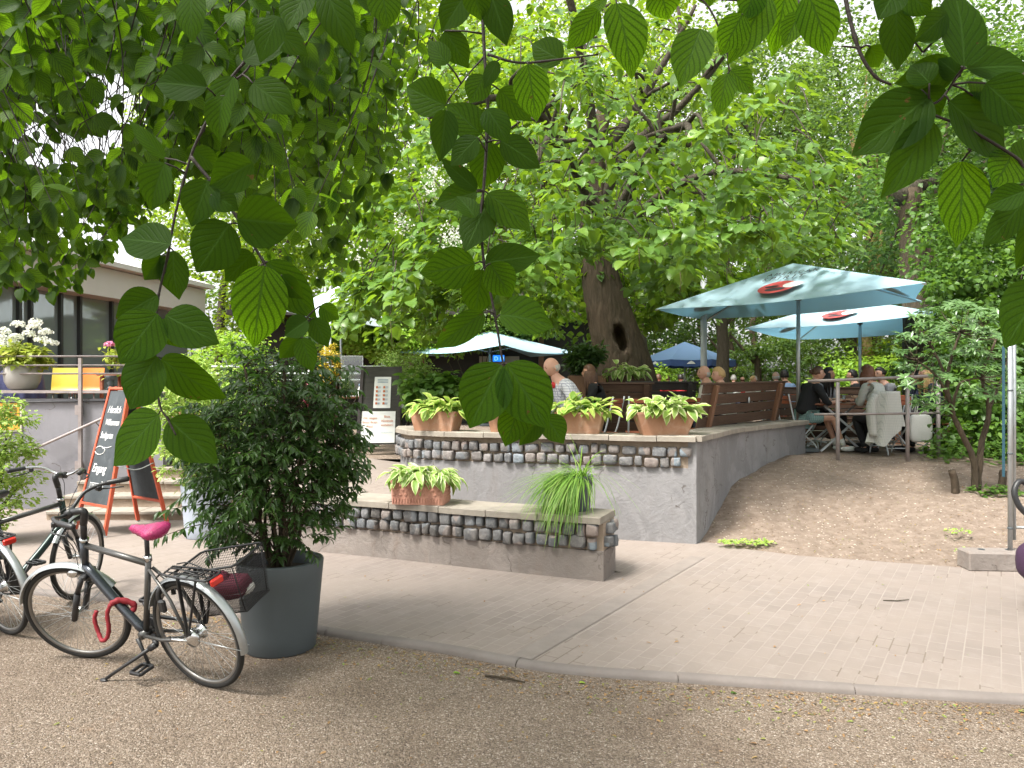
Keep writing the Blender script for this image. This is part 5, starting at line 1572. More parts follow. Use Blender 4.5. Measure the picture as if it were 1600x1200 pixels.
# large front parasol
k = 1.2
def par_at(px, py, d): return at(px, py, d)
PL = [Vector((2.47, 13.2, 3.08)), Vector((5.25, 9.75, 3.08)), Vector((6.35, 11.9, 3.08)), Vector((3.85, 15.1, 3.08))]
parasol('largest pale blue parasol with red emblem and dark lettering over the women\'s table', PL, Vector((4.54, 12.4, 3.74)), (4.66, 12.5), M['canvas'], group='pale blue parasols with red emblem', logo=True)
PL2 = [Vector((5.15, 17.0, 3.02)), Vector((7.6, 13.6, 3.05)), Vector((10.2, 16.9, 3.05)), Vector((7.9, 21.2, 3.02))]
parasol('pale blue parasol tucked behind the largest one, lower in view', PL2, Vector((7.2, 16.4, 3.62)), (7.25, 16.0), M['canvas'], group='pale blue parasols with red emblem', logo=True)
PW = [Vector((-3.1, 20.6, 2.66)), Vector((-.9, 18.2, 2.66)), Vector((1.75, 21.2, 2.66)), Vector((-.3, 23.6, 2.66))]
PW = [Vector((-3.0, 20.2, 2.62)), Vector((-.2, 17.8, 2.70)), Vector((1.68, 20.2, 2.62)), Vector((-.6, 22.6, 2.66))]
parasol('white-blue parasol in front of the kiosk', PW, Vector((-.58, 20, 3.17)), (-.58, 20.0), M['canvas'], group='pale blue parasols with red emblem', sag=.16, ribs=True)
PBc = Vector((6.75, 30, 2.70)); PB = [PBc + Vector((1.95 * math.cos(a), 1.95 * math.sin(a), 0)) for a in np.linspace(-math.pi / 2 + .3, 1.5 * math.pi + .3, 9)[:-1]]
parasol('mid-blue parasol with dark blue valance far behind the benches', PB, Vector((6.75, 30, 3.44)), (6.75, 30), M['canvas_blue'], valance=M['blue_valance'], sag=.05)
PU = [Vector((-5.6, 19, 3.6)), Vector((-3.6, 17.0, 3.25)), Vector((-3.0, 19.6, 3.25)), Vector((-5.2, 21.5, 3.6))]
parasol('white awning-like parasol high behind the dogwood sprays', PU, Vector((-4.25, 19.3, 4.3)), (-4.3, 19.3), M['canvas_white'])

# ================================================================== PUSHCHAIR at the right edge
pc = thing('pushchair', 'pushchair with black looped handle and purple seat at the picture edge', 'pushchair', (3.95, 5.85, 0))
ph = lambda px, py, d: at(px, py, d)
mb = MB(); mb.tube(spline([ph(1612, 762, 5.9), ph(1594, 752, 5.9), ph(1585, 768, 5.88), ph(1592, 790, 5.86), ph(1612, 812, 5.84), ph(1640, 850, 5.8)], 5), .022, 10); mb.build('handle', M['black_plastic'], pc, True)
mb = MB(); mb.ell((4.12, 5.85, .42), (.22, .22, .17), 20, 12, sq=.7); mb.build('seat', M['purple'], pc, True)
mb = MB(); mb.tube([(4.08, 5.85, .80), (4.30, 5.9, .12)], .014, 8); mb.tube([(4.15, 5.7, .6), (4.5, 5.6, .12)], .014, 8); mb.build('chassis', M['black_plastic'], pc, True)
for y in (5.6, 6.05):
    mb = MB(); mb.T = Matrix.Translation((4.32, y, .125)); mb.lathe([(.09, -.02), (.12, -.02), (.125, 0), (.12, .02), (.09, .02), (.09, -.02)], (0, 0, 0), 28, 'Y'); mb.build('wheel', M['rubber'], pc, True)

# ================================================================== PEOPLE
def skin_mesh(joints, edges, radii, subdiv=2):
    me = bpy.data.meshes.new('tmp'); me.from_pydata([tuple(j) for j in joints], edges, [])
    ob = bpy.data.objects.new('tmp', me); COL.objects.link(ob)
    md = ob.modifiers.new('s', 'SKIN')
    for i, r_ in enumerate(radii):
        rr_ = r_ if hasattr(r_, '__len__') else (r_, r_)
        me.skin_vertices[0].data[i].radius = rr_
    me.skin_vertices[0].data[0].use_root = True
    sb = ob.modifiers.new('d', 'SUBSURF'); sb.levels = subdiv; sb.render_levels = subdiv
    dg = bpy.context.evaluated_depsgraph_get()
    m2 = bpy.data.meshes.new_from_object(ob.evaluated_get(dg))
    vs = [v.co.copy() for v in m2.vertices]; fs = [tuple(p.vertices) for p in m2.polygons]
    bpy.data.objects.remove(ob)
    return vs, fs
def head_mesh(mb, c, yaw, pitch, s=1.0, roll=0.0):
    """head centred at c looking towards yaw (0=+X)"""
    Rm = Matrix.Rotation(yaw, 3, 'Z') @ Matrix.Rotation(pitch, 3, 'Y') @ Matrix.Rotation(roll, 3, 'X')
    vs = []; fs = []; n, m = 24, 18
    for i in range(m + 1):
        th = math.pi * i / m
        for k in range(n):
            ph_ = 2 * math.pi * k / n
            x, y, z = math.sin(th) * math.cos(ph_), math.sin(th) * math.sin(ph_), math.cos(th)
            p = Vector((x * .095, y * .078, z * .110))
            if z < 0: p.y *= 1 - .28 * (-z); p.x *= 1 - .12 * (-z)
            if x > 0:
                if z < -.2: p.x += .012 * min(1, (-z - .2) * 2) * x
                front = max(0, x)
                nose = math.exp(-((y / .16) ** 2) - (((z + .12) / .2) ** 2)) * front
                p.x += .024 * nose
                for s_ in (-1, 1):
                    p.x -= .010 * math.exp(-(((y - .38 * s_) / .18) ** 2) - (((z - .06) / .12) ** 2)) * front
                p.x += .006 * math.exp(-((y / .3) ** 2) - (((z + .47) / .08) ** 2)) * front
                p.x -= .005 * math.exp(-((y / .35) ** 2) - (((z + .54) / .03) ** 2)) * front
            vs.append(Vector(c) + Rm @ (p * s))
    for i in range(m):
        for k in range(n):
            k2 = (k + 1) % n; fs.append((i * n + k, (i + 1) * n + k, (i + 1) * n + k2, i * n + k2))
    mb.add(vs, fs, True)
    for s_ in (-1, 1):
        mb.ell(Vector(c) + Rm @ (Vector((-.005, .074 * s_, -.01)) * s), (.018 * s, .009 * s, .032 * s), 8, 6, Rm)
    return Rm
def hand(mb, p, d, up, s=1.0):
    """small hand with palm, four fingers and a thumb; d points along the fingers"""
    d = Vector(d).normalized(); up = Vector(up); up = (up - d * up.dot(d)).normalized(); w = d.cross(up)
    Rm = Matrix((d, w, up)).transposed(); p = Vector(p)
    mb.ell(p + d * .045 * s, (.05 * s, .040 * s, .016 * s), 10, 8, Rm, sq=.8)
    for i, (o_, L_) in enumerate(((-.028, .062), (-.010, .072), (.010, .068), (.028, .052))):
        a = p + d * .08 * s + w * o_ * s
        mb.tube([a, a + (d * .5 - up * .10) * L_ * s, a + (d * .85 - up * .45) * L_ * s], [.0095 * s, .0085 * s, .007 * s], 7)
    a = p + d * .03 * s - w * .035 * s
    mb.tube([a, a + (d * .5 - w * .7) * .035 * s, a + (d * 1.3 - w * .8) * .04 * s], [.012 * s, .010 * s, .008 * s], 7)
def person(label, loc, yaw, top_mat, leg_mat, hair_mat, skin='skin', hair='short', head_yaw=None, head_pitch=0.0, lean=.12, arms=None, seat=.46, legs='down', shorts=False, s=1.0, group=None, detail=True, torso_w=.17, roll=0.0, sleeves='long'):
    """seated figure, local frame faces +X. loc = floor point below the hips"""
    t = thing('person', label, 'person', loc, yaw, group)
    head_yaw = 0.0 if head_yaw is None else head_yaw
    hz = seat + .09
    L = lean
    pel = Vector((0, 0, hz)); waist = Vector((L * .25, 0, hz + .17)); chest = Vector((L * .7, 0, hz + .38)); neck0 = Vector((L, 0, hz + .53)); neck1 = Vector((L * 1.15 + .02, 0, hz + .595))
    headc = Vector((L * 1.25 + .045, 0, hz + .705))
    J = [pel, waist, chest, neck0, neck1, headc - Vector((.015, 0, .06))]; E_ = [(0, 1), (1, 2), (2, 3), (3, 4), (4, 5)]
    Rr = [(.12, .15), (.10, .125), (.105, .15), (.07, .085), (.056, .056), (.058, .058)]
    arms = arms or [(.30, -.02, .30), (.30, .02, .30)]   # hand targets (x,y_off,z over seat)
    hands = []
    aj = []
    for s_, a_ in zip((-1, 1), arms):
        sh = Vector((L * .95, torso_w * s_, hz + .48))
        hd = Vector((a_[0], a_[1] + .0, seat + a_[2]))
        mid = (sh + hd) / 2; dv_ = hd - sh; Ld = dv_.length; tot = .52
        drop = math.sqrt(max(0, (tot / 2) ** 2 - (Ld / 2) ** 2)) if Ld < tot else .0
        el = mid + Vector((-.25, .35 * s_, -1)).normalized() * drop
        i0 = len(J)
        J += [sh, el, hd]; E_ += [(3, i0), (i0, i0 + 1), (i0 + 1, i0 + 2)]; Rr += [(.052, .052), (.038, .038), (.026, .026)]
        hands.append((hd, (hd - el).normalized())); aj.append((sh, el, hd))
    lj = []
    for s_ in (-1, 1):
        hp = Vector((.04, .09 * s_, hz - .01)); kn = Vector((.44, .11 * s_, hz + .0)); an = Vector((.40, .11 * s_, .09)); tn = Vector((.52, .12 * s_, .04))
        if legs == 'out': an = Vector((.62, .11 * s_, .09)); tn = Vector((.74, .12 * s_, .06))
        if legs == 'back': an = Vector((.24, .11 * s_, .09)); tn = Vector((.34, .12 * s_, .04))
        i0 = len(J); J += [hp, kn, an, tn]; E_ += [(0, i0), (i0, i0 + 1), (i0 + 1, i0 + 2), (i0 + 2, i0 + 3)]; Rr += [(.085, .085), (.058, .058), (.036, .036), (.034, .028)]
        lj.append((hp, kn, an, tn))
    J2 = [Vector(j) * s for j in J]; R2 = [(a * s, b * s) for a, b in Rr]
    lvl = 2 if detail else 1
    vs, fs = skin_mesh(J2, E_, R2, lvl)
    mb = MB(); n_sk = len(fs); mb.add(vs, fs, True)
    for fi, f_ in enumerate(fs):
        c_ = sum((vs[q] for q in f_), Vector()) / len(f_) / s
        if c_.z < neck0.z - .015 and c_.z > hz - .09 and c_.x < .30 + (0 if c_.z > hz + .12 else -.25) + (.3 if c_.z > hz + .12 else 0):
            if min((c_ - hd).length for hd, _ in hands) > (.20 if sleeves == 'half' else .10): mb.m[fi] = 1
        elif c_.z <= hz + .1 and not shorts and c_.z > .12: mb.m[fi] = 2
    Hm = head_mesh(mb, headc * s, head_yaw, head_pitch, s, roll)
    for hd, d_ in hands: hand(mb, hd * s, d_, (0, 0, 1), s)
    mb.build('body', [M[skin], top_mat, leg_mat], t)
    # top
    g_ = .014
    J3 = [pel + Vector((0, 0, .02)), waist, chest, neck0 - Vector((0, 0, .015))]; E3 = [(0, 1), (1, 2), (2, 3)]; R3 = [(.155, .195), (.135, .16), (.13, .18), (.085, .11)]
    for (sh, el, hd) in aj:
        i0 = len(J3)
        if sleeves == 'long': end = el + (hd - el) * (.55 if sleeves == 'half' else .86)
        else: end = el + (hd - el) * .35
        J3 += [sh, el, end]; E3 += [(3, i0), (i0, i0 + 1), (i0 + 1, i0 + 2)]; R3 += [(.072, .072), (.056, .056), (.043, .043)]
    vs, fs = skin_mesh([Vector(j) * s for j in J3], E3, [(a * s, b * s) for a, b in R3], lvl)
    vs = [v + Vector((math.sin(v.z * 60 + v.y * 30), math.sin(v.z * 45 + v.x * 40), 0)) * .004 for v in vs]
    mb = MB(); mb.add(vs, fs, True); mb.build('top', top_mat, t)
    # legwear
    J4 = [pel + Vector((0, 0, .03))]; E4 = []; R4 = [(.135, .165)]
    for (hp, kn, an, tn) in lj:
        i0 = len(J4)
        if shorts: J4 += [hp, hp + (kn - hp) * .62]; E4 += [(0, i0), (i0, i0 + 1)]; R4 += [(.10, .10), (.095, .095)]
        else: J4 += [hp, kn, an + (kn - an) * .15]; E4 += [(0, i0), (i0, i0 + 1), (i0 + 1, i0 + 2)]; R4 += [(.10, .10), (.075, .075), (.052, .052)]
    vs, fs = skin_mesh([Vector(j) * s for j in J4], E4, [(a * s, b * s) for a, b in R4], lvl)
    mb = MB(); mb.add(vs, fs, True); mb.build('legwear', leg_mat, t)
    for (hp, kn, an, tn) in lj:
        mb = MB(); c = (an + tn) / 2 * s; dv_ = (tn - an); mb.ell((c.x + .02, c.y, .045), (.13 * s, .048 * s, .045), 12, 8, sq=.8)
        mb.tube([an * s, (an + (kn - an) * .25) * s], [.045 * s, .043 * s], 10); mb.build('shoe', M['cl_white'] if shorts else M['cl_black'], t)
    # face marks
    if detail:
        mb = MB()
        for s_ in (-1, 1):
            mb.ell(headc * s + Hm @ (Vector((.082, .029 * s_, .010)) * s), (.006 * s, .013 * s, .006 * s), 8, 6, Hm)
            mb.ell(headc * s + Hm @ (Vector((.086, .030 * s_, .030)) * s), (.005 * s, .018 * s, .004 * s), 8, 4, Hm)
        mb.build('eyes', M['hair_brown'], t)
        mb = MB(); mb.ell(headc * s + Hm @ (Vector((.088, 0, -.052)) * s), (.008 * s, .024 * s, .007 * s), 10, 6, Hm); mb.build('lips', M['skin_pink'], t)
    # hair
    if True:
        mb = MB(); vs = []; fs = []; n, m = 28, 14
        for i in range(m + 1):
            th = math.pi * i / m
            for k_ in range(n):
                ph_ = 2 * math.pi * k_ / n
                x, y, z = math.sin(th) * math.cos(ph_), math.sin(th) * math.sin(ph_), math.cos(th)
                q = 1.10 + .045 * math.sin(k_ * 2.3 + i) * math.sin(i * 1.7) + random.uniform(-.012, .012)
                if hair == 'curly': q += .14 + random.uniform(-.07, .07)
                if hair == 'bald': q = 1.045 if (x < .25 - z * .3 and -.5 < z < .22) else .84
                p = Vector((x * .098 * q, y * .083 * q, z * .118 * q))
                cut = .50 if abs(y) < .75 else .15      # front hairline: pull inside the head below it
                ff = sstep((x - .05) / .45) * sstep((.66 - z) / .16)
                ff = max(ff, sstep((x + .25) / .3) * sstep((.12 - z) / .3))
                p = p * (1 - .20 * ff); p.x -= .006 * ff
                if z < -.25 and hair == 'short': p *= .74
                if z < -.05 and hair == 'up': p *= .76
                vs.append(headc * s + Hm @ (p * s))
        for i in range(m):
            for k_ in range(n):
                k2 = (k_ + 1) % n; fs.append((i * n + k_, (i + 1) * n + k_, (i + 1) * n + k2, i * n + k2))
        mb.add(vs, fs, True)
        if hair == 'up': mb.ell(headc * s + Hm @ (Vector((-.105, 0, .035)) * s), (.035 * s, .035 * s, .035 * s), 12, 8, noise=.06)
        if hair in ('long', 'curly'):
            Ln = .30 if hair == 'long' else .12
            for q_ in range(26):
                a = R(62) + (R(298) - R(62)) * q_ / 25
                st_ = headc * s + Hm @ (Vector((.085 * math.cos(a), .074 * math.sin(a), .02)) * s)
                o_ = Hm @ Vector((math.cos(a), math.sin(a), 0)); o_.z = 0
                l2 = Ln * random.uniform(.8, 1.1)
                pts = [st_, st_ + o_ * .022 + Vector((0, 0, -.09)), st_ + o_ * .026 + Vector((random.uniform(-.012, .012), random.uniform(-.012, .012), -.09 - l2 * .5)), st_ + o_ * .008 + Vector((0, 0, -.09 - l2))]
                mb.tube(spline(pts, 3), lerp_list([.022, .024, .020, .005], 10), 7)
        mb.build('hair', hair_mat, t)
    return t
def pl(px, d, dx=0): return ((px - 800) / F * d + dx, d, ZT)
# the women's table
person('young woman in a black hoodie laughing at the left end of the table', (4.72, 12.42, ZT), R(8), M['cl_black'], M['cl_teal'], M['hair_brown'], hair='up', head_yaw=R(-22), head_pitch=R(0), lean=.16, arms=[(.50, -.16, .36), (.52, .06, .38)], shorts=True, legs='out', sleeves='half')
person('young woman with long black hair and grey top, second from the black hoodie', (5.30, 13.35, ZT), R(-55), M['cl_grey'], M['cl_black'], M['hair_black'], skin='skin_tan', hair='long', head_yaw=R(12), lean=.14, arms=[(.50, -.02, .36), (.50, .10, .36)])
person('woman seen from behind with curly auburn hair in front of the checked coat', (5.78, 11.98, ZT), R(112), M['cl_coat'], M['cl_black'], M['hair_red'], hair='curly', head_yaw=R(0), lean=.20, arms=[(.36, -.20, .34), (.46, .05, .40)], legs='back')
person('dark-haired woman in grey facing left, between the coat and the blonde', (6.47, 13.1, ZT), R(190), M['cl_grey'], M['cl_black'], M['hair_black'], hair='up', head_yaw=R(10), lean=.14, arms=[(.42, -.10, .34), (.42, .10, .34)])
person('woman with long blond hair in a navy top beside the rhododendron', (6.82, 12.35, ZT), R(172), M['cl_navy'], M['cl_black'], M['hair_blond'], hair='long', head_yaw=R(8), lean=.10, arms=[(.40, -.12, .30), (.40, .10, .30)])
person('guest with black hair in a light denim shirt, back turned, by the far table', (5.52, 15.3, ZT), R(95), M['cl_denim'], M['cl_black'], M['hair_black'], hair='short', lean=.14)
person('guest with dark hair half hidden behind the curly-haired woman', (6.85, 15.2, ZT), R(160), M['cl_black'], M['cl_black'], M['hair_black'], hair='short', lean=.05)
person('dark-haired guest half hidden right behind the woman in grey', (7.95, 15.0, ZT), R(180), M['cl_navy'], M['cl_black'], M['hair_black'], skin='skin_tan', hair='short', lean=.05)
# man in check shirt
man = person('bald man in a checked shirt and red neckerchief looking down at his table', (.88, 9.85, ZT), R(200), M['cl_check'], M['cl_navy'], M['hair_grey'], skin='skin_pink', hair='bald', head_yaw=R(0), head_pitch=R(20), lean=.26, arms=[(.42, -.12, .32), (.14, .30, .14)], torso_w=.18, s=1.09, seat=.40)
mb = MB(); c = Vector((.29, 0, 1.035)) * 1.09
mb.lathe([(.085, -.035), (.068, 0), (.058, .035), (.062, .055)], c + Vector((-.02, 0, 0)), 16, sx=.95, sy=1.05); mb.ell(c + Vector((.055, 0, -.045)), (.03, .05, .05), 10, 6)
mb.build('neckerchief', M['cl_red'], man)
person('woman with brown hair sitting behind the man in the check shirt', (1.28, 11.3, ZT), R(170), M['cl_black'], M['cl_black'], M['hair_brown'], skin='skin_tan', hair='long', lean=.08)
person('woman with short blond hair looking left over the long bench', (3.10, 11.05, ZT), R(140), M['cl_white'], M['cl_navy'], M['hair_blond'], skin='skin_pink', hair='short', head_yaw=R(48), head_pitch=R(4), lean=.08, s=.97)
person('bald man beside the short-haired blond woman, head turned to her', (2.98, 11.5, ZT), R(150), M['cl_pale'], M['cl_navy'], M['hair_grey'], skin='skin_pink', hair='bald', head_yaw=R(40), lean=.05, s=1.0)
person('black-haired woman in a pale top at the kiosk tables, facing left', (-1.95, 13.4, ZT), R(185), M['cl_white'], M['cl_black'], M['hair_black'], skin='skin_tan', hair='long', lean=.16)
person('child in pink by the pale railing behind the glossy shrub', (-3.9, 15.2, ZT), R(170), M['pink_cloth'], M['pink_cloth'], M['hair_grey'], hair='short', lean=.06)
# distant guests
far = [(1029, 22, 'hair_brown', 'cl_red', 'short', 'guest with dark cropped hair beside the blue parasol pole, left'), (1043, 26, 'hair_brown', 'cl_red', 'short', 'small far guest between the two dark heads under the blue parasol'),
       (1064, 22, 'hair_black', 'cl_red', 'short', 'guest with black hair right under the blue parasol pole'), (1147, 24, 'hair_grey', 'cl_white', 'short', 'far guest in white at the blond woman\'s shoulder'),
       (1161, 29, 'hair_brown', 'cl_red', 'bald', 'far pink-headed guest, first in the row over the long bench'), (1170, 27, 'hair_blond', 'cl_pale', 'short', 'far blond guest in the row over the long bench'),
       (1176, 33, 'hair_grey', 'cl_pale', 'short', 'farthest grey-haired guest over the long bench'), (1182, 27, 'hair_grey', 'cl_white', 'short', 'far white-haired guest in white over the long bench'),
       (1191, 31, 'hair_blond', 'cl_red', 'short', 'far guest with sandy hair at the right of the row'), (1214, 17, 'hair_grey', 'cl_pale', 'bald', 'pink bald guest behind the right end of the long bench')]
for px, d, hm, cm, hr_, lb in far:
    person(lb, ((px - 800) / F * d, d, ZT), R(random.choice([80, 100, -80, 200, -20])), M[cm], M['cl_navy'], M[hm], skin='skin_pink', hair=hr_, lean=.08, detail=False, group='distant guests')
# coat over chair, bags
mb = MB(); rows = []; nU, nV = 40, 16
t = thing('coat', 'pale checked coat hanging over the folding chair almost to the ground', 'coat', (5.72, 11.72, ZT))
for j in range(nV + 1):
    f = j / nV
    for i in range(nU):
        a = 2 * math.pi * i / nU
        wx = .17 + .10 * f; wy = .08 + .07 * f
        z = .98 - .80 * f + .22 * f * max(0, math.cos(a) + .3)
        fl = 1 + .13 * math.sin(i * .95 + f) * (.3 + f)
        rows.append((math.cos(a) * wx * fl - .05 * f, math.sin(a) * wy * fl - .05 + .015 * math.sin(i * .6), z - .03 * f * math.sin(i * .5)))
fs = [(j * nU + i, j * nU + (i + 1) % nU, (j + 1) * nU + (i + 1) % nU, (j + 1) * nU + i)[::-1] for j in range(nV) for i in range(nU)] + [tuple(range(nU))]
mb.add(rows, fs, True); mb.build('body', M['cl_coat'], t)
mb = MB(); mb.tube(spline([(-.20, -.05, .93), (-.27, -.06, .75), (-.27, -.08, .5), (-.25, -.10, .30)], 4), lerp_list([.05, .07, .07, .06], 13), 10); mb.build('sleeve', M['cl_coat'], t)
bgp = at(1438, 650, 12.0); t = thing('tote_bag', 'white cloth tote bag hanging from the chair by the railing', 'bag', (bgp.x, bgp.y, ZT))
mb = MB(); mb.ell((0, 0, .40), (.18, .055, .22), 18, 12, sq=.5, noise=.015); mb.build('body', M['white_cloth'], t)
for y in (-.03, .03):
    mb = MB(); mb.tube(spline([(-.08, y, .60), (-.05, y, .76), (.0, y, .82), (.05, y, .76), (.08, y, .60)], 4), .008, 6); mb.build('strap', M['white_cloth'], t)
bx = at(1470, 690, 12.4); t = thing('planter_box', 'tall tapered brown planter box between railing and rhododendron', 'planter', (bx.x, bx.y, ZT))
mb = MB(); mb.box((0, 0, .22), (.14, .2, .44), taper=1.2, bev=.005); mb.build('body', M['bench_post'], t); mb = MB(); mb.box((0, 0, .43), (.12, .18, .02)); mb.build('soil', M['soil'], t)
# glasses, plate and phone on the table
tz = ZT + .78
for (x, y, m_, h, lb, nm, r_) in ((5.1, 12.62, 'clear', .16, 'tall clear beer glass in front of the black hoodie', 'beer_glass', .036), (5.42, 12.55, 'clear', .13, 'short glass with amber drink on the reddish table', 'drinking_glass', .036)):
    t = thing(nm, lb, 'glass', (x, y, tz)); mb = MB(); mb.lathe([(r_ * .8, 0), (r_, h), (r_ - .003, h), (r_ * .75, .01), (.0001, .01)], (0, 0, 0), 20); mb.build('body', M[m_], t)
    mb = MB(); mb.lathe([(r_ * .7, .012), (r_ * .82, h * .45), (.0001, h * .45)], (0, 0, 0), 16); mb.build('drink', M['orange_plastic'] if 'amber' in lb else M['paper'], t)
t = thing('plate', 'white plate on the reddish table', 'plate', (5.25, 12.5, tz)); mb = MB(); mb.lathe([(.06, 0), (.11, .014), (.11, .018), (.06, .006), (.0001, .006)], (0, 0, 0), 28); mb.build('dish', M['paper'], t); mb = MB(); mb.ell((0, 0, .02), (.05, .04, .015), 12, 6); mb.build('food', M['maroon'], t)
# ================================================================== FOLIAGE
def U(a, b_, n=None): return RNG.uniform(a, b_, n)
def limb(mb, pts, r0, r1, n=8, k=5, jit=0.0):
    p = spline(pts, k)
    if jit: p = [p[0]] + [q + Vector((random.uniform(-jit, jit), random.uniform(-jit, jit), random.uniform(-jit, jit))) for q in p[1:]]
    mb.tube(p, lerp_list([r0, r1], len(p)), n)
    return p
def clump_foliage(name, centers, rad, nper, L, W, mat, parent, tmpl=T_HEX, up=.5, droop=.2, flat=.7, bend=.4, tintspread=.35, seed=None, label=None):
    """leaves on the shells of many small clumps: gives light and dark masses and gaps"""
    C_ = np.asarray(centers, float); n = len(C_)
    rad = np.broadcast_to(np.asarray(rad, float), (n,))
    idx = np.repeat(np.arange(n), nper); m = len(idx)
    d = rdir(m); r_ = RNG.random(m) ** .45
    off = d * r_[:, None] * rad[idx][:, None]; off[:, 2] *= flat
    P = C_[idx] + off
    D = d * 1.0 + rdir(m) * .8; D[:, 2] = D[:, 2] * .5 - droop
    N = np.stack([np.zeros(m), np.zeros(m), np.ones(m)], 1) * up + d * .5 + rdir(m) * .45
    ct = RNG.random(n)
    tint = np.clip(ct[idx] * tintspread + RNG.random(m) * (1 - tintspread), 0, 1)
    return leaves(name, P, D, N, L * U(.7, 1.25, m), W * U(.7, 1.25, m), mat, parent, tmpl, bend=U(0, bend, m), fold=.15, label=label, tint=tint)
def ell_points(c, r, n, shell=.5):
    d = rdir(n); k = (shell + (1 - shell) * RNG.random(n)) [:, None]
    return np.asarray(c)[None] + d * k * np.asarray(r)[None]

# ---------------- catalpa
cat = thing('catalpa_tree', 'big catalpa with a leaning hollow trunk and broad layered leaves over the benches', 'tree', (2.39, 15.5, ZT))
mb = MB()
pts = [(2.56, 15.4, .6), (2.42, 15.5, 1.2), (2.22, 15.5, 2.2), (1.98, 15.5, 3.1), (1.76, 15.5, 4.1), (1.65, 15.5, 5.3), (1.70, 15.4, 6.4), (1.9, 15.3, 7.6)]
P_ = spline(pts, 6)
rr_ = lerp_list([.80, .62, .56, .46, .36, .27, .20, .12], len(P_))
n = 52; vs = []
P_ = spline(pts, 14); rr_ = lerp_list([.80, .62, .56, .46, .36, .27, .20, .12], len(P_))
for i, p in enumerate(P_):
    for k_ in range(n):
        a = 2 * math.pi * k_ / n
        q = rr_[i] * (1 + .07 * math.sin(3 * a + i * .06) + .045 * math.sin(7 * a + i * .11) + random.uniform(-.012, .012))
        x, y = math.cos(a) * q, math.sin(a) * q
        z = p.z
        hx = ((x - .05) / .12); hz_ = (z - 2.67) / .29
        if y < 0 and hx * hx + hz_ * hz_ < 1.6:
            e = max(0, 1 - (hx * hx + hz_ * hz_)); y += .40 * min(1, e * 1.6); 
            if 1.0 < hx * hx + hz_ * hz_ < 1.6: y -= .035
        vs.append((p.x + x, p.y + y, z))
fs = [(i * n + k_, i * n + (k_ + 1) % n, (i + 1) * n + (k_ + 1) % n, (i + 1) * n + k_) for i in range(len(P_) - 1) for k_ in range(n)]
mb.add(vs, fs, True); mb.build('trunk', M['bark'], cat, True)
limbs = [[(1.75, 15.5, 5.2), (2.2, 15, 6.3), (3.2, 14.2, 7.0), (4.0, 13.4, 7.9)], [(1.9, 15.5, 4.3), (2.6, 14.8, 5.2), (3.6, 13.8, 5.6), (4.8, 12.8, 5.2)],
         [(1.8, 15.4, 5.0), (.9, 14, 6.2), (.0, 12.4, 6.4), (-1.2, 11, 5.6)], [(1.85, 15.4, 4.6), (1.2, 13.8, 5.5), (.6, 12, 5.6), (.3, 10.2, 4.7)],
         [(1.9, 15.3, 4.8), (2.4, 13.5, 5.8), (2.6, 11.6, 5.7), (2.3, 10, 4.9)], [(1.72, 15.4, 6.2), (1.4, 14.5, 7.5), (.9, 13.5, 9.0), (.4, 13, 10.2)], [(1.8, 15.4, 6.4), (2.8, 15.5, 7.8), (3.6, 15, 9.2)]]
sub = []
for L_ in limbs:
    mb = MB(); p = limb(mb, L_, .12, .035, 9, 6, .015); 
    for j in range(6):
        s0 = p[random.randint(len(p) // 3, len(p) - 2)]
        e = s0 + Vector((random.uniform(-1.3, 1.3), random.uniform(-1.6, .6), random.uniform(-.9, .7)))
        limb(mb, [s0, (s0 + e) / 2 + Vector((random.uniform(-.2, .2), 0, random.uniform(.05, .3))), e], .045, .012, 6, 5, .01); sub.append(e)
    mb.build('branch', M['bark_dark'], cat, True)
# sprays
sp = []
tries = 0
while len(sp) < 1500 and tries < 60000:
    tries += 1
    x, y = random.uniform(-3.4, 5.6), random.uniform(8.2, 20)
    cx, cy = 1.25, 13.6
    r_ = math.hypot((x - cx) / 4.2, (y - cy) / 5.2)
    if r_ > 1: continue
    zb = 3.95 - 1.0 * r_ ** 1.5 + .28 * math.sin(x * 2.3 + y) + .2 * math.sin(x * 5.1)
    if x < .2: zb -= .10
    if x > 3.2: zb += .35
    zt = 4.2 + 4.6 * math.sqrt(max(0, 1 - r_ * r_))
    if random.random() < .72: z = zb + (zt - zb) * random.random() ** 1.3 * .9
    else: z = zb + random.random() * .4
    inner = (z - zb) > .5 and r_ < .55 and z < zt - 1.2
    if inner and random.random() < .75: continue
    py = 600 - (z - EYE) / y * F; px = 800 + x / y * F
    if abs(px - 1235) < 140 and py > 378 and y < 14: continue
    if x < .3 and y > 15.8: continue
    if x > 1.6 and z > 4.9 and 9.0 < y < 13.5 and random.random() < .65: continue
    if abs(px - 935) < 65 and py > 395 and y < 15: continue
    if py < -80: continue
    sp.append((x, y, z))
sp = np.array(sp)
nl = 11; m = len(sp) * nl
idx = np.repeat(np.arange(len(sp)), nl)
ang = U(0, 2 * math.pi, m); rad_ = U(.03, .30, m)
outv = sp[idx] - np.array([1.25, 13.6, 5.0]); outv[:, 2] *= .2; outv = norm(outv)
dirs = np.stack([np.cos(ang), np.sin(ang), np.zeros(m)], 1)
P = sp[idx] + dirs * rad_[:, None] + outv * .1; P[:, 2] -= rad_ * .35 + U(0, .12, m)
D = dirs * .8 + outv * .5; D[:, 2] = U(-.6, .0, m)
N = np.stack([np.zeros(m), np.zeros(m), np.ones(m)], 1) + outv * .35 + rdir(m) * .28
ct = RNG.random(len(sp)); tint = np.clip(ct[idx] * .45 + RNG.random(m) * .55, 0, 1)
Lf = U(.11, .20, m)
leaves('crown', P, D, N, Lf, Lf * U(.75, .92, m), M['L_catalpa'], cat, T_HEART, bend=U(.2, .9, m), fold=.12, tint=tint)
mb = MB()
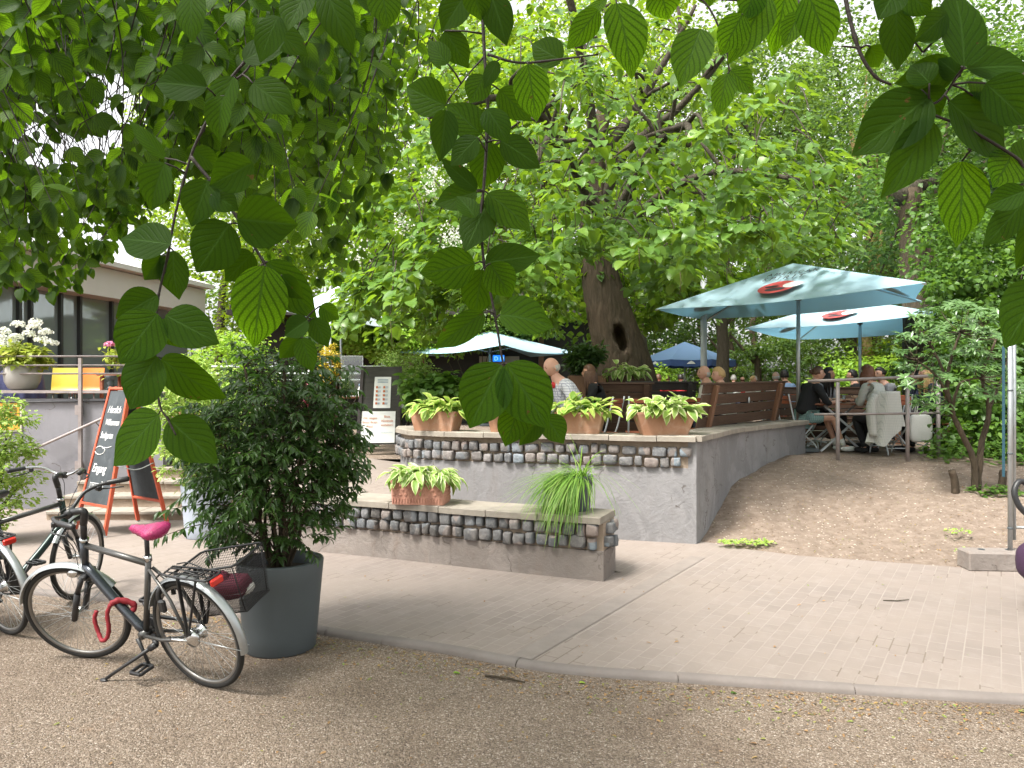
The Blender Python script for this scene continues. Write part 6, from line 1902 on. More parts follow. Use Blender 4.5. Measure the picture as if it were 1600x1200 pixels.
for i in range(0, len(sp), 4):
    c = Vector(sp[i]); q = c + Vector((random.uniform(-.3, .3), random.uniform(0, .6), random.uniform(.2, .7)))
    mb.tube([q, (q + c) / 2 + Vector((0, 0, .08)), c, c + Vector((random.uniform(-.15, .15), random.uniform(-.15, .05), -.15))], [.012, .010, .007, .003], 5)
mb.build('twigs', M['bark_dark'], cat, True)['kind'] = 'stuff'
# hanging pods and blossom
fl = [at(682, 275, 8.6), at(705, 372, 8.7), at(668, 300, 9), at(748, 250, 9), at(560, 395, 8.8), at(710, 365, 8.6), at(628, 350, 9.2)]
fc = np.concatenate([np.array([f_]) + RNG.normal(size=(70, 3)) * [.07, .07, .07] for f_ in fl])
leaves('blossom', fc, rdir(len(fc)), rdir(len(fc)), .03, .028, M['flower_white'], cat, T_DIAMOND)
mb = MB()
for i in range(130):
    c = Vector(sp[random.randrange(len(sp))]) - Vector((0, 0, .12)); l = random.uniform(.2, .38)
    mb.tube([c, c + Vector((.01, 0, -l * .5)), c + Vector((random.uniform(-.03, .03), 0, -l))], [.004, .005, .003], 5)
mb.build('seed_pods', M['twig_green'], cat, True)['kind'] = 'stuff'

# ---------------- background trees
def tree(label, base, H, crown_c, crown_r, mat, bark, r0, nclump=120, nper=60, L=.16, W=.10, clr=.8, group=None, lean=(0, 0), shell=.45, limbs_=7, zmin=None, name='tree', tmpl=T_DIAMOND):
    t = thing(name, label, 'tree', tuple(base), group=group)
    mb = MB(); b0 = Vector(base); top = Vector(crown_c) + Vector((0, 0, crown_r[2] * .4))
    mid = b0 + (top - b0) * .5 + Vector((random.uniform(-.3, .3), 0, 0))
    p = limb(mb, [b0 - Vector((0, 0, .2)), b0 + (mid - b0) * .5 + Vector((lean[0], lean[1], 0)), mid, top], r0, r0 * .25, 12, 6, .02)
    mb.build('trunk', bark, t, True)
    C_ = ell_points(crown_c, crown_r, nclump, shell)
    if zmin is not None: C_[:, 2] = np.maximum(C_[:, 2], zmin + RNG.random(nclump) * .8)
    mb = MB()
    for j in range(limbs_):
        e = Vector(C_[random.randrange(nclump)]); s0 = p[random.randint(len(p) // 3, len(p) - 1)]
        limb(mb, [s0, (s0 + e) / 2 + Vector((0, 0, .3)), e], r0 * .32, r0 * .05, 7, 5, .03)
    if limbs_: mb.build('limbs', bark, t, True)
    clump_foliage('crown', C_, np.array([clr * random.uniform(.6, 1.3) for _ in range(nclump)]), nper, L, W, mat, t, tmpl=tmpl)
    return t
BG = 'trees filling the background'
def w(px, d): return (px - 800) / F * d
tree('bright yellow-green backlit tree above and left of the catalpa', (w(640, 27), 27, ZT), 16, (w(650, 26), 26, 10.6), (5.6, 3, 6.6), M['L_maple'], M['bark_dark'], .26, 300, 60, .20, .155, .8, BG, tmpl=T_HEX)
tree('pale lime tree behind the chalkboard side of the garden', (w(430, 22), 22, ZT), 10, (w(430, 22), 22, 6.6), (4.4, 2.8, 4.4), M['L_maple'], M['bark_dark'], .2, 300, 55, .15, .11, .7, BG)
tree('tall fresh green tree directly behind the catalpa crown', (w(860, 27), 27, ZT), 16, (w(850, 26), 26, 9.8), (5, 4, 5.6), M['L_maple'], M['bark'], .3, 200, 55, .18, .13, .8, BG)
tree('airy light green tree right of the catalpa top', (w(1130, 25), 25, ZT), 14, (w(1140, 24), 24, 8.4), (3.8, 3.4, 5.2), M['L_back'], M['bark_dark'], .26, 320, 60, .15, .10, .62, BG)
tree('fine-leaved olive green tree with yellowish forked trunk behind the parasols', (w(1400, 24), 24, ZT), 14, (w(1330, 24), 24, 7.6), (3.6, 3, 5.2), M['L_back'], M['bark_yellow'], .26, 230, 70, .12, .07, .60, BG, lean=(-.6, 0))
tree('dark-trunked tree with a cut top behind the largest parasol', (w(1450, 17), 17, ZT), 9, (w(1480, 18), 18, 6.6), (3.0, 2.5, 3.8), M['L_dark'], M['bark'], .30, 150, 60, .14, .09, .6, BG)
tree('shady green tree over the leafy bank at the far right', (w(1650, 15), 15, .3), 9, (w(1600, 15), 15, 6.6), (3.0, 2.6, 3.4), M['L_hedge'], M['bark_dark'], .25, 150, 60, .14, .10, .6, BG)
tree('dark green tree behind the blue parasol', (w(1090, 38), 38, ZT), 12, (w(1100, 38), 38, 5.4), (5, 3, 4.6), M['L_back'], M['bark_dark'], .3, 170, 60, .2, .14, .9, BG, zmin=1.6)
tree('mid green tree behind the women and parasol poles', (w(1330, 34), 34, ZT), 12, (w(1320, 34), 34, 4.8), (5.4, 3, 4.2), M['L_back'], M['bark'], .35, 190, 60, .18, .12, .85, BG, zmin=2.0)
tree('dark green tree with several stems left of the blue parasol', (w(985, 42), 42, ZT), 12, (w(960, 42), 42, 5.5), (5.2, 3, 4.8), M['L_dark'], M['bark_dark'], .3, 150, 60, .24, .17, .95, BG, zmin=1.8)
tree('broad green tree behind the kiosk roof', (w(760, 36), 36, ZT), 12, (w(760, 36), 36, 6), (6, 3, 5), M['L_back'], M['bark_dark'], .3, 170, 60, .22, .15, .95, BG, zmin=1.6)
tree('pale green tree between pavilion and kiosk', (w(560, 32), 32, ZT), 12, (w(560, 30), 30, 5.6), (5, 3, 4.4), M['L_maple'], M['bark_dark'], .25, 150, 60, .2, .14, .85, BG, zmin=1.5)
tree('tree closing the far right of the garden', (w(1560, 26), 26, ZT), 14, (w(1540, 26), 26, 7.5), (4.6, 3, 6), M['L_back'], M['bark'], .3, 200, 60, .17, .11, .8, BG, zmin=1.2)
tree('high thin-leaved tree against the white sky at the top', (w(1010, 33), 33, ZT), 18, (w(980, 33), 33, 13.6), (9.5, 3.5, 5.8), M['L_maple'], M['bark_dark'], .3, 430, 60, .19, .13, .75, BG)
tree('broad-crowned tree against the sky above the umbrella of the women', (w(1420, 30), 30, ZT), 18, (w(1400, 30), 30, 12.2), (7.8, 3.5, 5.2), M['L_back'], M['bark_dark'], .3, 460, 60, .19, .13, .85, BG)
tree('sparse green tree against the sky behind the pavilion roof', (w(330, 26), 26, ZT), 12, (w(400, 26), 26, 9.6), (4.4, 2.5, 4.4), M['L_maple'], M['bark_dark'], .2, 170, 55, .17, .12, .75, BG)
# shrubs far behind
SG = 'shrubs at the back of the beer garden'
def shrub(label, c, r, mat, ncl=40, nper=70, L=.12, W=.07, clr=.35, name='shrub', group=SG, tmpl=T_DIAMOND, stems=6, base=None, tint=.35, shell=.5, up=.5, droop=.2, bend=.4):
    base = base if base is not None else (c[0], c[1], c[2] - r[2])
    t = thing(name, label, 'shrub', tuple(base), group=group)
    C_ = ell_points(c, r, ncl, shell)
    mb = MB()
    for j in range(stems):
        e = Vector(C_[random.randrange(ncl)]); s0 = Vector(base) + Vector((random.uniform(-.08, .08), random.uniform(-.08, .08), 0))
        limb(mb, [s0, (s0 + e) / 2 + Vector((random.uniform(-.1, .1), 0, .08)), e], .02 + r[2] * .012, .005, 6, 4, .008)
    mb.build('stems', M['bark_dark'], t, True)
    clump_foliage('foliage', C_, np.array([clr * random.uniform(.6, 1.3) for _ in range(ncl)]), nper, L, W, mat, t, tmpl=tmpl, up=up, droop=droop, tintspread=tint, bend=bend)
    return t
for px, d, rx, h, mt, lb in ((940, 24, 2.2, 1.4, 'L_lime', 'sunlit yellow-green shrub seen past the catalpa trunk'), (1040, 34, 3.5, 1.8, 'L_lime', 'lime green shrub under the blue parasol'),
                            (1180, 30, 2.6, 2.1, 'L_back', 'green shrub over the row of distant heads'), (1335, 22, 1.3, 1.25, 'L_lime', 'vivid yellow-green bush between the seated women'),
                            (1265, 30, 2.6, 2.4, 'L_back', 'tall green shrub behind the parasol pole'), (1430, 24, 2.0, 2.0, 'L_maple', 'light green shrub behind the blonde woman'),
                            (860, 27, 2.0, 1.8, 'L_lime', 'pale sunlit shrub right of the kiosk'), (1100, 42, 4, 2.6, 'L_dark', 'dark shrub closing the view beyond the distant guests'),
                            (1500, 19, 2.0, 1.9, 'L_dark', 'dark shrub behind the rhododendron')):
    shrub(lb, (w(px, d), d, ZT + h * .62), (rx, .9, h), M[mt], 60, 70, .13 + d * .001, .08, .38)
# dark trunks between
for px, d, r_, lb in ((1180, 30, .16, 'slender dark trunk above the distant heads'), (1370, 27, .28, 'ivy-grown grey trunk behind the second parasol pole'), (1145, 34, .14, 'thin leaning trunk right of the blue parasol')):
    t = thing('bare_tree', lb, 'tree', (w(px, d), d, ZT), group='bare trunks in the background'); mb = MB(); x = w(px, d)
    limb(mb, [(x, d, ZT - .1), (x + .1, d, 2.4), (x - .1, d, 4.2), (x + .6, d, 6.5)], r_, r_ * .5, 12, 6, .02); mb.build('trunk', M['bark'], t, True)
    mb = MB(); limb(mb, [(x, d, 2.6), (x - .7, d, 3.4), (x - 1.5, d, 4.3)], r_ * .5, r_ * .2, 8, 5, .02); mb.build('limb', M['bark'], t, True)

# broken dark trunk near right
t = thing('bare_tree', 'thick dark broken-off trunk above the parasols at the leafy bank', 'tree', (w(1428, 15.5), 15.5, ZT)); x = w(1428, 15.5)
mb = MB(); limb(mb, [(x + .15, 15.5, .6), (x + .1, 15.5, 2.6), (x, 15.5, 4.2), (x - .08, 15.5, 5.7)], .34, .22, 14, 6, .02); mb.build('trunk', M['bark'], t, True)
mb = MB(); limb(mb, [(x - .35, 15.45, 5.5), (x, 15.5, 5.75), (x + .4, 15.5, 5.85)], .16, .10, 10, 4, .02); mb.build('broken_limb', M['bark_dark'], t, True)

# leafy bank / hedge at right
hd = thing('leafy_bank', 'tall bank of climbing green leaves behind the rhododendron at the right', 'hedge', (8.3, 12.3, .5))
nb = 420
px_ = U(1425, 1680, nb); py_ = U(330, 712, nb); d_ = 11.0 + U(0, 2.2, nb) + (712 - py_) / 400 * 2.0
keep = ~((px_ < 1475) & (py_ > 520)) & ~((px_ < 1450) & (py_ > 420))
px_, py_, d_ = px_[keep], py_[keep], d_[keep]
C_ = np.stack([(px_ - 800) / F * d_, d_, EYE - (py_ - 600) / F * d_], 1)
clump_foliage('foliage', C_, .34, 42, .105, .085, M['L_hedge'], hd, T_HEX, up=.7, droop=.45, bend=.6)
mb = MB()
for i in range(26):
    c = Vector(C_[random.randrange(len(C_))]); s0 = Vector((c.x + random.uniform(-.6, .6), c.y + .5, .3)); limb(mb, [s0, (s0 + c) / 2, c], .02, .006, 5, 4, .03)
mb.build('stems', M['bark_dark'], hd, True)
# backing thicket so no horizon shows
for (x0, x1, y_, z1, lb, mt) in ((10, 24, 17, 6, 'dense thicket beyond the right edge of the garden', 'L_dark'), (-9, 8, 50, 15, 'dense green thicket closing the far end of the garden', 'L_back'), (8, 36, 50, 19, 'dense dark thicket behind the parasols', 'L_dark'), (-24, -6, 40, 7, 'dense green thicket behind the kiosk and pavilion', 'L_back')):
    t = thing('thicket', lb, 'hedge', ((x0 + x1) / 2, y_, .6), group='thickets round the garden')
    n_ = 170 if z1 < 10 else 620; C_ = np.stack([U(x0, x1, n_), U(y_ - .8, y_ + .8, n_), .6 + RNG.random(n_) * z1], 1)
    clump_foliage('foliage', C_, 1.0, 70, .26, .2, M[mt], t, T_DIAMOND, up=.5)
    mb = MB()
    for i in range(16):
        x = U(x0, x1); limb(mb, [(x, y_, .3), (x + .2, y_, 2), (x - .2, y_, z1 * .8)], .07, .02, 6, 4, .03)
    mb.build('stems', M['bark_dark'], t, True)

# ---------------- rhododendron
rh = thing('rhododendron', 'leggy rhododendron with twisted stems and leaf rosettes by the pipe railing', 'shrub', (w(1522, 9.6), 9.6, .38))
rb = Vector((w(1525, 9.6), 9.6, .36))
tips = []
mb = MB()
main = [[(1524, 768, 9.6), (1520, 715, 9.6), (1490, 650, 9.55), (1480, 590, 9.5), (1500, 520, 9.5)], [(1526, 768, 9.65), (1533, 700, 9.65), (1545, 640, 9.7), (1535, 585, 9.7), (1556, 530, 9.7)],
        [(1487, 640, 9.55), (1500, 600, 9.4), (1530, 590, 9.3)], [(1488, 640, 9.55), (1465, 590, 9.4), (1430, 560, 9.4)], [(1545, 640, 9.7), (1562, 600, 9.9), (1575, 560, 10)],
        [(1482, 600, 9.5), (1460, 550, 9.6), (1440, 520, 9.6)]]
stp = []
for j, q in enumerate(main):
    p = limb(mb, [at(*a_) for a_ in q], .046 if j < 2 else .02, .014 if j < 2 else .008, 9, 6, .006); stp += p[len(p) // 2:]
mb.build('stems', M['bark'], rh, True)
for a_ in ((1492, 752, 9.5, -16, -40), (1560, 757, 9.7, 24, -40)):
    mb = MB(); p0_ = at(a_[0], 770, a_[2]); p1_ = at(a_[0] + a_[3] * .3, 735, a_[2]); limb(mb, [p0_ - Vector((0, 0, .06)), (p0_ + p1_) / 2 + Vector((.02, 0, 0)), p1_], .05, .042, 9, 3, .005); mb.build('cut_stump', M['bark'], rh, True)
nr = 330; d_ = U(9.0, 10.3, nr)
px_ = U(1402, 1592, nr); py_ = 470 + 255 * RNG.random(nr) ** 1.15
lo = np.interp(px_, [1400, 1430, 1470, 1500, 1560, 1600], [560, 640, 660, 600, 640, 620]); hi = np.interp(px_, [1400, 1440, 1500, 1560, 1600], [505, 485, 468, 480, 500])
keep = (py_ < lo) & (py_ > hi)
R_ = np.stack([(px_ - 800) / F * d_, d_, EYE - (py_ - 600) / F * d_], 1)[keep]
nl = 11; idx = np.repeat(np.arange(len(R_)), nl); m = len(idx)
an = np.tile(np.arange(nl) * 2 * math.pi / nl, len(R_)) + U(-.3, .3, m)
ax = norm(np.array([0, -.35, .9])[None] + rdir(len(R_)) * .35)[idx]
e1 = norm(np.cross(ax, np.array([1., .2, .1])[None])); e2 = np.cross(ax, e1)
rad_ = e1 * np.cos(an)[:, None] + e2 * np.sin(an)[:, None]
D = rad_ + ax * U(-.1, .7, m)[:, None]; Nn = ax - rad_ * .2
leaves('foliage', R_[idx], D, Nn, U(.08, .135, m), U(.026, .04, m), M['L_rhodo'], rh, T_LANCE, bend=U(.2, .9, m), fold=.15, tint=np.clip(RNG.random(len(R_))[idx] * .5 + RNG.random(m) * .5, 0, 1))
mb = MB()
for c in R_[::2]:
    c = Vector(c); s0 = min(stp, key=lambda q: (q - c).length); limb(mb, [s0, (s0 + c) / 2 + Vector((0, 0, -.03)), c], .007, .003, 5, 4, .004)
mb.build('twigs', M['bark'], rh, True)
def groundcover(label, name, c, r, n, L, mat, h=.12):
    t = thing(name, label, 'plant', tuple(c)); a = U(0, 6.28, n); q = np.sqrt(RNG.random(n))
    P = np.stack([c[0] + np.cos(a) * q * r[0], c[1] + np.sin(a) * q * r[1], c[2] + U(.02, h, n)], 1)
    D = rdir(n); D[:, 2] = U(-.2, .3, n)
    leaves('leaves', P, D, np.array([0, -.2, 1.])[None] + rdir(n) * .3, U(.6, 1.2, n) * L, U(.5, 1.0, n) * L, mat, t, T_HEX, bend=.4, fold=.1)
    return t
groundcover('low patch of round green leaves at the foot of the rhododendron', 'ground_plant', (w(1552, 9.5), 9.45, .38), (.36, .16), 190, .07, M['L_hedge'], .16)
groundcover('fresh green leaf skirt at the base of the leafy bank', 'ground_plant', (w(1530, 11.2), 11.0, .62), (1.0, .4), 380, .09, M['L_hedge'], .35)
groundcover('small weeds at the foot of the wall corner', 'weed', (w(1165, 8.3), 8.25, .06), (.32, .10), 160, .045, M['L_hosta_green'], .05)
groundcover('tiny weed tuft low on the soil slope', 'weed', (w(1498, 8.2), 8.2, .19), (.14, .1), 40, .04, M['L_hosta_green'], .05)
groundcover('tiny weed tuft on the soil slope at the concrete foot', 'weed', (w(1510, 7.6), 7.62, .12), (.12, .06), 30, .035, M['L_hosta_green'], .04)

# ---------------- big potted shrub
ps_ = thing('potted_shrub', 'tall glossy dark green shrub growing in the big dark pot', 'shrub', (POT.x, POT.y, .5))
tw = []; mb = MB(); cS = Vector((-1.62, 5.25, 1.31))
ends = []
for j in range(15):
    a = 2 * math.pi * j / 15 + random.uniform(-.2, .2); q = random.uniform(.15, .55)
    s0 = Vector((POT.x + .04 * math.cos(a), POT.y + .04 * math.sin(a), .50)); e = Vector((cS.x + q * math.cos(a) * 1.05, cS.y + q * math.sin(a), random.uniform(1.3, 1.95)))
    p = limb(mb, [s0, s0 + Vector((.10 * math.cos(a), .10 * math.sin(a), .3)), (s0 + e) / 2 + Vector((0, 0, .05)), e], .014, .005, 7, 6, .006); ends += p[6:]
limb(mb, [(POT.x, POT.y, .48), (POT.x + .01, POT.y, .8), (POT.x - .02, POT.y, 1.2)], .030, .015, 9, 5, .004)
Pl = []; Dl = []; Nl = []
nt_ = 0
while nt_ < 860:
    d = Vector(rdir(1)[0]); q = random.random() ** .4
    c = cS + Vector((d.x * .50 * q, d.y * .46 * q, d.z * .74 * q))
    if d.z > .5: c.x += .1 * d.z
    if c.z < .80 and abs(c.x - POT.x) < .22: 
        if random.random() < .6: continue
    if c.z > 1.75 and c.x > -1.45 and random.random() < .7: continue
    nt_ += 1
    od = Vector((c.x - cS.x, c.y - cS.y, .12)).normalized()
    od = (od + Vector(rdir(1)[0]) * .5).normalized()
    L_ = random.uniform(.13, .24); p0_ = c; p1_ = c + od * L_ * .6 + Vector((0, 0, .02)); p2_ = c + od * L_ + Vector((0, 0, -.03))
    mb.tube([p0_, p1_, p2_], [.0028, .002, .001], 4, cap=False)
    if nt_ % 3 == 0:
        s0 = min(ends[::3], key=lambda v: (v - c).length); mb.tube([s0, (s0 + c) / 2 + Vector((0, 0, .02)), c], [.005, .004, .003], 5, cap=False)
    for k_ in range(13):
        f = (k_ + 1) / 13; pt = p0_.lerp(p1_, f * 2) if f < .5 else p1_.lerp(p2_, f * 2 - 1)
        sd = od.cross(Vector((0, 0, 1))).normalized() * (1 if k_ % 2 else -1)
        dd_ = sd * random.uniform(.5, 1) + od * random.uniform(.3, .9) + Vector((0, 0, random.uniform(-.9, -.05))) + Vector(rdir(1)[0]) * .25
        Pl.append(tuple(pt)); Dl.append(tuple(dd_)); Nl.append(tuple(Vector((0, 0, 1)) + Vector(rdir(1)[0]) * .45))
# drooping lower left sprays
for (a_, b_) in (((-1.75, 5.0, .86), (-2.28, 4.95, .80)), ((-1.72, 5.0, .95), (-2.30, 5.0, .96)), ((-1.5, 5.1, .75), (-1.28, 5.0, .66)), ((-1.7, 5.0, .78), (-1.95, 4.92, .68))):
    a_, b_ = Vector(a_), Vector(b_); p = limb(mb, [Vector((POT.x, POT.y, .6)), a_, (a_ + b_) / 2 + Vector((0, 0, .05)), b_], .007, .002, 5, 5)
    for k_ in range(5, len(p)):
        for s_ in (-1, 1):
            for _ in range(2):
                Pl.append(tuple(p[k_])); Dl.append((random.uniform(-.5, .3), s_ * random.uniform(.2, 1), random.uniform(-1, -.3))); Nl.append(tuple(Vector((0, -.3, 1)) + Vector(rdir(1)[0]) * .4))
mb.build('stems', M['bark'], ps_, True)
n_ = len(Pl); ht = np.array(Pl)[:, 2]
leaves('foliage', Pl, Dl, Nl, U(.05, .085, n_), U(.018, .027, n_), M['L_shrub'], ps_, T_LANCE, bend=U(.2, 1.0, n_), fold=.22, tint=np.clip(RNG.random(n_) * .8, 0, 1))
# pale potted shrub behind
shrub('lighter green potted shrub in the pale blue-grey pot', (-3.60, 8.85, 1.35), (.55, .5, .72), M['L_hosta_green'], 110, 60, .065, .03, .15, name='potted_shrub', group=None, tmpl=T_LANCE, base=(POT2.x, POT2.y, .6))
shrub('light green bush at the left picture edge in front of the poster', (-5.75, 8.5, .95), (.48, .4, .75), M['L_hosta_green'], 80, 60, .06, .03, .15, name='shrub', group=None, tmpl=T_LANCE, base=(-5.9, 8.5, 0))
shrub('leafy climber over the kiosk roof edge', (-3.4, 20.2, 3.05), (2.6, .6, .62), M['L_lime'], 130, 70, .13, .07, .33, name='climber', group=None, tmpl=T_HEX, base=(-3.4, 20.6, .7))
shrub('second leafy climber on the kiosk right of the poles', (-1.0, 20.4, 3.25), (1.9, .5, .5), M['L_back'], 80, 70, .13, .07, .33, name='climber', group=None, base=(-1.0, 20.8, .7))
shrub('yellow-leaved spray standing in the grey vase', (-2.92, 12.3, 2.08), (.17, .15, .36), M['L_gold'], 60, 34, .045, .025, .07, name='spray', group=None, tmpl=T_HEX, base=(-2.88, 12.3, 1.68))
shrub('round-leaved hydrangea plant left of the first terracotta trough', (-1.12, 11.3, 1.60), (.50, .35, .42), M['L_hedge'], 60, 18, .14, .115, .2, name='shrub', group=None, tmpl=T_OVATE, base=(-1.1, 11.3, ZT), droop=.5)
shrub('pale speckled plant behind the round-leaved hydrangea', (-1.75, 12.6, 1.95), (.5, .4, .35), M['L_hosta'], 50, 60, .06, .03, .16, name='shrub', group=None, base=(-1.75, 12.6, ZT))
shrub('greenery beside the grey pot and railing at the deck end', (-5.0, 13.5, 1.9), (1.0, .5, .8), M['L_lime'], 80, 60, .09, .05, .26, name='shrub', group=None, base=(-5.0, 13.5, ZT))
# boxes at the trunk
for k_, (x, lb, mt, cl) in enumerate(((1.35, 'brown planter box of dark leaves against the catalpa trunk', 'L_dark', .0), (2.05, 'brown planter box of cream-edged hostas against the catalpa trunk', 'L_hosta', .0))):
    t = thing('planter_box', lb, 'planter', (x, 13.9, ZT)); mb = MB(); mb.box((0, 0, .62), (.66, .4, 1.24), bev=.01); mb.build('body', M['bench_post'] if k_ == 0 else M['bench'], t); mb = MB(); mb.box((0, 0, 1.235), (.6, .34, .02)); mb.build('soil', M['soil'], t)
shrub('dark bushy plant in the left planter box at the trunk', (1.35, 13.85, 2.25), (.36, .25, .28), M['L_dark'], 50, 40, .10, .045, .14, name='box_plant', group=None, tmpl=T_LANCE, base=(1.35, 13.9, 1.94))

# ---------------- hostas
def hosta(label, c, ext, n, L, mat, rz=0, wid=.5, name='hosta', el=(.2, 1.1), hang=0.0):
    t = thing(name, label, 'plant', tuple(c))
    cr, sr = math.cos(rz), math.sin(rz)
    u = U(-1, 1, n) * ext[0]; v = U(-1, 1, n) * ext[1]
    P = np.stack([c[0] + cr * u - sr * v, c[1] + sr * u + cr * v, np.full(n, c[2])], 1)
    a = U(0, 2 * math.pi, n); elv = U(el[0], el[1], n)
    D = np.stack([np.cos(a) * np.cos(elv) + cr * u * 1.2, np.sin(a) * np.cos(elv) + sr * u * 1.2 - .15, np.sin(elv)], 1)
    st = L * U(.4, 1.0, n)
    P2 = P + norm(D) * st[:, None]
    D2 = norm(D) * .9; D2[:, 2] -= U(.1, .8, n) + hang
    N = np.array([0, 0, 1.])[None] + rdir(n) * .25 - np.array([0, .25, 0])[None]
    Lr = L * U(.7, 1.25, n)
    leaves('leaves', P2, D2, N, Lr, Lr * wid * U(.8, 1.15, n), mat, t, T_OVATE, bend=U(.4, 1.4, n), fold=.18, wavy=.02)
    mb = MB()
    for i in range(n): mb.tube([P[i], P2[i]], [.004, .003], 4, cap=False)
    mb.build('stalks', M['L_lime'], t, True)
    return t
hosta('cream-edged hosta arching out of the ornate red trough', TR0 + Vector((0, 0, .22)), (.22, .09), 190, .165, M['L_hosta'], R(-8), .38, hang=.3)
hosta('light green hosta in the trough at the curved wall end', TR1 + Vector((0, 0, .22)), (.24, .09), 110, .18, M['L_hosta_green'], R(-20), .52)
hosta('white-edged hosta behind the hanging leaf tips', TR2 + Vector((0, 0, .22)), (.18, .08), 50, .15, M['L_hosta'], R(-18), .5)
hosta('lime hosta in front of the man in the check shirt', TR3 + Vector((0, 0, .23)), (.24, .10), 110, .17, M['L_hosta_green'], R(-14), .5)
hosta('broad cream-edged hosta in the corner trough', TR4 + Vector((0, 0, .24)), (.26, .10), 110, .19, M['L_hosta'], R(2), .55)
hosta('cream-edged hosta spilling over the right planter box at the trunk', (2.05, 13.8, 1.95), (.2, .1), 70, .22, M['L_hosta'], 0, .42, hang=.2)
# ---------------- sedge
sg = thing('sedge', 'long bright sedge grass cascading out of the slate pot', 'plant', (POT3.x, POT3.y, .85))
n = 420; a = U(0, 2 * math.pi, n); el = U(.6, 1.45, n)
P = np.stack([POT3.x + np.cos(a) * U(0, .1, n), POT3.y + np.sin(a) * U(0, .1, n), np.full(n, .87)], 1)
D = np.stack([np.cos(a) * np.cos(el) - .42, np.sin(a) * np.cos(el) - .30, np.sin(el)], 1) + rdir(n) * .16
N = -np.stack([np.cos(a) - .3, np.sin(a) - .6, -np.ones(n) * .6], 1) * -1
N = np.stack([-D[:, 0], -D[:, 1], np.ones(n) * .35], 1) - np.array([-.3, -.25, 0])[None] * .6
leaves('leaves', P, D, N, U(.30, .86, n), U(.005, .012, n), M['L_grass'], sg, T_STRAP, bend=U(.9, 2.7, n), fold=.3, hang=True)
n = 210; a = U(math.pi * .85, math.pi * 1.5, n)
P = np.stack([POT3.x + np.cos(a) * .10, POT3.y + np.sin(a) * .10, np.full(n, .90)], 1); D = np.stack([np.cos(a), np.sin(a), U(.3, 1.3, n)], 1)
leaves('hanging_leaves', P, D, np.stack([-np.cos(a), -np.sin(a), np.ones(n) * .8], 1), U(.25, .72, n), U(.005, .011, n), M['L_grass'], sg, T_STRAP, bend=U(1.5, 2.6, n), fold=.3, hang=True)
# ---------------- hydrangea
hy = thing('hydrangea', 'white mophead hydrangea growing in the stone-grey bowl', 'plant', tuple(POT4 + Vector((0, 0, .3))))
C_ = ell_points((POT4.x + .02, POT4.y, POT4.z + .50), (.36, .26, .20), 60, .4)
clump_foliage('leaves', C_, .10, 14, .10, .07, M['L_hydr'], hy, T_HEX, up=.8, droop=.3)
mb = MB()
for i in range(22):
    e = Vector(C_[random.randrange(60)]); limb(mb, [POT4 + Vector((random.uniform(-.06, .06), 0, .28)), (POT4 + Vector((0, 0, .3)) + e) / 2, e], .006, .003, 5, 4)
mb.build('stems', M['twig_green'], hy, True)
for (px, py) in ((28, 508), (56, 505), (6, 519), (72, 520), (45, 523), (25, 528), (64, 532), (80, 537), (3, 530), (20, 537), (52, 512), (6, 540)):
    c = np.array(at(px, py, WY + .05 + random.uniform(-.12, .15))); n_ = 90; d = rdir(n_); d[:, 2] = np.abs(d[:, 2]) * 1.2 - .25; d = norm(d)
    leaves('flower_head', c + d * [.082, .082, .058], rdir(n_) * .8 + d * .1, d, .034, .032, M['flower_white'], hy, T_DIAMOND)
h2 = thing('potted_flower', 'small pink-topped flower plant in a fluted pedestal pot on the deck railing line', 'plant', tuple(at(172, 585, WY + .3)))
c = np.array(at(171, 540, WY + .3)); n_ = 110; d = rdir(n_); d[:, 2] = np.abs(d[:, 2]); leaves('flower_head', c + d * [.06, .06, .05], rdir(n_), d, .034, .03, M['flower_pink'], h2, T_DIAMOND)
n_ = 110; leaves('leaves', np.array(at(176, 560, WY + .3)) + RNG.normal(size=(n_, 3)) * [.06, .06, .09], rdir(n_), np.array([0, 0, 1.]) + rdir(n_) * .4, .08, .05, M['L_hydr'], h2, T_HEX)
mb = MB(); pb = at(173, 608, WY + .3); mb.lathe([(.07, 0), (.04, .03), (.03, .06), (.06, .09), (.03, .12), (.06, .15), (.09, .2), (.08, .2), (.0001, .19)], pb, 18); mb.build('pedestal', M['pot_dark'], h2, True)

# ================================================================== DOGWOOD over the camera
dg_ = thing('dogwood_tree', 'dogwood whose dark ribbed leaves hang close over the whole upper view', 'tree', (-3.4, -1.6, 0))
mb = MB(); limb(mb, [(-3.4, -1.6, -.1), (-3.3, -1.5, 1.2), (-3.0, -1.2, 2.6), (-2.4, -.6, 3.8)], .17, .10, 14, 6, .01); mb.build('trunk', M['bark_dark'], dg_, True)
for q in ([(-2.6, -.8, 3.4), (-2.0, .8, 4.2), (-1.5, 2.4, 4.3), (-1.6, 4.0, 4.1)], [(-2.6, -.8, 3.4), (-1.0, .2, 4.0), (.4, 1.0, 3.6), (1.6, 1.6, 3.3)], [(-2.6, -.8, 3.4), (-3.4, 1.0, 4.2), (-3.4, 3.0, 4.4)]):
    mb = MB(); limb(mb, q, .07, .02, 9, 6, .01); mb.build('limb', M['bark_dark'], dg_, True)
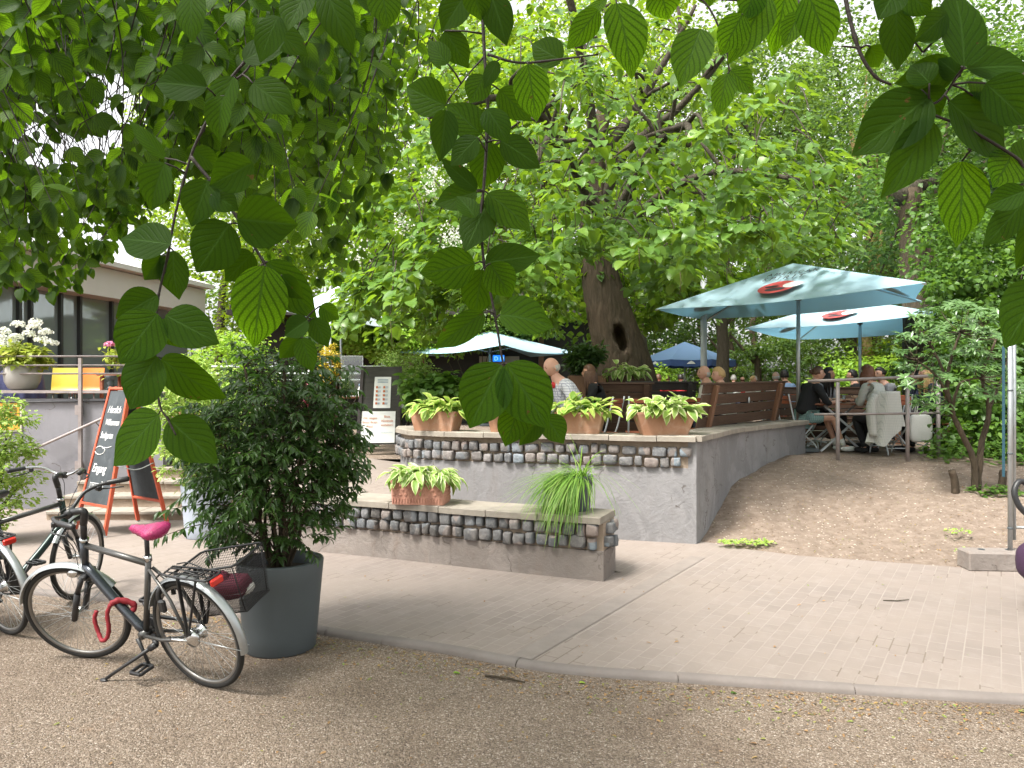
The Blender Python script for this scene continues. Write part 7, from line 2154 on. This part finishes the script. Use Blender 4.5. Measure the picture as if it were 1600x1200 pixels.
# hand-placed near leaves: base px, tip px, width px, distance
def near_group(label, stems, LV, d0, tr=(0, .45), bright=()):
    br = None
    mb = MB()
    def dd_at(x, y, dz=0.0): return at(x, y, d0 + dz)
    for st_, r_ in stems:
        pts = [dd_at(x, y, .02) for x, y in st_]
        p = spline(pts, 6)
        rads = lerp_list([r_, r_ * .55], len(p))
        rads = [q * (1.35 if i % 9 == 0 else 1) for i, q in enumerate(rads)]
        mb.tube(p, rads, 8)
    P = []; D = []; N = []; L = []; W = []; tn = []
    for (bx_, by_, tx, ty, w_) in LV:
        dz = random.uniform(-.05, .05) * d0; tz_ = random.uniform(-.018, .018)
        b_ = at(bx_, by_, d0 + dz); t_ = at(tx, ty, d0 + dz + tz_)
        P.append(b_); D.append(t_ - b_)
        dv_ = t_ - b_
        nrm = Vector((random.uniform(-.35, .35), -1, random.uniform(-.15, .55)))
        if random.random() < .25: nrm = Vector((random.uniform(-.3, .3), -1, -.3))
        N.append(nrm); L.append(dv_.length * 1.03); W.append(w_ / F * (d0 + dz) * 1.12)
        tn.append(.95 if len(tn) in bright else random.uniform(*tr))  # leaf tint imitates light shining through; listed leaves are lightest
        # petiole to the nearest stem point
        best = None
        for st_, r_ in stems:
            for q in spline([dd_at(x, y, .02) for x, y in st_], 6):
                dq = (q - b_).length
                if best is None or dq < best[0]: best = (dq, q)
        if best[0] < .06 * max(1, d0): mb.tube([best[1], (best[1] + b_) / 2 + Vector((0, 0, .002)), b_], [.0016, .0013, .0012], 6)
    br = mb.build('branch', M['twig'], dg_, True, label)
    lf = leaves('leaves', P, D, N, L, W, M['L_dogwood'], None, T_BIG, bend=U(.05, .6, len(P)), fold=U(-.03, .16, len(P))[:, None], tint=tn, wavy=.010)
    lf.parent = br; lf.matrix_parent_inverse = Matrix.Translation(-dg_.location)
    return br
G1 = [(267, 382, 179, 365, 60), (271, 392, 267, 469, 55), (255, 400, 223, 438, 35), (246, 461, 178, 497, 48), (246, 490, 186, 566, 72), (259, 492, 336, 534, 60), (250, 500, 282, 543, 32),
      (246, 557, 186, 637, 74), (252, 560, 338, 631, 60), (248, 647, 175, 726, 74), (265, 656, 336, 722, 62), (258, 255, 225, 327, 56), (323, 137, 230, 120, 52), (258, 247, 197, 187, 22),
      (300, -12, 292, 57, 46), (325, 282, 298, 350, 52), (395, 255, 328, 290, 55), (359, 350, 303, 424, 72), (370, 342, 462, 352, 74), (414, 415, 393, 545, 78), (418, 409, 491, 497, 58),
      (335, 296, 302, 352, 40), (481, 500, 444, 524, 34), (490, 497, 512, 541, 31), (468, 527, 436, 562, 28), (472, 528, 487, 580, 33), (500, 478, 529, 499, 27), (510, -15, 545, 72, 50),
      (595, -20, 608, 37, 48), (480, -15, 448, 45, 52), (395, 130, 455, 172, 52), (365, 120, 330, 200, 50), (380, 95, 440, 60, 46), (350, 150, 330, 215, 48), (435, 25, 400, 90, 44), (420, 40, 480, 85, 40),
      (300, 235, 345, 262, 34), (395, 395, 350, 440, 44), (330, 305, 372, 322, 40), (440, 430, 470, 470, 30)]
near_group('long dogwood twig hanging over the chalkboard and shrub', [([(482, -20), (420, 55), (355, 130), (318, 200), (298, 245), (275, 330), (262, 400), (247, 470), (243, 560), (249, 630), (262, 655), (275, 680)], .0026),
    ([(298, 245), (335, 290), (370, 340), (414, 412), (450, 460), (480, 505), (470, 528)], .0028), ([(355, 130), (385, 110), (430, 40)], .0022)], G1, 1.18, (0, .35), (19,))
G2 = [(728, -10, 690, 48, 46), (765, -15, 793, 63, 46), (695, 48, 732, 103, 40), (697, 165, 628, 133, 54), (757, 118, 733, 160, 40), (752, 210, 700, 160, 50), (780, 140, 829, 188, 42), (825, 100, 838, 187, 52),
      (878, 95, 826, 62, 44), (697, 172, 688, 250, 40), (746, 215, 703, 257, 42), (760, 170, 795, 215, 42), (782, 220, 848, 255, 52), (768, 222, 750, 297, 50), (745, 297, 690, 248, 26), (745, 300, 680, 318, 40),
      (762, 302, 833, 350, 58), (760, 318, 727, 390, 52), (742, 412, 658, 430, 60), (758, 410, 843, 398, 46), (753, 421, 743, 494, 52), (766, 412, 800, 465, 48), (781, 492, 868, 499, 64), (756, 488, 680, 545, 40),
      (783, 570, 728, 668, 78), (792, 568, 857, 668, 78), (812, 633, 790, 697, 46), (852, 650, 881, 692, 40), (845, 652, 814, 697, 30), (777, 95, 757, 136, 22), (742, 340, 715, 300, 30), (740, -20, 752, 30, 40), (700, 100, 668, 60, 30)]
near_group('straight dogwood twig hanging down the middle to the white parasol', [([(752, -20), (757, 85), (762, 150), (761, 210), (756, 290), (752, 340), (756, 410), (767, 460), (778, 520), (788, 572), (812, 610), (845, 650)], .0026),
    ([(762, 85), (812, 98), (880, 92), (935, 85)], .0022), ([(757, 88), (735, 112), (705, 150)], .0016)], G2, 1.12, (0, .38), (7,))
G3 = [(963, 5, 997, 110, 64), (1095, 45, 1063, 127, 58), (1160, 22, 1128, 84, 46), (1200, -5, 1145, 90, 54), (1230, -18, 1208, 84, 44), (1137, 115, 1122, 173, 34), (1141, 110, 1181, 142, 38), (1030, -20, 1046, 29, 50),
      (935, 15, 890, 74, 38), (948, -2, 893, 44, 20), (1100, -25, 1110, 9, 44), (1262, -10, 1306, 80, 68), (1180, -20, 1165, 30, 44), (1250, 20, 1225, 70, 34)]
near_group('row of translucent dogwood leaves along the top edge, right of the middle', [([(930, -15), (1000, -12), (1090, -5), (1130, 60), (1140, 115)], .0022), ([(1090, -5), (1170, 0), (1260, -12), (1330, -20)], .0022)], G3, 1.15, (.5, 1))
G4 = [(1400, 15, 1405, 107, 68), (1452, 152, 1337, 235, 84), (1458, 190, 1388, 303, 60), (1483, 158, 1583, 243, 90), (1506, 104, 1504, -30, 80), (1490, 108, 1413, 124, 50), (1510, 107, 1612, 98, 60), (1503, 252, 1507, 379, 72),
      (1580, 243, 1558, 288, 58), (1602, 298, 1540, 322, 38), (1602, 312, 1545, 382, 46), (1632, 440, 1574, 540, 78), (1540, 130, 1612, 190, 74), (1470, 58, 1430, 48, 34), (1360, 72, 1378, 108, 30), (1402, -20, 1375, 26, 46),
      (1408, -20, 1458, 18, 50), (1452, 130, 1425, 95, 44), (1440, 140, 1470, 182, 44), (1500, 120, 1470, 90, 36), (1520, 150, 1560, 130, 50), (1625, 330, 1600, 420, 50), (1595, 262, 1620, 215, 50), (1480, 20, 1440, 60, 40)]
near_group('dark dogwood twig with the bright hanging leaf in the right corner', [([(1318, -20), (1328, 30), (1345, 85), (1368, 120), (1392, 132)], .003), ([(1625, 300), (1600, 262), (1583, 243), (1510, 200), (1445, 172), (1470, 155), (1507, 105)], .0024), ([(1395, -15), (1412, 40), (1442, 82)], .002), ([(1345, 75), (1315, 72)], .0018)], G4, .95, (0, .25), (7, 8))
# mid-distance hanging sprays
def ylim(px): return float(np.interp(px, [-60, 0, 60, 120, 180, 235, 300, 360, 430, 500, 545, 600, 660], [430, 440, 455, 440, 390, 330, 340, 380, 420, 455, 440, 330, 260]))
def sprays(label, count, pxr, dr, f_lo, f_hi, Lr, holes=True):
    mb = MB(); P = []; D = []; N = []; L = []; tn = []
    for i in range(count):
        px = random.uniform(*pxr); d = random.uniform(*dr)
        yb = ylim(px) * random.uniform(f_lo, f_hi) - 15
        ln = random.uniform(.35, .95); sway = random.uniform(-.35, .35)
        b_ = at(px, yb, d); top = b_ + Vector((sway, random.uniform(-.3, .3), ln))
        mid = (b_ + top) / 2 + Vector((sway * .25 + random.uniform(-.08, .08), random.uniform(-.1, .1), .05))
        mx_ = 800 + mid.x / mid.y * F; my_ = 600 - (mid.z - EYE) / mid.y * F
        if holes and ((mx_ - 188) / 55) ** 2 + ((my_ - 165) / 65) ** 2 < 1 or ((mx_ - 75) / 80) ** 2 + ((my_ - 228) / 40) ** 2 < 1: continue
        p = spline([top, mid, b_], 9)
        mb.tube(p, lerp_list([.0028, .0012], len(p)), 5, cap=False)
        tt = random.random(); k_ = 0; acc = 0
        for j in range(2, len(p)):
            acc += (p[j] - p[j - 1]).length
            if acc < .05: continue
            acc = 0; k_ += 1
            a = k_ * 1.57 + random.uniform(-.4, .4)
            for s_ in (0, math.pi):
                if random.random() < .12: continue
                hd_ = Vector((math.cos(a + s_), math.sin(a + s_) * .8, random.uniform(-1.1, -.15)))
                P.append(p[j]); D.append(hd_)
                N.append(Vector((random.uniform(-.5, .5), random.uniform(-.7, .3), 1)) if random.random() < .5 else Vector((random.uniform(-.5, .5), -1, random.uniform(-.2, .7))))
                L.append(random.uniform(*Lr)); tn.append(min(1, tt * .4 + random.random() * .6))
        for q in range(2):
            P.append(b_); D.append(Vector((random.uniform(-.6, .6), random.uniform(-.4, .4), -1))); N.append(Vector((0, -1, .4))); L.append(random.uniform(*Lr)); tn.append(random.random())
    P = [tuple(q) for q in P]; Pa = np.array(P)
    keep = np.ones(len(P), bool)
    if holes:
        X = 800 + Pa[:, 0] / Pa[:, 1] * F; Y = 600 - (Pa[:, 2] - EYE) / Pa[:, 1] * F
        for (hx, hy, rx, ry, pr) in ((188, 165, 46, 55, .93), (75, 228, 84, 36, .85), (45, 180, 40, 26, .85), (140, 215, 60, 26, .85), (160, 115, 40, 16, .8), (255, 50, 22, 16, .7), (30, 135, 28, 16, .7), (120, 60, 26, 14, .6), (90, 350, 110, 30, .35)):
            ins = ((X - hx) / rx) ** 2 + ((Y - hy) / ry) ** 2 < 1
            keep &= ~(ins & (RNG.random(len(P)) < pr))
    sel = lambda q: [x for x, k_ in zip(q, keep) if k_]
    P, D, N, L, tn = sel(P), sel([tuple(x) for x in D]), sel([tuple(x) for x in N]), sel(L), sel(tn)
    br = mb.build('branch', M['twig'], dg_, True, label)
    L = np.array(L)
    lf = leaves('leaves', P, D, N, L, L * U(.58, .74, len(L)), M['L_dogmid'], None, T_OVATE, bend=U(.2, 1.0, len(L)), fold=.14, tint=tn, wavy=.012)
    lf.parent = br; lf.matrix_parent_inverse = Matrix.Translation(-dg_.location)
sprays('nearer dogwood sprays hanging at the upper left', 110, (-60, 540), (1.9, 2.9), .1, .85, (.05, .085))
sprays('farther dogwood sprays drooping in front of the pavilion', 230, (-60, 610), (2.9, 5.0), .2, 1.0, (.05, .085))
sprays('outer dogwood sprays hanging before the pavilion roof', 210, (-60, 260), (2.6, 5.0), .55, 1.05, (.05, .08))
sprays('topmost dogwood sprays closing the upper left corner', 330, (-60, 560), (3.2, 6.0), -.1, .45, (.06, .09))
# rest of the crown overhead, out of view, added to shade the gravel
n = 26000
X = U(-8, 6.5, n); Y = U(-7, 5.0, n); Z = np.maximum(3.3, 1.9 + .56 * np.maximum(Y, 0) + .35) + RNG.random(n) * 2.6
ok = (np.sin(X * 1.3 + 2) * np.sin(Y * 1.1 + X * .4) + RNG.random(n) * 1.1) > -.15
P = np.stack([X, Y, Z], 1)[ok]; n = len(P)
Dn = rdir(n); Dn[:, 2] -= .4
leaves('crown', P, Dn, np.array([0, 0, 1.])[None] + rdir(n) * .5, U(.08, .12, n), U(.06, .08, n), M['L_dogmid'], dg_, T_DIAMOND)

# ================================================================== LITTER AND STONES
def ico_stones(name, P, S, mat, label, kind='stuff', flat=.6):
    t_ = (1 + 5 ** .5) / 2
    # rough octahedra
    base = np.array([[1, 0, 0], [-1, 0, 0], [0, 1, 0], [0, -1, 0], [0, 0, 1], [0, 0, -1]], float)
    F_ = np.array([[4, 0, 2], [4, 2, 1], [4, 1, 3], [4, 3, 0], [5, 2, 0], [5, 1, 2], [5, 3, 1], [5, 0, 3]])
    n = len(P); V = base[None] * U(.6, 1.25, (n, 6))[..., None] * S[:, None, None] * np.array([1, 1, flat])[None, None]
    a = U(0, 6.28, n); c, s = np.cos(a), np.sin(a)
    x = V[..., 0] * c[:, None] - V[..., 1] * s[:, None]; y = V[..., 0] * s[:, None] + V[..., 1] * c[:, None]
    V = np.stack([x, y, V[..., 2]], -1) + P[:, None]
    idx = (F_[None] + (np.arange(n) * 6)[:, None, None]).reshape(-1).astype(np.int32)
    me = bpy.data.meshes.new(name); me.vertices.add(n * 6); me.vertices.foreach_set('co', V.astype(np.float32).ravel())
    me.loops.add(len(idx)); me.loops.foreach_set('vertex_index', idx); me.polygons.add(n * 8); me.polygons.foreach_set('loop_start', np.arange(0, n * 24, 3, dtype=np.int32))
    me.materials.append(mat)
    at_ = me.attributes.new('tint', 'FLOAT', 'POINT'); at_.data.foreach_set('value', np.repeat(RNG.random(n).astype(np.float32), 6))
    me.update(calc_edges=True); o = bpy.data.objects.new(name, me); COL.objects.link(o); tag(o, label, 'gravel' if 'stone' in name else 'litter', kind=kind); return o
m, t = nt('loose_stone'); a_ = N_(t, 'ShaderNodeAttribute', attribute_name='tint')
M['stone'] = finish(t, m, ramp(t, a_.outputs['Fac'], [(0, (.07, .052, .04)), (.3, (.17, .128, .095)), (.6, (.25, .20, .16)), (.9, (.33, .28, .235)), (1, (.48, .43, .38))]), .85, spec=.3)
kl = np.array([[p.x, p.y] for p in kerb_line])
n = 62000
d = 2.9 + 5.0 * RNG.random(n) ** 1.6; X = U(-.72, .72, n) * d
ky = np.interp(X, kl[:, 0], kl[:, 1])
ok = d < ky - .075
X, d = X[ok], d[ok]
ico_stones('gravel_stones', np.stack([X, d, U(-.001, .003, len(X))], 1), .0017 + .0034 * RNG.random(len(X)) ** 2, M['stone'], 'loose pale and brown gravel stones over the foreground')
n = 2600; X = U(2.2, 8, n); Y = U(7.2, 12.3, n); Z = np.array([mound(x, y) for x, y in zip(X, Y)])
ye = np.interp(X, EX, EY); ok = Y > ye + .03
ico_stones('soil_crumbs', np.stack([X, Y, Z], 1)[ok], .003 + .010 * RNG.random(ok.sum()) ** 3, M['stone'], 'small crumbs and chips over the bare soil slope')
# fallen bits: dry leaves along the kerb and slope
n = 2400; X = U(-2.6, 4, n); ky = np.interp(X, kl[:, 0], kl[:, 1]); Y = ky - .08 - np.abs(RNG.normal(size=n)) * np.where(RNG.random(n) < .7, .22, 1.4); Z = np.full(n, .006)
n2 = 3200; X2 = U(2.3, 8, n2); Y2 = U(7.5, 12.2, n2); ok = Y2 > np.interp(X2, EX, EY) + .05; X2, Y2 = X2[ok], Y2[ok]; Z2 = np.array([mound(x, y) + .008 for x, y in zip(X2, Y2)])
n3 = 130; X3 = U(-1.5, 4.4, n3); Y3 = U(4.9, 8, n3); ok = (Y3 > np.interp(X3, kl[:, 0], kl[:, 1]) + .05) & (Y3 < 7.1); X3, Y3 = X3[ok], Y3[ok]; Z3 = np.full(len(X3), ZP + .009)
P = np.stack([np.r_[X, X2, X3], np.r_[Y, Y2, Y3], np.r_[Z, Z2, Z3]], 1); n = len(P); D = rdir(n); D[:, 2] *= .1
lo_ = leaves('fallen_litter', P, D, np.array([0, 0, 1.]) + rdir(n) * .25, .012 + .03 * RNG.random(n) ** 2, .006 + .014 * RNG.random(n) ** 2, M['L_dry'], None, T_HEX, bend=.4); tag(lo_, 'dry leaf bits strewn along the kerb, paving and soil slope', 'litter', kind='stuff')
for px, py, z, L_, mt, lb in ((708, 1052, .006, .055, 'L_lime', 'pale fallen leaf left of the short stick on the gravel'), (905, 1067, .006, .05, 'L_lime', 'green fallen leaf right of the short stick on the gravel'), (1142, 1083, .006, .05, 'L_hedge', 'fresh green fallen leaf on the gravel towards the right'), (690, 1017, .006, .05, 'L_lime', 'green fallen leaf against the kerb edge'), (673, 1016, .006, .045, 'L_lime', 'pale fallen leaf beside the kerb, left of the green one'), (745, 1027, .006, .05, 'L_lime', 'yellowish fallen leaf tucked under the kerb bend')):
    p = gnd(px, py, z); t = leaves('fallen_leaf', [tuple(p)], [(1, .3, .05)], [(0, 0, 1)], L_, L_ * .6, M[mt], None, T_OVATE, bend=.6, fold=.2); tag(t, lb, 'leaf', group='single fallen leaves')
p = gnd(758, 1056, .01); q = gnd(820, 1066, .012); mb = MB(); mb.tube([p, (p + q) / 2 + Vector((0, .01, .004)), q], [.006, .008, .004], 7); o = mb.build('stick', M['bark']); tag(o, 'short brown stick lying on the gravel below the kerb', 'stick')
p = gnd(1380, 938, ZP + .006); q = gnd(1420, 937, ZP + .01); mb = MB(); mb.tube([p, (p + q) / 2 + Vector((0, -.02, 0)), q], [.004, .005, .003], 6); o = mb.build('stick', M['bark_dark']); tag(o, 'thin dark twig lying on the brick paving', 'stick')
